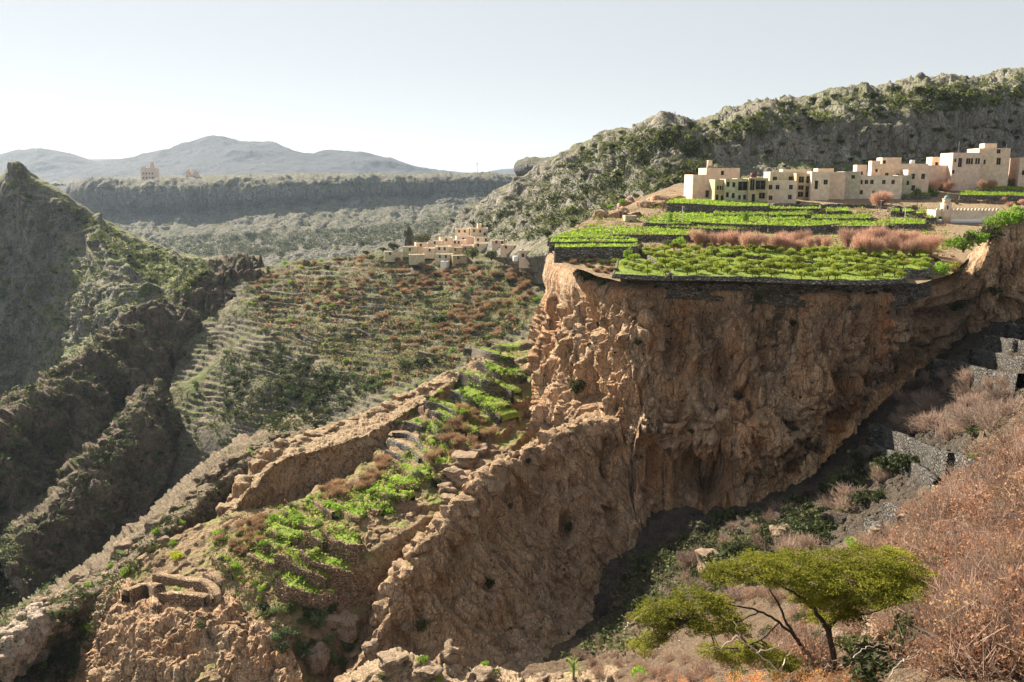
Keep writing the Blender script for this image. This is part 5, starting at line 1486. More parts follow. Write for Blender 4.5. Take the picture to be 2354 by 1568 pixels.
for i, (x, y, s) in enumerate(((1470, 470, 2.0), (1505, 462, 2.2), (1545, 455, 2.0), (1585, 452, 1.8))):
    tree("bare_tree", Vector(P(x, y, 262)), s, BT[0], BC[i], "leafless grey tree on the terraces at the foot of the hill", "tree", "leafless trees at the foot of the hill", s)
for i, (x, y, s, k) in enumerate(((1545, 474, 2.4, 'olive'), (1510, 500, 1.6, 'dark'), (1430, 470, 1.6, 'bright'), (1402, 480, 1.4, 'bright'), (1490, 478, 1.8, 'olive'))):
    put("shrub", SH[k][i % 3], Vector(P(x, y, 236 + i * 3)), s, ["olive bush leaning over the red sloping rock", "dark bush in the cleft of the red rocks", "bright bush on the red rock knob", "small bright bush at the edge of the tip", "olive bush above the stone hut"][i], "shrub", None)
# ---------------------------------------------------------------- lower village
VG = "small houses of the lower village"
_hr = random.Random(5)
def vhouse(label, x0, x1, yt, yb, d, mat, ops, rz, deep=6):
    b = hit((x0 + x1) / 2, yb)
    bb = P((x0 + x1) / 2, yb, min(d, b.y - 2.5) if b is not None else d)
    house(label, x0, x1, yt + (yb - yt) * 0.32, yb, deep, mat, ops, rz, base=bb, par=0.35, group=VG)
LV = [
 ("whitish two-storey house at the upper left of the lower village", 1046, 1078, 517, 540, 425, 'cream', W((0.3, 0.5), (0.7, 0.5))),
 ("tallest peach house of the lower village with a roof tower", 1082, 1122, 516, 541, 420, 'peach', W((0.2, 0.55), (0.55, 0.5), (0.8, 0.2))),
 ("narrow roof tower on the tallest lower-village house", 1098, 1107, 507, 530, 424, 'peach', []),
 ("low pale house under the two-storey whitish house", 1050, 1088, 538, 553, 412, 'pinkish', W((0.4, 0.3))),
 ("long flat pale house in the middle of the lower village", 1090, 1135, 540, 556, 410, 'cream', W((0.2, 0.4), (0.6, 0.4))),
 ("cream cube house at the left middle of the lower village", 1012, 1040, 540, 556, 412, 'cream', W((0.5, 0.4))),
 ("pink cube house beside the cream cube", 1038, 1062, 546, 562, 402, 'pinkish', W((0.3, 0.4), (0.7, 0.4))),
 ("low cream house at the left end below the dark green tree", 985, 1014, 548, 563, 404, 'cream', W((0.5, 0.45))),
 ("small peach house with orange sunlit corner", 956, 985, 553, 568, 400, 'peach', W((0.4, 0.4))),
 ("flat grey house at the very left end of the lower village", 926, 958, 561, 577, 394, 'greenish', W((0.5, 0.3))),
 ("low pale wall house nearest to the dark round trees", 885, 925, 572, 588, 390, 'greenish', W((0.3, 0.4))),
 ("peach house in the second row of the lower village", 970, 1000, 564, 580, 390, 'peach', W((0.6, 0.4))),
 ("cream house with two windows in the second row", 1000, 1032, 560, 577, 390, 'cream', W((0.3, 0.4), (0.7, 0.4))),
 ("buff mud house in the middle of the second row", 1032, 1062, 562, 579, 388, 'buff', W((0.5, 0.4))),
 ("pink house with a dark doorway in the second row", 1060, 1086, 558, 574, 390, 'pinkish', [(0.4, 0.03, 0.9, 1.7, 1)]),
 ("cream house behind the two dark lower-village trees", 1090, 1120, 553, 570, 396, 'cream', W((0.3, 0.5))),
 ("pale pink house at the right of the lower village", 1130, 1165, 546, 564, 392, 'pinkish', W((0.3, 0.5), (0.7, 0.5))),
 ("peach block with an orange side at the right end of the lower village", 1150, 1182, 556, 576, 380, 'peach', W((0.4, 0.5))),
 ("grey unplastered house below the second row", 1000, 1036, 577, 596, 380, 'greenish', W((0.3, 0.4), (0.7, 0.4))),
 ("dark stone house standing lowest in the lower village", 1040, 1074, 580, 598, 376, 'buff', W((0.4, 0.4))),
 ("low grey barn left of the dark stone house", 940, 975, 580, 594, 380, 'greenish', []),
 ("small white hut below the barn", 1012, 1026, 596, 608, 374, 'white', []),
]
for i, (lb, x0, x1, yt, yb, d, mt, ops) in enumerate(LV):
    vhouse(lb, x0, x1, yt, yb + 4, d, mt, ops, _hr.uniform(-22, 12))
house("pinkish white house with three windows at the foot of the big cliff", 1193, 1240, 574, 602, 8, 'pinkish', W((0.2, 0.45), (0.5, 0.45), (0.8, 0.45), w=1.1, h=1.4), -8, base=hit(1216, 604), group=None)
cyl("water_tank", "white tank standing beside the pinkish white house", "tank", P(1185, 600, 322), 1.0, 1.8, 'white')
wall_strip("road_wall", "white wall along the track climbing past the village edge", [(1005, 565), (1020, 552), (1030, 560)], 5, 'white', 0.4)
def vtree(label, x, y, s, k, i=0, d=None, cat="tree", sz=None):
    p = hit(x, y) if d is None else Vector(P(x, y, d))
    return tree("village_tree", p, s, BT[0], SH[k][i], label, cat, None, sz or s)
vtree("broad dark green tree at the upper edge of the lower village", 972, 560, 6.2, 'olive', 0, 410, sz=5.0)
vtree("dark round tree before the village's left end", 905, 574, 3.4, 'dark', 1, 396, sz=3.4)
vtree("smaller dark tree left of the dark round tree", 880, 578, 2.4, 'dark', 2, 398)
vtree("lone dark bush left of the village on the terrace edge", 842, 585, 2.4, 'dark', 0, 400)
vtree("big dark green tree below the village houses", 1086, 592, 4.6, 'olive', 1, 372, sz=4.6)
vtree("darkest tree right of the big dark green village tree", 1130, 596, 4.2, 'dark', 2, 366, sz=4.6)
vtree("dark tree on the slope beside the tallest lower-village house", 1134, 537, 2.6, 'dark', 0, 418)
vtree("round dark shrub at the left edge of the rusty terraces", 702, 610, 2.6, 'dark', 1, 402)
vtree("bright small tree at the left start of the rusty terraces", 655, 608, 2.0, 'bright', 1, 405)
vtree("wide silvery dark bush in the middle of the rusty slope", 1008, 738, 4.6, 'sage', 1, None, sz=3.2)
for i, (x, y, d) in enumerate(((930, 845, None), (968, 842, None), (800, 778, None), (880, 660, None), (960, 680, None), (1150, 640, None))):
    vtree(["round dark tree left of a pair behind the rock fin", "round dark tree right of a pair behind the rock fin", "dark bushy tree at the hollow's top", "dark shrub clump in the rusty upper slope", "dark shrub clump in the middle rusty slope", "dark green clump near the big cliff"][i], x, y, 3.6 if i < 2 else 2.8, 'dark' if i % 2 else 'olive', i % 3, d)
p = hit(40, 392)
put("rock_outcrop", rock_mesh("rock", 63, M['left_hill'], 10, 0.5), p, (4, 3.5, 4.2), "dark knobbly rock on the pointed peak of the far crag", "rock", None)
# dark rock pinnacle behind the village
p = Vector(P(940, 556, 440))
put("rock_pinnacle", rock_mesh("rock_pinnacle", 61, M['left_hill'], 12, 0.5), p, (1.8, 1.7, 5.0), "dark rock pinnacle standing behind the lower village", "rock", None, rz=0.4)

# ---------------------------------------------------------------- terraced valley side: rusty trees, bushes, walls
def scatter(poly, n, seed, meshes, s, label, cat, group, name, sep=0, sz=1.0, noise=0, sink=0.05, var=0.3):
    for p in spots(poly, n, seed, sep, noise=noise):
        q = _rs.uniform(1 - var, 1 + var)
        lb, gp = where(label, group, p, q)
        p.z -= sink * s
        put(name, _rs.choice(meshes), p, s * q, lb, cat, gp, s * q * sz)
VP = [(560, 640), (700, 596), (850, 582), (1000, 600), (1230, 610), (1235, 700), (1200, 760), (1120, 800), (1040, 850), (900, 890), (790, 850), (700, 800), (620, 780), (560, 720)]
scatter([(700, 600), (860, 588), (1000, 606), (1230, 612), (1230, 690), (1195, 745), (1060, 760), (900, 745), (740, 700)], 165, 41, RU, 2.1, "rusty leafless shrub", "shrub", "rusty shrubs of the valley terraces", "rust_shrub", 5, 1.0, noise=22)
scatter([(560, 640), (690, 602), (760, 640), (700, 760), (640, 720)], 26, 42, RU, 2.2, "rusty leafless shrub", "shrub", "rusty shrubs of the valley terraces", "rust_shrub", 8, 0.8)
scatter([(900, 745), (1190, 745), (1130, 800), (1040, 830), (900, 800)], 34, 43, RU, 2.2, "rusty leafless shrub", "shrub", "rusty shrubs of the valley terraces", "rust_shrub", 8, 0.8)
scatter(VP, 46, 44, SH['bright'], 1.5, "bright green bush", "shrub", "bright bushes of the valley terraces", "green_shrub", 10)
scatter(VP, 60, 45, SH['dark'] + SH['olive'], 1.9, "dark green bush", "shrub", "dark bushes of the valley terraces", "dark_shrub", 8)
scatter([(500, 830), (640, 790), (780, 860), (900, 880), (760, 960), (640, 1000), (520, 960)], 85, 46, SH['dark'] + SH['olive'] + SH['sage'], 2.1, "shady dark bush", "shrub", "dark bushes behind the fin", "dark_shrub", 8, noise=14)
# retaining walls of the hillside that can be told apart
TG = "dry stone terrace walls of the valley side"
for i, (lb, pts, h) in enumerate((
  ("grey retaining wall in a long curve across the middle of the slope", [(960, 806), (985, 812), (1020, 815), (1055, 822)], 9),
  ("tall grey wall panel left of the round dark pair", [(1060, 868), (1090, 862), (1130, 866)], 10),
  ("high pale stone wall above the sloping grey bank", [(1065, 800), (1110, 804), (1150, 806)], 12),
  ("curved pale wall turning the corner of the dark terraces", [(820, 755), (835, 762), (850, 772), (875, 778)], 8),
  ("uppermost of the pale stepped walls on the ridge", [(690, 752), (715, 765), (740, 775)], 6),
  ("second of the pale stepped walls on the ridge", [(680, 762), (705, 776), (735, 786)], 6),
  ("third of the pale stepped walls on the ridge", [(670, 772), (700, 788), (725, 795)], 6),
  ("long dark wall under the first stepped terraces", [(780, 660), (850, 662), (930, 660), (1000, 662)], 7),
  ("second long dark wall across the striped terraces", [(775, 680), (850, 684), (920, 684)], 7),
  ("third long dark wall across the striped terraces", [(770, 700), (850, 706), (910, 706)], 6),
  ("wall with a pale top below the striped terraces", [(760, 722), (820, 728), (880, 733)], 6),
  ("dark wall at the left head of the terraces", [(590, 668), (640, 672), (690, 680)], 6),
  ("lower dark wall at the left head of the terraces", [(580, 690), (640, 695), (690, 702)], 6),
  ("curved wall stepping down at the ravine side, uppermost", [(590, 800), (640, 812), (700, 838)], 6),
  ("curved wall stepping down at the ravine side, middle", [(575, 818), (630, 832), (700, 862)], 6),
  ("curved wall stepping down at the ravine side, lowest", [(560, 840), (620, 856), (690, 884)], 6),
  ("uppermost of the small curved walls behind the fin", [(775, 905), (800, 912), (815, 915)], 7),
  ("middle of the small curved walls behind the fin", [(762, 912), (785, 922), (805, 927)], 8),
  ("lowest of the small curved walls behind the fin", [(750, 924), (770, 936), (790, 940)], 8),
  ("dark wall under the white house terrace", [(1150, 610), (1190, 612), (1235, 616)], 8),
  ("grey wall across the rusty upper slope", [(1040, 632), (1090, 634), (1150, 640)], 6),
  ("grey wall among the rusty shrubs below the village", [(900, 632), (950, 630), (1000, 634)], 6))):
    wall_strip("terrace_wall", lb, pts, h, 'grey_wall' if i % 2 else 'stone_wall', 0.6, TG)
# stone rubble and small scrub too dense to count on the terraces
def carpet(name, poly, n, seed, size, mat, kind="stuff", hgt=0.3, aspect=0.6, flat=0.2, per=14, spread=0.5, noise=0, far=0):
    r = np.random.default_rng(seed)
    pts = spots(poly, n, seed, 0, noise=noise, far=far)
    m = MB()
    for p in pts:
        s = r.uniform(0.6, 1.4)
        c = np.array(p) + r.normal(size=(per, 3)) * np.array([spread, spread, hgt * 0.6]) * s + [0, 0, hgt * s]
        m.leaves(c, size * s, r, aspect, flat)
    o = link(name, m.mesh(name, L[mat] if mat in L else M[mat]))
    o["kind"] = kind
    return o
PLA = [(1290, 545), (1400, 490), (1540, 462), (1760, 470), (2100, 470), (2180, 500), (2180, 600), (2130, 585), (1620, 570), (1480, 575), (1290, 600)]
carpet("dry_grass", PLA, 900, 147, 0.2, 'crop_dull', per=12, spread=0.8, hgt=0.15)
carpet("dry_grass", PLA, 500, 148, 0.2, 'rust', per=12, spread=0.8, hgt=0.2)
carpet("grass", PLA, 420, 149, 0.22, 'crop', per=14, spread=0.9, hgt=0.15, noise=9)
carpet("scrub", VP, 1500, 47, 0.32, 'crop_dull', per=10, spread=1.0)
carpet("scrub", VP, 900, 48, 0.35, 'olive', per=12, spread=0.9, hgt=0.5)
carpet("scrub", VP, 900, 49, 0.35, 'rust', per=12, spread=1.0, hgt=0.5)
carpet("scrub", [(500, 830), (640, 790), (780, 860), (900, 880), (760, 960), (640, 1000), (520, 960)], 700, 50, 0.4, 'olive', per=12, spread=0.9, hgt=0.5)

# ---------------------------------------------------------------- ravine, rib and hills: scrub
def hill_scrub(poly, n, seed, mat, s, noise=25, far=0):
    carpet("scrub", poly, n, seed, 0.42 * s, mat, per=16, spread=0.85 * s, hgt=0.75 * s, noise=noise, far=far)
RAV = [(480, 640), (600, 640), (560, 760), (500, 900), (560, 960), (420, 1060), (300, 1180), (150, 1330), (0, 1450), (0, 1000), (160, 880), (300, 760), (420, 695)]
RIB = [(690, 985), (600, 1015), (430, 1145), (300, 1255), (110, 1390), (0, 1455), (0, 1560), (180, 1560), (240, 1400), (330, 1290), (430, 1200), (520, 1140), (620, 1040)]
scatter(RAV, 85, 51, SH['olive'] + SH['sage'] + SH['dark'], 1.5, "dusty green shrub", "shrub", "shrubs on the ravine wall", "ravine_shrub", 9)
hill_scrub(RAV, 600, 52, 'olive', 0.7)
hill_scrub(RAV, 300, 53, 'sage', 0.8)
scatter(RIB, 42, 54, SH['olive'] + SH['sage'] + SH['bright'], 1.1, "grey-green shrub", "shrub", "shrubs on the rubble rib", "ravine_shrub", 8)
hill_scrub(RIB, 420, 55, 'olive', 0.55, 0)
LH = [(0, 420), (45, 395), (130, 450), (205, 500), (300, 550), (400, 590), (500, 612), (430, 690), (330, 740), (240, 800), (150, 860), (0, 960)]
LHG = [(130, 448), (205, 497), (300, 548), (400, 588), (495, 610), (425, 680), (330, 640), (220, 560)]
scatter(LHG, 60, 56, SH['dark'], 1.7, "dark round shrub", "shrub", "dark shrubs on the grassy flank", "hill_shrub", 7)
scatter(LH, 30, 57, SH['dark'] + SH['olive'], 2.0, "dark scrubby bush", "shrub", "bushes on the crag hill", "hill_shrub", 10)
hill_scrub(LHG, 160, 58, 'olive', 0.6, 0)
hill_scrub(LHG, 500, 158, 'crop_dull', 0.9, 0)
hill_scrub(LH, 600, 59, 'olive', 1.1)
RH = [(1290, 380), (1400, 325), (1500, 300), (1640, 340), (1640, 400), (1500, 440), (1380, 500), (1260, 550), (1120, 560), (1060, 530), (1200, 440)]
RHC = [(1290, 374), (1400, 318), (1500, 300), (1640, 288), (1800, 250), (2060, 214), (2354, 176), (2354, 236), (2200, 256), (2000, 284), (1800, 308), (1640, 334), (1450, 345), (1300, 400)]
CLF = [(1640, 340), (1900, 300), (2200, 262), (2354, 240), (2354, 390), (2100, 385), (1800, 390), (1640, 400)]
scatter(CLF, 40, 161, SH['dark'] + SH['olive'], 1.5, "scrubby cliff bush", "shrub", "bushes of the cliffs above the village", "hill_shrub", 12)
scatter(RHC, 90, 60, SH['dark'] + SH['dark'] + SH['olive'], 1.8, "dark round shrub", "shrub", "dark shrubs of the hill behind the village", "hill_shrub", 8)
scatter(RH, 60, 61, SH['dark'] + SH['olive'], 2.0, "scrubby hill bush", "shrub", "bushes of the hill behind the village", "hill_shrub", 8)
hill_scrub(RHC, 260, 62, 'olive', 1.0, 0)
hill_scrub(RHC, 350, 63, 'crop_dull', 1.1, 20)
hill_scrub(RH, 380, 64, 'olive', 1.0, 22)
hill_scrub(RH, 500, 164, 'crop_dull', 0.9, 15)
hill_scrub(RH, 260, 65, 'dark', 1.2, 22)
# skyline bushes
for i, (x, y) in enumerate(((1640, 284), (1563, 297), (1797, 245), (1760, 252), (1820, 240), (1872, 232), (1915, 226), (1990, 218), (2005, 220), (2060, 209), (1590, 294), (2110, 206), (1430, 309), (2010, 219), (1340, 343))):
    b = spots([(x - 3, y + 1), (x + 3, y + 1), (x + 3, y + 9), (x - 3, y + 9)], 1, 600 + i)
    if b:
        put("skyline_tree", SH['dark'][i % 3], b[0], _hr.uniform(1.8, 3.0), "dark lone tree standing out on the skyline above " + ["the old house", "the rocky horn", "the pale houses", "the galleries", "the slit-window house", "the evergreen", "the long cream house", "the blossom tree", "the roof rooms", "the long pink wall", "the tank roof", "the small peach house", "the stone hut", "the middle roof room", "the plateau tip"][i], "tree", "skyline trees", 3.0)
# far mesa scrub: beyond counting
hill_scrub([(200, 560), (500, 540), (900, 520), (1180, 470), (1050, 520), (1000, 545), (850, 560), (700, 575), (560, 600), (500, 598)], 1100, 66, 'olive', 2.6, 0, 800)
hill_scrub([(185, 434), (450, 426), (800, 421), (1180, 417), (1180, 422), (800, 427), (450, 432), (190, 440)], 350, 67, 'dark', 2.2, 0, 1200)

# towers of the unfinished hotel on the mesa, pylons
def mesa_tower(label, x0, x1, yt, yb, d, mat, parts):
    e, w, h = house(label, x0, x1, yt, yb, 22, mat, [(0.15 + 0.2 * i, 0.12 + 0.26 * j, 3.0, 3.6) for i in range(4) for j in range(3)], 6, base=P((x0 + x1) / 2, yb, d), par=1.5, cat="tower", name="hotel_tower")
    for a, b, z0, z1 in parts:
        link("stair_tower", MB().box((a - 0.5) * w, (b - 0.5) * w, 5, 14, h * z0, h * z1).mesh("stair_tower", M[mat]), e)
mesa_tower("bulky pinkish tower block on the mesa edge with a turret on top", 327, 360, 388, 426, 1850, 'pinkish', [(0.0, 0.3, 1.003, 1.09), (0.62, 0.82, 1.003, 1.34)])
mesa_tower("smaller pink tower with two horns on the mesa", 429, 454, 400, 428, 1870, 'pinkish', [(0.02, 0.35, 1.003, 1.3), (0.62, 0.95, 1.003, 1.26)])
house("long low pale wing joining the two mesa towers", 362, 428, 417, 428, 25, 'cream', [(0.05 + 0.1 * i, 0.3, 3, 3) for i in range(9)], 3, base=P(395, 428, 1900), cat="building", name="hotel_wing")
house("low pink wing right of the horned tower on the mesa", 455, 505, 417, 427, 25, 'pinkish', [(0.1 + 0.12 * i, 0.3, 3, 3) for i in range(7)], 3, base=P(480, 427, 1890), cat="building", name="hotel_wing")
house("base storey terrace under the bulky mesa tower", 322, 366, 422, 432, 16, 'cream', [(0.1 + 0.13 * i, 0.2, 3, 4) for i in range(7)], 3, base=P(344, 432, 1810), cat="building", name="hotel_terrace")
house("white shed on the mesa rim right of the towers", 565, 590, 424, 430, 12, 'white', [], 0, base=P(577, 430, 1730), par=0.4, cat="shed", name="white_shed")
house("white tank shed on the mesa slope below the horned tower", 425, 452, 431, 437, 10, 'white', [], 0, base=P(438, 437, 1760), par=0.4, cat="shed", name="white_shed")
def mast(label, x, yb, yt, d):
    b = P(x, yb, d)
    h = (yb - yt) / F * d
    e = empty("lattice_mast", b)
    tag(e, label, "mast")
    w = max(0.5, h * 0.03)
    m = MB()
    for sx in (-1, 1):
        for sy in (-1, 1):
            m.tube([(sx * w, sy * w, -4), (sx * w * 0.4, sy * w * 0.4, h)], [w * 0.16, w * 0.14], 4)
    link("mast_frame", m.mesh("mast_frame", M['steel']), e)
    m = MB()
    for i in range(8):
        z0, z1 = h * i / 8, h * (i + 1) / 8
        k0, k1 = w * (1 - 0.6 * i / 8), w * (1 - 0.6 * (i + 1) / 8)
        for s in (-1, 1):
            m.tube([(-k0, s * k0, z0), (k1, s * k1, z1)], [w * 0.12] * 2, 4)
            m.tube([(s * k0, k0, z0), (s * k1, -k1, z1)], [w * 0.12] * 2, 4)
    link("bracing", m.mesh("bracing", M['steel']), e)
    link("antenna", MB().box(-w * 0.9, w * 0.9, -w * 0.5, w * 0.5, h * 0.93, h * 1.0).mesh("antenna", M['white']), e)
mast("tall thin mast on the right end of the mesa", 1097, 418, 376, 1850)
mast("thin mast on the hill shoulder left of the rocky horn", 1428, 312, 293, 482)
mast("short mast next to the rocky horn", 1473, 308, 297, 476)
mast("mast on the flat top of the mesa nub, left one", 1268, 369, 354, 1100)
mast("mast on the flat top of the mesa nub, right one", 1278, 369, 355, 1100)
# ---------------------------------------------------------------- terraced spur: walls, crops, shrubs
SG = "curved dry stone terrace walls of the spur"
CR = "crop strips of the spur terraces"
def terrace(label, pts, h, mat='warm_wall', bed=None, bw=3.0, group=SG, dens=5, crop_h=0.45, crop_label=None, dm=None):
    o, top, nr = wall_strip("terrace_wall", label, pts, h, mat, 0.55, group)
    n = len(top)
    t = np.linspace(0, 1, 7)[:, None, None]
    g = top[None] + nr[None] * (0.4 + t * bw)
    g[..., 2] += -0.12 + 0.10 * t[..., 0] + 0.1 * fbm(g / 2.5, 2)
    g[-1, :, 2] -= 2.2
    g[:, 0, 2] -= 0.8
    g[:, -1, 2] -= 0.8
    add_ground(g)
    e = link("terrace_bed", mesh_np("terrace_bed", g, grid_faces(7, n), M['bed' if bed else 'bare']))
    e["kind"] = "structure"
    if bed:
        L_ = np.linalg.norm(np.diff(top, axis=0), axis=1).sum()
        k = int(min(2600, L_ * bw * dens))
        iu, iv = _fr.integers(0, n - 1, k), _fr.integers(0, 6, k)
        p = g[iv, iu] + (g[iv, iu + 1] - g[iv, iu]) * _fr.random((k, 1)) + (g[iv + 1, iu] - g[iv, iu]) * _fr.random((k, 1))
        p = p[fbm(p / 3.5, 2) > -0.2]
        p[:, 2] += crop_h * _fr.random(len(p))
        c = link("crop", MB().leaves(p, crop_h * 0.6, _fr, 0.6, 0.2).mesh("crop", L[bed]))
        c["kind"] = "stuff"

terrace("uppermost stone wall of the spur under the sandy path", [(1096, 829), (1126, 844), (1172, 859), (1196, 864)], 20, 'stone_wall', 'crop_dull', 3)
terrace("long tall dark wall across the spur above the brightest field", [(1056, 855), (1100, 868), (1140, 882), (1176, 896)], 32, 'stone_wall', 'crop_dull', 2.6)
terrace("pale-topped wall holding the brightest lawn field of the spur", [(1034, 896), (1064, 907), (1104, 924), (1128, 944), (1150, 960)], 18, 'grey_wall', 'crop', 6, crop_h=0.25)
terrace("dark wall below the fin's end on the spur", [(974, 922), (1020, 934), (1064, 954)], 16, 'stone_wall', 'crop_dull', 3)
terrace("second dark wall below the fin's end", [(990, 942), (1025, 956), (1052, 972)], 14, 'stone_wall', 'crop', 2.5)
terrace("dark wall at the upper corner of the bare grey steps", [(969, 972), (1001, 987), (1016, 1012)], 14, 'stone_wall', 'crop', 3)
terrace("short dark wall over the bare grey steps", [(928, 974), (948, 973), (969, 981)], 13, 'stone_wall', 'crop', 3)
terrace("upper curving wall of the bare grey steps", [(906, 994), (939, 998), (964, 1021), (976, 1047)], 12, 'grey_wall', None, 1.6)
terrace("lower curving wall of the bare grey steps", [(890, 1010), (922, 1020), (948, 1038), (962, 1056)], 12, 'grey_wall', None, 1.6)
terrace("lowest short wall of the bare grey steps", [(884, 1036), (910, 1044), (940, 1066)], 11, 'grey_wall', None, 1.4)
terrace("first curved brown wall below the fin's foot", [(722, 1153), (744, 1167), (763, 1178)], 19, 'warm_wall', 'bright', 2.5)
terrace("second curved brown wall below the fin's foot", [(772, 1161), (789, 1177), (814, 1188), (828, 1190)], 15, 'warm_wall', 'bright', 3)
terrace("short rounded wall with a green tuft at its end", [(838, 1158), (854, 1170), (870, 1174)], 15, 'warm_wall', 'bright', 2.5)
terrace("biggest smooth curved wall in the middle of the spur", [(738, 1216), (759, 1237), (789, 1249), (828, 1252)], 40, 'warm_wall', 'bright', 4)
terrace("narrow wall stepping up beside the biggest curved wall", [(700, 1221), (719, 1237), (741, 1248)], 34, 'warm_wall', 'bright', 2)
terrace("long sweeping wall under the biggest curved wall", [(688, 1266), (714, 1289), (751, 1300), (789, 1310), (814, 1318)], 34, 'warm_wall', 'bright', 3)
terrace("long sweeping wall left of the shadow pocket", [(630, 1274), (654, 1279), (671, 1297), (701, 1314), (728, 1323), (750, 1333)], 32, 'warm_wall', 'bright', 3)
terrace("lowest long curved wall with bright crops on top", [(632, 1328), (649, 1344), (684, 1355), (726, 1368), (775, 1370)], 38, 'warm_wall', 'bright', 3.5)
terrace("small step wall at the right end of the sweeping walls", [(779, 1342), (806, 1343), (836, 1340)], 16, 'warm_wall', None, 2)
terrace("second small step wall at the right end of the sweeping walls", [(774, 1364), (795, 1366), (820, 1363)], 24, 'warm_wall', None, 2)
terrace("ruined wall end on the lone rock below the terraces", [(764, 1408), (790, 1412), (820, 1418)], 26, 'warm_wall', None, 2)
terrace("long rounded wall of the bare terraces at the spur's end", [(350, 1322), (388, 1326), (425, 1333), (463, 1341), (480, 1354), (486, 1376)], 17, 'warm_wall', None, 1.3)
terrace("second wall of the bare terraces at the spur's end", [(368, 1366), (400, 1367), (425, 1369), (468, 1374)], 22, 'warm_wall', None, 1.3)
terrace("broken wall corner at the tip of the spur", [(296, 1358), (312, 1352), (330, 1346), (375, 1352)], 28, 'warm_wall', None, 1.3)
terrace("short slanting wall on the dusty shoulder", [(466, 1315), (488, 1331), (502, 1348)], 12, 'warm_wall', None, 2)
terrace("curved wall by the spur's edge under the rusty shrubs", [(486, 1280), (513, 1296), (534, 1318)], 19, 'warm_wall', 'bright', 2)
for lb, pts, h, mt, bd, bw in (
  ("short brown wall over the small walls of the middle spur", [(882, 1096), (915, 1110), (952, 1116)], 16, 'warm_wall', 'crop', 3),
  ("brown wall under the bare grey steps", [(905, 1072), (945, 1086), (988, 1090)], 16, 'warm_wall', 'crop', 3),
  ("low curved wall left of the rock stair's foot", [(850, 1122), (890, 1138), (934, 1141)], 15, 'warm_wall', 'crop', 3),
  ("wall beside the rust patch under the bare steps", [(975, 1050), (1000, 1064), (1030, 1066)], 15, 'warm_wall', 'crop', 2.5),
  ("upper left brown wall by the spur's outer edge", [(600, 1214), (640, 1228), (684, 1237)], 17, 'warm_wall', 'bright', 3),
  ("second left brown wall by the spur's outer edge", [(578, 1241), (620, 1257), (662, 1264)], 18, 'warm_wall', 'bright', 3),
  ("wall along the top of the curved walls", [(644, 1192), (690, 1205), (722, 1212)], 16, 'warm_wall', 'bright', 3),
  ("third left brown wall above the dusty shoulder", [(566, 1272), (600, 1288), (634, 1295)], 18, 'warm_wall', 'bright', 3),
  ("grey wall at the rocky rim of the spur", [(1010, 1002), (1050, 1019), (1092, 1023)], 16, 'stone_wall', 'crop', 3),
  ("grey wall over the rusty shrubs of the spur", [(1042, 978), (1082, 991), (1122, 997)], 15, 'stone_wall', 'crop', 3),
  ("highest grey wall at the neck of the spur", [(1085, 800), (1130, 812), (1182, 821)], 15, 'stone_wall', 'crop', 3)):
    terrace(lb, pts, h, mt, bd, bw, crop_h=0.3)
refresh()

scatter([(640, 1200), (700, 1180), (760, 1205), (700, 1225), (640, 1260)], 10, 71, SH['bright'], 0.7, "bright leafy bush", "shrub", "bright bushes of the spur", "green_shrub", 8)
scatter([(630, 1170), (760, 1130), (880, 1100), (1000, 1070), (1010, 1110), (900, 1160), (760, 1180), (650, 1220)], 46, 72, SH['bright'] + SH['bright'] + SH['sage'], 0.75, "bright leafy bush", "shrub", "bright bushes of the spur", "green_shrub", 8)
scatter([(900, 960), (1060, 870), (1180, 780), (1190, 860), (1120, 920), (1150, 970), (1050, 1050), (960, 1010)], 70, 73, SH['bright'] + SH['olive'], 1.0, "green bush", "shrub", "green bushes of the upper spur", "green_shrub", 8)
scatter([(740, 1125), (860, 1085), (880, 1050), (900, 1060), (870, 1110), (760, 1150)], 26, 74, RU, 1.5, "rusty leafless shrub", "shrub", "rusty shrubs at the fin's foot", "rust_shrub", 7)
scatter([(1060, 930), (1110, 940), (1130, 1000), (1060, 1060), (990, 1060), (1010, 1010)], 30, 75, RU, 1.6, "rusty leafless shrub", "shrub", "rusty shrubs of the upper spur", "rust_shrub", 7)
scatter([(490, 1215), (600, 1190), (640, 1200), (610, 1260), (550, 1270), (500, 1260)], 30, 76, RU + SH['bright'][:1], 1.2, "rusty leafless shrub", "shrub", "rusty shrubs at the spur's edge", "rust_shrub", 8)
scatter([(590, 1400), (760, 1400), (820, 1440), (800, 1530), (640, 1500)], 36, 77, SH['olive'] + SH['sage'] + SH['dark'], 1.2, "chute bush", "shrub", "bushes in the chute below the walls", "green_shrub", 9)
scatter([(480, 1250), (600, 1220), (640, 1330), (600, 1380), (520, 1330)], 22, 78, SH['bright'] + SH['olive'], 0.8, "low green bush", "shrub", "low bushes on the dusty shoulder", "green_shrub", 9)
GREEN = [(560, 1230), (640, 1180), (760, 1130), (880, 1090), (1000, 980), (1080, 880), (1190, 790), (1190, 900), (1120, 990), (1010, 1080), (900, 1160), (800, 1190), (700, 1215), (620, 1300)]
carpet("crop", GREEN, 380, 85, 0.16, 'bright', per=14, spread=0.45, hgt=0.16, noise=5)
carpet("crop", GREEN, 200, 86, 0.2, 'crop', per=14, spread=0.5, hgt=0.2, noise=4)
carpet("dry_grass", [(500, 1200), (740, 1130), (1000, 1010), (1190, 790), (1190, 900), (1050, 1080), (840, 1190), (640, 1270), (560, 1390), (480, 1300)], 700, 79, 0.14, 'crop_dull', per=9, spread=0.4, hgt=0.15)
carpet("dry_grass", [(500, 1200), (740, 1130), (1000, 1010), (1190, 790), (1190, 900), (1050, 1080), (840, 1200), (840, 1380), (600, 1390), (480, 1300)], 700, 80, 0.16, 'rust', per=9, spread=0.4, hgt=0.2)
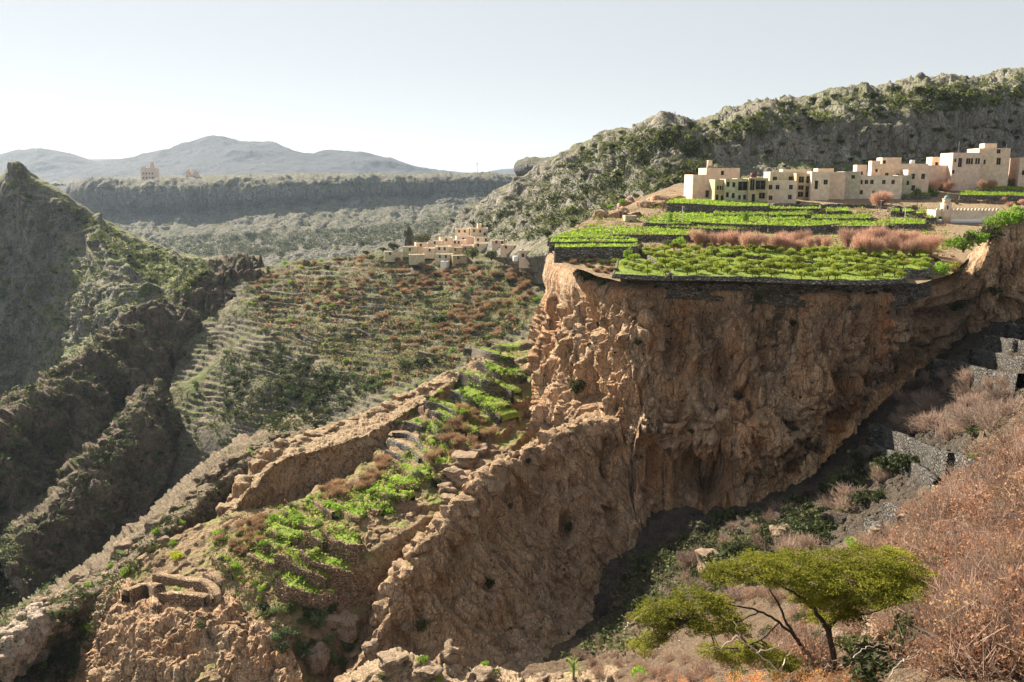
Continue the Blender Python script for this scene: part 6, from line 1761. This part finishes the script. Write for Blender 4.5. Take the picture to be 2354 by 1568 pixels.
def bush(label, x, y, s, k, i=0, sz=None, name="bush", cat="bush"):
    p = hit(x, y)
    p.z -= 0.1 * s
    put(name, SH[k][i % 3], p, s, label, cat, None, sz)
bush("brilliant yellow-green euphorbia bush on the bare shoulder of the spur", 405, 1285, 1.5, 'lime', 0, 1.9)
bush("small green bush just behind the brilliant yellow-green bush", 398, 1254, 1.0, 'bright', 1, 1.2)
bush("rounded green tuft hanging over the short rounded wall", 893, 1180, 1.5, 'bright', 2, 1.2)
bush("dark green tree beside the pale rock steps", 1003, 1120, 1.5, 'dark', 1, 2.2)
bush("tall dark green bush below the lowest curved wall", 728, 1440, 2.0, 'sage', 0, 3.0)
bush("brown-topped shrub under the lowest curved wall", 672, 1400, 1.6, 'olive', 1, 1.6)
bush("yellow-green tuft beside the lone rock", 822, 1470, 0.9, 'bright', 0, 1.1)
bush("moss-green bush on the end cliff of the spur", 745, 1600, 1.0, 'olive', 0, 1.0)
bush("olive bush clinging high on the end cliff", 462, 1440, 1.3, 'olive', 2, 1.0)

# boulders: rubble on the rib, lone blocks, rock steps
def boulder(label, x, y, s, i=0, sz=0.8, group=None, rz=None, sx=1.0):
    p = hit(x, y)
    s *= 0.55
    p.z += 0.15 * s
    put("boulder", BK[i % 5], p, (s * sx, s, s * sz), label, "boulder", group, rz=rz)
boulder("large grey-brown block perched on the rubble rib", 282, 1272, 2.6, 0, 1.25, rz=0.5)
boulder("pale square block with a sunlit face lower on the rib", 178, 1338, 1.7, 1, 1.2)
boulder("small pale block below the square one on the rib", 137, 1370, 1.2, 2)
boulder("bright flat-faced rock at the head of the pale rubble", 92, 1392, 1.9, 3)
_b = random.Random(9)
M['pale_rock'] = rock_mat("pale_rock", (0.62, 0.51, 0.41), (0.5, 0.4, 0.31), (0.22, 0.17, 0.13), (0.6, 0.5, 0.4), sc=1.0, streak=0.8)
PB = [rock_mesh("boulder", 70 + i, M['pale_rock'], 8, 0.5) for i in range(3)]
for i, p in enumerate(spots([(0, 1460), (50, 1420), (105, 1388), (118, 1440), (100, 1490), (40, 1545), (0, 1560)], 46, 81, 8)):
    s = _b.uniform(0.5, 1.5)
    lb, gp = where("pale angular boulder", "pale boulders of the rubble rib", p, 0.6 + s * 0.4)
    put("boulder", PB[i % 3], p, (s, s * 0.8, s * _b.uniform(0.6, 1.1)), lb, "boulder", gp)
for i, p in enumerate(spots(RIB, 60, 82, 8)):
    s = _b.uniform(0.25, 0.75)
    lb, gp = where("weathered boulder", "boulders along the rubble rib", p, 0.6 + s * 0.45)
    put("boulder", BK[i % 5], p, (s, s * 0.8, s * _b.uniform(0.5, 0.9)), lb, "boulder", gp)
for i, (x, y, s) in enumerate(((1070, 1062, 3.2), (1040, 1092, 2.6), (1060, 1108, 2.8), (1025, 1128, 2.2), (1100, 1040, 2.8), (1030, 1150, 1.7), (1110, 1075, 2.2))):
    boulder(["broad pale rock step at the top of the rock stair", "rounded pale rock in the middle of the rock stair", "flat pale rock step beside the slab crest", "pale rock low on the rock stair", "tan rock above the rock stair", "small rock at the bottom of the rock stair", "reddish rock leaning on the slab crest"][i], x, y, s, i, 0.6, "pale rocks of the stair beside the slab")
boulder("lone ruddy rock outcrop below the terraces", 790, 1440, 3.2, 2, 0.8)
boulder("pale rock in the chute below the end cliff", 730, 1520, 2.2, 1, 1.2)

crest_rocks([(1340, 960), (1230, 1015), (1160, 1060), (1080, 1132), (1000, 1203), (940, 1285), (900, 1360), (862, 1432), (800, 1520)], 22, 500, 0.6, 1.9, 'slab', "crest rock", "rocks along the slab crest")
crest_rocks([(1020, 865), (960, 895), (900, 925), (840, 950), (780, 972), (700, 1000), (660, 1016), (620, 1042), (560, 1110), (515, 1170)], 20, 510, 0.6, 1.7, 'fin', "fin rock", "rocks along the fin crest")
crest_rocks([(680, 985), (600, 1015), (540, 1045), (480, 1095), (430, 1145), (360, 1200), (300, 1255), (245, 1305), (200, 1337), (150, 1367)], 24, 520, 0.6, 2.0, 'rib', "rib rock", "rocks along the rib crest")
# plants clinging to the cliff faces
def tuft(label, x, y, rpx, k='dark', i=0, hang=1.3):
    p = hit(x, y)
    s = rpx * 1.5 / F * p.y
    put("cliff_bush", SH[k][i % 3], p - Vector((0, 0.2, 0.5 * s)), (s, s, s * hang), label, "bush", None)
for i, (lb, x, y, rr, k, hg) in enumerate((
  ("big dark green bush spilling over the cliff rim beside the orchard corner", 1348, 640, 22, 'dark', 2.4),
  ("green bush on the rim right of the big dark one", 1388, 652, 15, 'olive', 1.6),
  ("bright tuft on the rim left of the big dark bush", 1330, 625, 11, 'bright', 1.2),
  ("dark bush dot high on the cliff just under the rim wall", 1742, 690, 10, 'dark', 1.8),
  ("dark bush dot on the pale cliff right of the middle", 1822, 744, 8, 'dark', 1.6),
  ("dark bush on the upper left of the cliff", 1376, 750, 6, 'dark', 2.2),
  ("narrow dark bush below the upper left one", 1354, 796, 5, 'dark', 2.4),
  ("dark bush on the light cliff pillar", 1466, 788, 8, 'dark', 1.5),
  ("large dark growth in the cave hollow of the cliff", 1325, 890, 20, 'dark', 1.4),
  ("dark bush in the round cavity low on the cliff", 1590, 990, 9, 'dark', 1.3),
  ("dark bush low on the right cliff bulge", 1828, 985, 9, 'dark', 1.2),
  ("dark round bush on the shaded right cliff", 2195, 700, 20, 'dark', 1.2),
  ("dark shrub on the shaded cliff near the rock outcrop", 2285, 665, 18, 'dark', 1.0),
  ("small olive bush in the shaded cliff notch", 2090, 690, 8, 'olive', 1.3),
  ("dark hanging bush on the slab's upper face", 1310, 1215, 12, 'dark', 1.9),
  ("dark narrow bush in the middle of the slab", 1215, 1060, 8, 'dark', 1.6),
  ("olive tuft beside the slab crest", 1170, 1165, 8, 'olive', 1.5),
  ("dark bush low in the slab's groove", 1125, 1345, 12, 'dark', 1.9),
  ("strip of yellow-green moss bush on the slab's shaded crack", 940, 1305, 6, 'lime', 2.6),
  ("grey-green bush at the slab's lower rocks", 970, 1440, 14, 'olive', 1.6),
  ("dark bush at the foot of the main cliff", 1475, 1320, 18, 'dark', 1.5),
  ("tall dark bush in the gully at the cliff foot", 1480, 1400, 24, 'dark', 1.6),
  ("black-green shrub mass under the cliff overhang", 1670, 1190, 34, 'dark', 1.2),
  ("dark shrub beside the black-green mass", 1610, 1240, 24, 'dark', 1.2),
  ("dark green bush at the slab's gully end", 1400, 1470, 20, 'dark', 1.2))):
    tuft(lb, x, y, rr, k, i, hg)
for i, p in enumerate(spots([(1230, 700), (1420, 680), (1800, 720), (2200, 680), (2000, 950), (1800, 1080), (1500, 1100), (1250, 1000)], 36, 83, 14)):
    lb, gp = where("cliff-face tuft", "little tufts on the big cliff face", p, _b.uniform(0.8, 1.2))
    put("cliff_bush", SH['dark'][i % 3], p - Vector((0, 0.1, 0.2)), _b.uniform(0.2, 0.5), lb, "bush", gp)
for i, p in enumerate(spots([(1180, 1080), (1340, 980), (1440, 1180), (1420, 1420), (1250, 1500), (1000, 1480), (940, 1380)], 30, 84, 14)):
    lb, gp = where("leaning-slab tuft", "little tufts on the leaning slab", p, _b.uniform(0.8, 1.2))
    put("cliff_bush", SH['olive'][i % 3], p - Vector((0, 0.1, 0.2)), _b.uniform(0.2, 0.45), lb, "bush", gp)
# ---------------------------------------------------------------- rock outcrop trees at the right
for i, (x, y, s, k) in enumerate(((2215, 545, 2.6, 'bright'), (2250, 530, 2.4, 'bright'), (2275, 520, 2.2, 'olive'), (2290, 500, 2.4, 'bright'), (2320, 486, 2.6, 'bright'), (2350, 480, 2.8, 'bright'), (2230, 525, 1.6, 'olive'))):
    p = Vector(P(x, y + 26, 151.5))
    tree("juniper_tree", p - Vector((0, 0, 0.3)), s * 1.15, BT[0], SH[k][i % 3], ["lowest rounded bush-tree at the left of the rock outcrop", "rounded green tree below the pale branches of the outcrop", "olive tree in the dip of the outcrop", "rounded green tree halfway up the outcrop", "rounded green tree near the top of the outcrop", "topmost green tree of the outcrop at the picture edge", "small olive bush behind the outcrop's lowest tree"][i], "tree", "green trees crowning the rock outcrop")

# ---------------------------------------------------------------- shaded gully: stepped walls
GG = "grey stone walls of the shaded gully"
M['painted_shade_wall'] = stone_mat("painted_shade_dry_stone", (0.13, 0.122, 0.11), 1.6)  # darker copy of the dry stone: the gully's shade put into its colour
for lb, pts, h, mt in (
  ("highest grey stepped wall in the shade below the rock outcrop", [(2275, 738), (2310, 742), (2354, 750), (2420, 758)], 28, 'painted_shade_wall'),
  ("second grey stepped wall in the shade", [(2262, 772), (2310, 778), (2360, 785), (2420, 790)], 28, 'painted_shade_wall'),
  ("third grey stepped wall in the shade, broad and bluish", [(2235, 803), (2290, 812), (2354, 824), (2400, 830)], 26, 'painted_shade_wall'),
  ("widest grey stepped wall at the bottom of the stair", [(2145, 822), (2200, 832), (2270, 850), (2340, 858)], 42, 'painted_shade_wall'),
  ("tall smooth dark wall crossing the shaded gully", [(1998, 975), (2040, 985), (2085, 1005), (2130, 1025), (2180, 1042)], 46, 'painted_shade_wall'),
  ("rough wall end with its face catching the sun", [(2178, 1040), (2205, 1045), (2235, 1060), (2262, 1082)], 40, 'painted_shade_wall'),
  ("low curved wall below the tall dark wall", [(2000, 1018), (2050, 1040), (2095, 1062), (2128, 1085), (2145, 1110)], 26, 'painted_shade_wall'),
  ("sunlit broken wall piece below the curved wall", [(2142, 1112), (2160, 1125), (2178, 1150)], 40, 'warm_wall'),  # sunlight put into the colour: paler, warmer stone than its neighbours
  ("short curved wall holding the yellow rock", [(2030, 1152), (2060, 1165), (2095, 1180)], 36, 'painted_shade_wall'),
  ("lowest wall stump at the shadow's edge", [(1988, 1190), (2002, 1198), (2016, 1210)], 36, 'painted_shade_wall')):
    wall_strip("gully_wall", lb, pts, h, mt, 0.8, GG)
refresh()
boulder("yellow sunlit rock beside the short curved wall", 2090, 1200, 1.2, 3, 0.9)
boulder("orange sunlit rock tip at the shadow's edge", 2020, 1222, 0.9, 1, 1.2)
boulder("large grey rounded rock in the dark gully bed", 1640, 1300, 3.0, 0, 0.8)
boulder("grey ribbed rock in the shade under the cliff", 1800, 1230, 2.4, 2, 0.8)
boulder("bluish shaded rock behind the flat-topped tree", 1720, 1340, 2.2, 4, 0.7)
boulder("small pale stone in the gully by the tree crowns", 1500, 1400, 0.8, 1, 0.7)
boulder("pale upright stone at the cliff foot behind the small crowns", 1590, 1290, 1.2, 3, 1.4)
boulder("pale stone showing beside the green tuft", 1950, 1275, 0.7, 1, 0.8)

GUL = [(1400, 1420), (1450, 1300), (1600, 1220), (1760, 1180), (1900, 1120), (2000, 1040), (2060, 1080), (1900, 1230), (1700, 1340), (1560, 1400), (1450, 1500), (1300, 1530)]
GB = [rock_mesh("boulder", 80 + i, M['gully'], 8, 0.55) for i in range(3)]  # boulders share the gully's shade-darkened colour
for i, p in enumerate(spots(GUL, 40, 123, 14)):
    s = _b.uniform(0.4, 1.3)
    lb, gp = where("shaded gully rock", "rocks of the shaded gully", p, 0.5 + s * 0.5)
    put("boulder", GB[i % 3], p, (s, s * 0.8, s * 0.7), lb, "boulder", gp)
scatter(GUL, 60, 124, SH['dark'] + SH['dark'] + SH['olive'] + GT, 1.5, "shaded gully bush", "shrub", "bushes of the shaded gully", "shaded_shrub", 12)
carpet("undergrowth", GUL, 700, 125, 0.25, 'olive', per=14, spread=0.7, hgt=0.4)
carpet("undergrowth", GUL, 500, 126, 0.2, 'greytwig', per=14, spread=0.7, hgt=0.4, aspect=0.15)
# red-brown scrub of the near slope
L['brownleaf'] = leaf_mat("brown_leaf", (0.20, 0.13, 0.07), (0.40, 0.25, 0.14), (0.62, 0.44, 0.28), 0.4, 2.0)
RL = [bare_mesh("red_shrub", 300 + i, L['greytwig'], 300, 6, 0.1, 0.95, 0.008, 0.34) for i in range(3)]
def red_shrub(seed, n_leaf, size):
    r = np.random.default_rng(seed)
    m = MB()
    m.leaves(crown_pts(seed, rand_blobs(seed, 7, base=0.1, h=0.95), n_leaf, 0.3, 0.6), size, r, 0.55)
    return m.mesh("red_leaves", L['redleaf' if seed % 3 != 2 else 'brownleaf'])
RLL = [red_shrub(310 + i, 1500, 0.036) for i in range(4)]
RLP = [red_shrub(318 + i, 420, 0.05) for i in range(4)]
def leafy(p, s, label, group, dense):
    e = empty("red_shrub", p, _rs.uniform(0, 6.28))
    q = s * _rs.uniform(0.8, 1.25)
    e.scale = (q, q, q * _rs.uniform(0.8, 1.15))
    lb, gp = where(label, group, p, q / s)
    tag(e, lb, "shrub", gp)
    link("branches", _rs.choice(RL), e)
    link("leaves", _rs.choice(RLL if dense else RLP), e)
def leafy_zone(poly, n, seed, s, label, group, dense, sep):
    for p in spots(poly, n, seed, sep):
        p.z -= 0.12 * s
        leafy(p, s, label, group, dense)
RG = "red-brown shrubs of the near slope"
leafy_zone([(2200, 1300), (2354, 1150), (2420, 1150), (2420, 1568), (2180, 1568), (2120, 1480)], 32, 91, 1.7, "leafy red-brown shrub", RG, True, 34)
leafy_zone([(1980, 1250), (2120, 1170), (2240, 1090), (2360, 960), (2420, 1000), (2420, 1150), (2250, 1290), (2060, 1330)], 38, 92, 2.3, "twiggy red-brown shrub", "twiggy shrubs of the upper near slope", False, 30)
leafy_zone([(1880, 1300), (2080, 1320), (2200, 1400), (2120, 1520), (1900, 1545), (1700, 1545), (1560, 1500), (1640, 1400)], 40, 93, 1.35, "twiggy rosy shrub", "rosy shrubs under the flat-topped tree", False, 20)
leafy_zone([(2420, 980), (2750, 940), (2750, 1560), (2420, 1560)], 34, 191, 1.9, "outlying red-brown shrub", "red-brown shrubs further along the slope", False, 40)
leafy_zone([(1340, 1520), (1480, 1500), (1640, 1530), (1640, 1568), (1380, 1568)], 20, 94, 0.9, "twiggy rosy shrub", "rosy shrubs under the flat-topped tree", False, 16)
scatter([(2000, 900), (2120, 850), (2330, 880), (2354, 980), (2230, 1000), (2150, 1040), (2050, 960)], 34, 95, GT + RL, 2.4, "greyish leafless shrub", "shrub", "leafless shrubs in the shade", "shaded_shrub", 14, 0.9)
scatter([(1550, 1270), (1750, 1200), (1900, 1130), (2000, 1040), (2120, 1090), (2020, 1160), (1900, 1250), (1640, 1420)], 70, 96, GT + SH['dark'] + SH['dark'], 2.2, "dark gully bush", "shrub", "scrub in the shaded gully", "shaded_shrub", 14, 0.9)
carpet("leaf_litter", [(1350, 1540), (1640, 1440), (1900, 1290), (2240, 1080), (2360, 930), (2400, 1568), (1400, 1568)], 700, 97, 0.06, 'brownleaf', per=14, spread=0.5, hgt=0.1)
carpet("undergrowth", [(1350, 1540), (1640, 1440), (1900, 1290), (2240, 1080), (2360, 930), (2400, 1568), (1400, 1568)], 600, 98, 0.12, 'greytwig', per=16, spread=0.4, hgt=0.25, aspect=0.12)
bush("vivid green tuft among the rosy shrubs by the shadow's edge", 1965, 1262, 1.2, 'bright', 0, 1.8)
bush("green patch of weeds on top of the sunlit wall end", 2240, 1052, 1.0, 'bright', 1, 0.6)
bush("green weeds above the shaded wall", 2245, 1000, 1.6, 'olive', 0, 1.2)
bush("yellowish broom bush beneath the tree's right branches", 2100, 1440, 1.5, 'olive', 2, 1.3)
bush("dark green low bush at the bottom edge right of the trunk", 2010, 1552, 1.5, 'dark', 0, 0.9)
bush("dark green low bush at the bottom edge left of the trunk", 1800, 1552, 1.0, 'olive', 1, 0.8)
bush("bright green bush at the bottom edge below the small crowns", 1470, 1560, 1.3, 'bright', 2, 1.2)
bush("small olive bush at the bottom edge between the trunks", 1700, 1560, 0.8, 'olive', 0, 0.6)

for i, p in enumerate(spots([(2000, 1200), (2240, 1080), (2354, 960), (2354, 1300), (2200, 1420), (2000, 1500), (1700, 1540), (1640, 1470), (1900, 1300)], 26, 122, 24)):
    s = _b.uniform(0.25, 0.6)
    lb, gp = where("pale slope stone", "pale stones of the near slope", p, 0.6 + s)
    put("boulder", BK[i % 5], p, (s, s * 0.8, s * 0.6), lb, "boulder", gp)
# pale rocks along the bottom edge
scatter([(2000, 1260), (2240, 1080), (2360, 960), (2354, 1500), (2050, 1540), (1500, 1540), (1650, 1440)], 34, 99, SH['olive'] + SH['dark'], 0.9, "low olive bush", "shrub", "low olive bushes of the near slope", "olive_shrub", 22)
for i, (lb, x, y, s, sz) in enumerate((
  ("pale pitted ledge rock at the bottom edge below the slab", 900, 1520, 3.2, 0.5), ("broad pale rock ledge beside the pitted one", 985, 1545, 3.2, 0.4), ("pointed brown rock spike at the slab's foot", 1035, 1520, 2.6, 1.5),
  ("golden grass-topped rock right of the spike", 1110, 1555, 2.8, 0.5), ("small pale rock at the bottom edge near the spiky plant", 1248, 1560, 1.4, 0.8), ("twin pale rock at the bottom edge", 1285, 1562, 1.3, 0.9), ("dark flat rock behind the spiky plant", 1180, 1520, 1.8, 0.6),
  ("rounded brown rock lowest on the slab crest", 850, 1490, 2.6, 0.8), ("long pale rock lying on the slab's lower edge", 930, 1440, 2.6, 0.6))):
    boulder(lb, x, y, s * 0.55, i, sz, None)
for i, (lb, x, y, s, k) in enumerate((("green tuft on the pale ledge", 968, 1520, 0.9, 'bright'), ("leafy green weed before the pointed spike", 1000, 1560, 1.1, 'bright'), ("weed on the golden rock", 1130, 1550, 1.0, 'olive'), ("green sprig on the ledge's left end", 880, 1560, 0.8, 'olive'), ("little green sprig by the spike's tip", 1115, 1530, 0.6, 'bright'))):
    bush(lb, x, y, s, k, i)
# spiky succulent with long arching leaves
p = hit(1318, 1560)
e = empty("spiky_plant", p)
tag(e, "pale green spiky plant with long arching leaves at the bottom edge", "plant")
def blade_mesh():
    m = MB()
    n = 7
    t = np.linspace(0, 1, n)
    c = np.stack([0 * t, t * 0.75, t * 1.0 - 0.55 * t * t], -1)
    w = 0.06 * (1 - t) ** 0.7 + 0.004
    v = np.concatenate([c + np.stack([-w, 0 * w, 0.3 * w], -1), c, c + np.stack([w, 0 * w, 0.3 * w], -1)])
    i = np.arange(n - 1)
    m.add(v, np.concatenate([np.stack([i, i + n, i + n + 1, i + 1], 1), np.stack([i + n, i + 2 * n, i + 2 * n + 1, i + n + 1], 1)]))
    return m.mesh("leaf", L['bright'], True)
bm_ = blade_mesh()
for i in range(17):
    o = link("leaf", bm_, e, (0, 0, 0.4 + 1.2 * (i / 17)))
    o.rotation_euler = (_b.uniform(-0.5, 0.4), 0, i * 2.4)
    k = _b.uniform(1.0, 1.7) * (1.2 - 0.4 * i / 17)
    o.scale = (k, k, k)
link("stem", MB().tube([(0, 0, -0.2), (0.05, 0, 0.8), (0.02, 0.03, 1.7)], [0.12, 0.1, 0.07]).mesh("stem", M['grey_bark'], True), e)

# ---------------------------------------------------------------- flat-topped acacias
def acacia(label, base, limbs, pads, seed, dens):
    """limbs: lists of (x, y, depth offset, radius m); pads: (x, y, rx, ry, depth offset)."""
    r = np.random.default_rng(seed)
    b = hit(*base)
    d0 = b.y
    e = empty("acacia_tree", b)
    tag(e, label, "tree")
    inv = np.array(b)
    tm = MB()
    tr = limbs[0]
    def seg(lb):
        pts = np.array([P(x, y, d0 + dz) for x, y, dz, _ in lb]) - inv
        s = np.r_[0, np.cumsum(np.linalg.norm(np.diff(pts, axis=0), axis=1))]
        t = np.linspace(0, s[-1], max(5, len(lb) * 4))
        q = herm(s, pts, t)
        q[1:-1] += r.normal(size=(len(q) - 2, 3)) * 0.02
        return q, np.interp(t, s, [l[3] for l in lb])
    tm.tube(*seg(tr), 8 if False else 6)
    link("trunk", tm.mesh("trunk", M['bark'], True), e)
    for lb in limbs[1:]:
        link("limb", MB().tube(*seg(lb), 6).mesh("limb", M['bark'], True), e)
    ends = np.concatenate([seg(lb)[0][-6:] for lb in limbs[1:]])
    tw = MB()
    for (x, y, rx, ry, dz) in pads:
        dd = d0 + dz
        c = P(x, y, dd) - inv
        rxm, rym = rx / F * dd, ry / F * dd
        n = int(rx * ry * dens)
        # flat-topped pad made of many small feathery sprays
        ns = max(12, n // 44)
        sc = shell(ns, c, (rxm, rxm * 0.95, rym * 0.8), r, 0.35, 0.5)
        pts = []
        for k in range(40):
            o = r.normal(size=sc.shape) * np.array([0.13, 0.13, 0.028])
            pts.append(sc + o)
        pts = np.concatenate(pts)
        link("foliage", MB().leaves(pts, 0.05, r, 0.42, 0.45).mesh("foliage", L['acacia']), e)
        near = ends[np.argsort(np.linalg.norm(ends - c, axis=1))[:3]]
        src = near[r.integers(0, 3, 26)]
        tw.twigs(src, sc[r.integers(0, len(sc), 26)] - [0, 0, 0.05], 0.012, r)
    link("twigs", tw.mesh("twigs", M['bark']), e)
    return e
acacia("large flat-topped acacia with a single dark trunk and wide yellow-green crown", (1917, 1540),
  [[(1919, 1552, 0, .15), (1915, 1510, 0, .125), (1908, 1470, 0, .11), (1904, 1446, 0, .11)],
   [(1904, 1448, 0, .10), (1885, 1420, -.2, .08), (1862, 1390, -.4, .065), (1825, 1362, -.6, .05), (1770, 1335, -.8, .03), (1700, 1318, -.9, .015)],
   [(1904, 1448, 0, .09), (1925, 1420, .3, .07), (1960, 1390, .5, .055), (2010, 1360, .7, .04), (2070, 1335, .7, .02)],
   [(1906, 1446, 0, .08), (1912, 1410, .5, .06), (1900, 1370, .8, .05), (1890, 1325, .9, .02)],
   [(1925, 1420, .3, .05), (1975, 1415, -.3, .035), (2030, 1400, -.5, .02), (2085, 1375, -.5, .012)]],
  [(1680, 1318, 62, 20, -.9), (1745, 1302, 80, 24, -.7), (1830, 1296, 90, 24, .2), (1910, 1292, 95, 24, .9), (1990, 1290, 90, 24, .9), (2050, 1282, 60, 18, 1.2), (2090, 1312, 55, 20, .8),
   (2040, 1330, 75, 26, .4), (1960, 1330, 90, 30, 0), (1880, 1335, 80, 30, -.4), (1800, 1330, 70, 26, -.7), (2070, 1360, 70, 22, -.4), (1985, 1370, 80, 26, -.5), (1920, 1385, 60, 28, -.1), (1860, 1375, 45, 22, -.5),
   (2110, 1345, 40, 16, .2), (1945, 1415, 40, 20, -.2), (1640, 1330, 34, 14, -1.0), (1885, 1420, 34, 18, .3)], 401, 1.9)
acacia("thinner acacia leaning towards the cliff with several small layered crowns", (1858, 1532),
  [[(1862, 1545, .2, .09), (1852, 1510, .2, .08), (1838, 1478, .1, .075), (1825, 1462, 0, .07)],
   [(1825, 1462, 0, .06), (1790, 1432, -.1, .05), (1745, 1405, -.3, .04), (1690, 1392, -.4, .03), (1620, 1382, -.5, .018)],
   [(1830, 1468, 0, .06), (1805, 1425, .3, .05), (1788, 1385, .5, .04), (1765, 1350, .6, .025)],
   [(1745, 1405, -.3, .03), (1690, 1430, -.7, .025), (1630, 1430, -.9, .018), (1560, 1425, -1, .012)],
   [(1790, 1432, -.1, .035), (1750, 1470, -.6, .03), (1700, 1495, -.8, .015)]],
  [(1595, 1375, 52, 20, -.4), (1560, 1395, 40, 18, -.6), (1510, 1402, 52, 22, -1), (1480, 1420, 30, 14, -1), (1520, 1435, 42, 18, -1.1), (1640, 1420, 75, 22, -.8), (1600, 1440, 55, 20, -1), (1690, 1440, 48, 22, -.7), (1500, 1468, 38, 18, -1.2), (1470, 1490, 28, 14, -1.2),
   (1740, 1500, 60, 20, -.8), (1690, 1510, 52, 20, -.9), (1640, 1500, 40, 16, -1), (1800, 1520, 50, 18, -.5), (1650, 1385, 36, 16, -.4)], 402, 1.8)
bs = hit(2110, 1450)

# bleached dead branches and orange leaved sprays close to the viewer
def dead_branch(label, segs, d):
    c = P(segs[0][0][0], segs[0][0][1], d)
    m = MB()
    for s in segs:
        pts = np.array([P(x, y, d + 0.1 * i) for i, (x, y) in enumerate(s)]) - c
        tt = np.linspace(0, len(pts) - 1, 14)
        pts = np.stack([np.interp(tt, np.arange(len(pts)), pts[:, k]) for k in range(3)], -1) + _fr.normal(size=(14, 3)) * 0.022
        m.tube(pts, np.linspace(0.022, 0.007, len(pts)), 4)
    o = link("dead_branch", m.mesh("dead_branch", M['dead_wood'], True), None, c)
    tag(o, label, "branch", "bleached dead branches at the near edge")
dead_branch("forked bleached branch crossing before the thin trunk", [[(1790, 1545), (1740, 1500), (1700, 1468), (1686, 1430)], [(1740, 1500), (1775, 1490), (1800, 1480)], [(1712, 1478), (1690, 1462), (1660, 1490), (1632, 1488)], [(1790, 1545), (1815, 1500), (1826, 1482)]], 24.0)
dead_branch("curved bleached branch at the foot of the main trunk", [[(2045, 1555), (2070, 1520), (2120, 1505), (2170, 1505)], [(2070, 1520), (2090, 1510), (2125, 1490)], [(1960, 1510), (1990, 1488), (2040, 1478)]], 23.0)
dead_branch("thin pale stick leaning between the small crowns", [[(1432, 1450), (1450, 1430), (1475, 1410)], [(1555, 1460), (1565, 1475), (1575, 1495)]], 24.0)
OR = [bare_mesh("orange_spray", 330 + i, L['orange'], 40, 4, 0.05, 1.3, 0.006, 0.3, 380, 0.045) for i in range(3)]
for i, (x, y, s) in enumerate(((1540, 1545, .5), (1570, 1560, .6), (1630, 1565, .55), (1690, 1560, .7), (1740, 1562, .6), (1790, 1552, .65), (1838, 1560, .6), (1880, 1566, .6), (1925, 1562, .55), (1960, 1560, .6), (1500, 1562, .5))):
    p = hit(x, min(y + 20, 1600))
    put("orange_shrub", OR[i % 3], p, s, "orange-leaved spray " + ["left of the thin pale stick", "under the small crowns", "below the dead fork's arm", "under the dead fork", "right under the dead fork", "at the thin trunk's foot", "between the two trunks", "left of the main trunk's foot", "at the main trunk's foot", "right of the main trunk's foot", "first at the bottom edge"][i], "shrub", "orange-leaved sprays along the near edge", s * 1.1)
scatter([(1285, 596), (1400, 598), (1425, 634), (1370, 626)], 22, 120, RU + SH['olive'], 0.9, "rim bush", "shrub", "bushes on the plateau rim corner", "rim_shrub", 7)
scatter([(2085, 600), (2200, 590), (2215, 625), (2150, 646), (2090, 640)], 16, 121, SH['olive'] + SH['bright'] + RU, 1.0, "rim-end bush", "shrub", "bushes at the orchard's end", "rim_shrub", 9)
scatter([(1440, 646), (1560, 648), (1800, 656), (2000, 658), (2140, 648), (2140, 672), (1800, 690), (1560, 672), (1440, 668)], 30, 127, SH['dark'] + SH['olive'], 0.7, "rim-wall bush", "shrub", "bushes hanging at the rim wall", "rim_shrub", 12)
rank_labels()
print("tris", sum(len(o.data.polygons) for o in COL.objects if o.type == 'MESH') * 2, "unique", sum(len(m.polygons) for m in bpy.data.meshes) * 2, "objs", len(COL.objects))
# ---------------------------------------------------------------- haze
def haze_box():
    x0, x1, y0, y1, z0, z1 = -9500, 9500, -900, 9500, -235, 330
    v = np.array([(x, y, z) for x in (x0, x1) for y in (y0, y1) for z in (z0, z1)])
    f = np.array([(0, 1, 3, 2), (4, 6, 7, 5), (0, 4, 5, 1), (2, 3, 7, 6), (0, 2, 6, 4), (1, 5, 7, 3)])
    m = bpy.data.materials.new("haze_air")
    m.use_nodes = True
    nt = m.node_tree
    nt.nodes.remove(nt.nodes["Principled BSDF"])
    pv = nt.nodes.new("ShaderNodeVolumePrincipled")
    pv.inputs["Color"].default_value = (0.62, 0.79, 1.0, 1)
    pv.inputs["Density"].default_value = HAZE
    pv.inputs["Anisotropy"].default_value = 0.35
    nt.links.new(pv.outputs[0], nt.nodes["Material Output"].inputs["Volume"])
    me = mesh_np("haze", v, f, m, False)
    o = link("haze", me)
    o["kind"] = "stuff"
HAZE = 0.000036
haze_box()
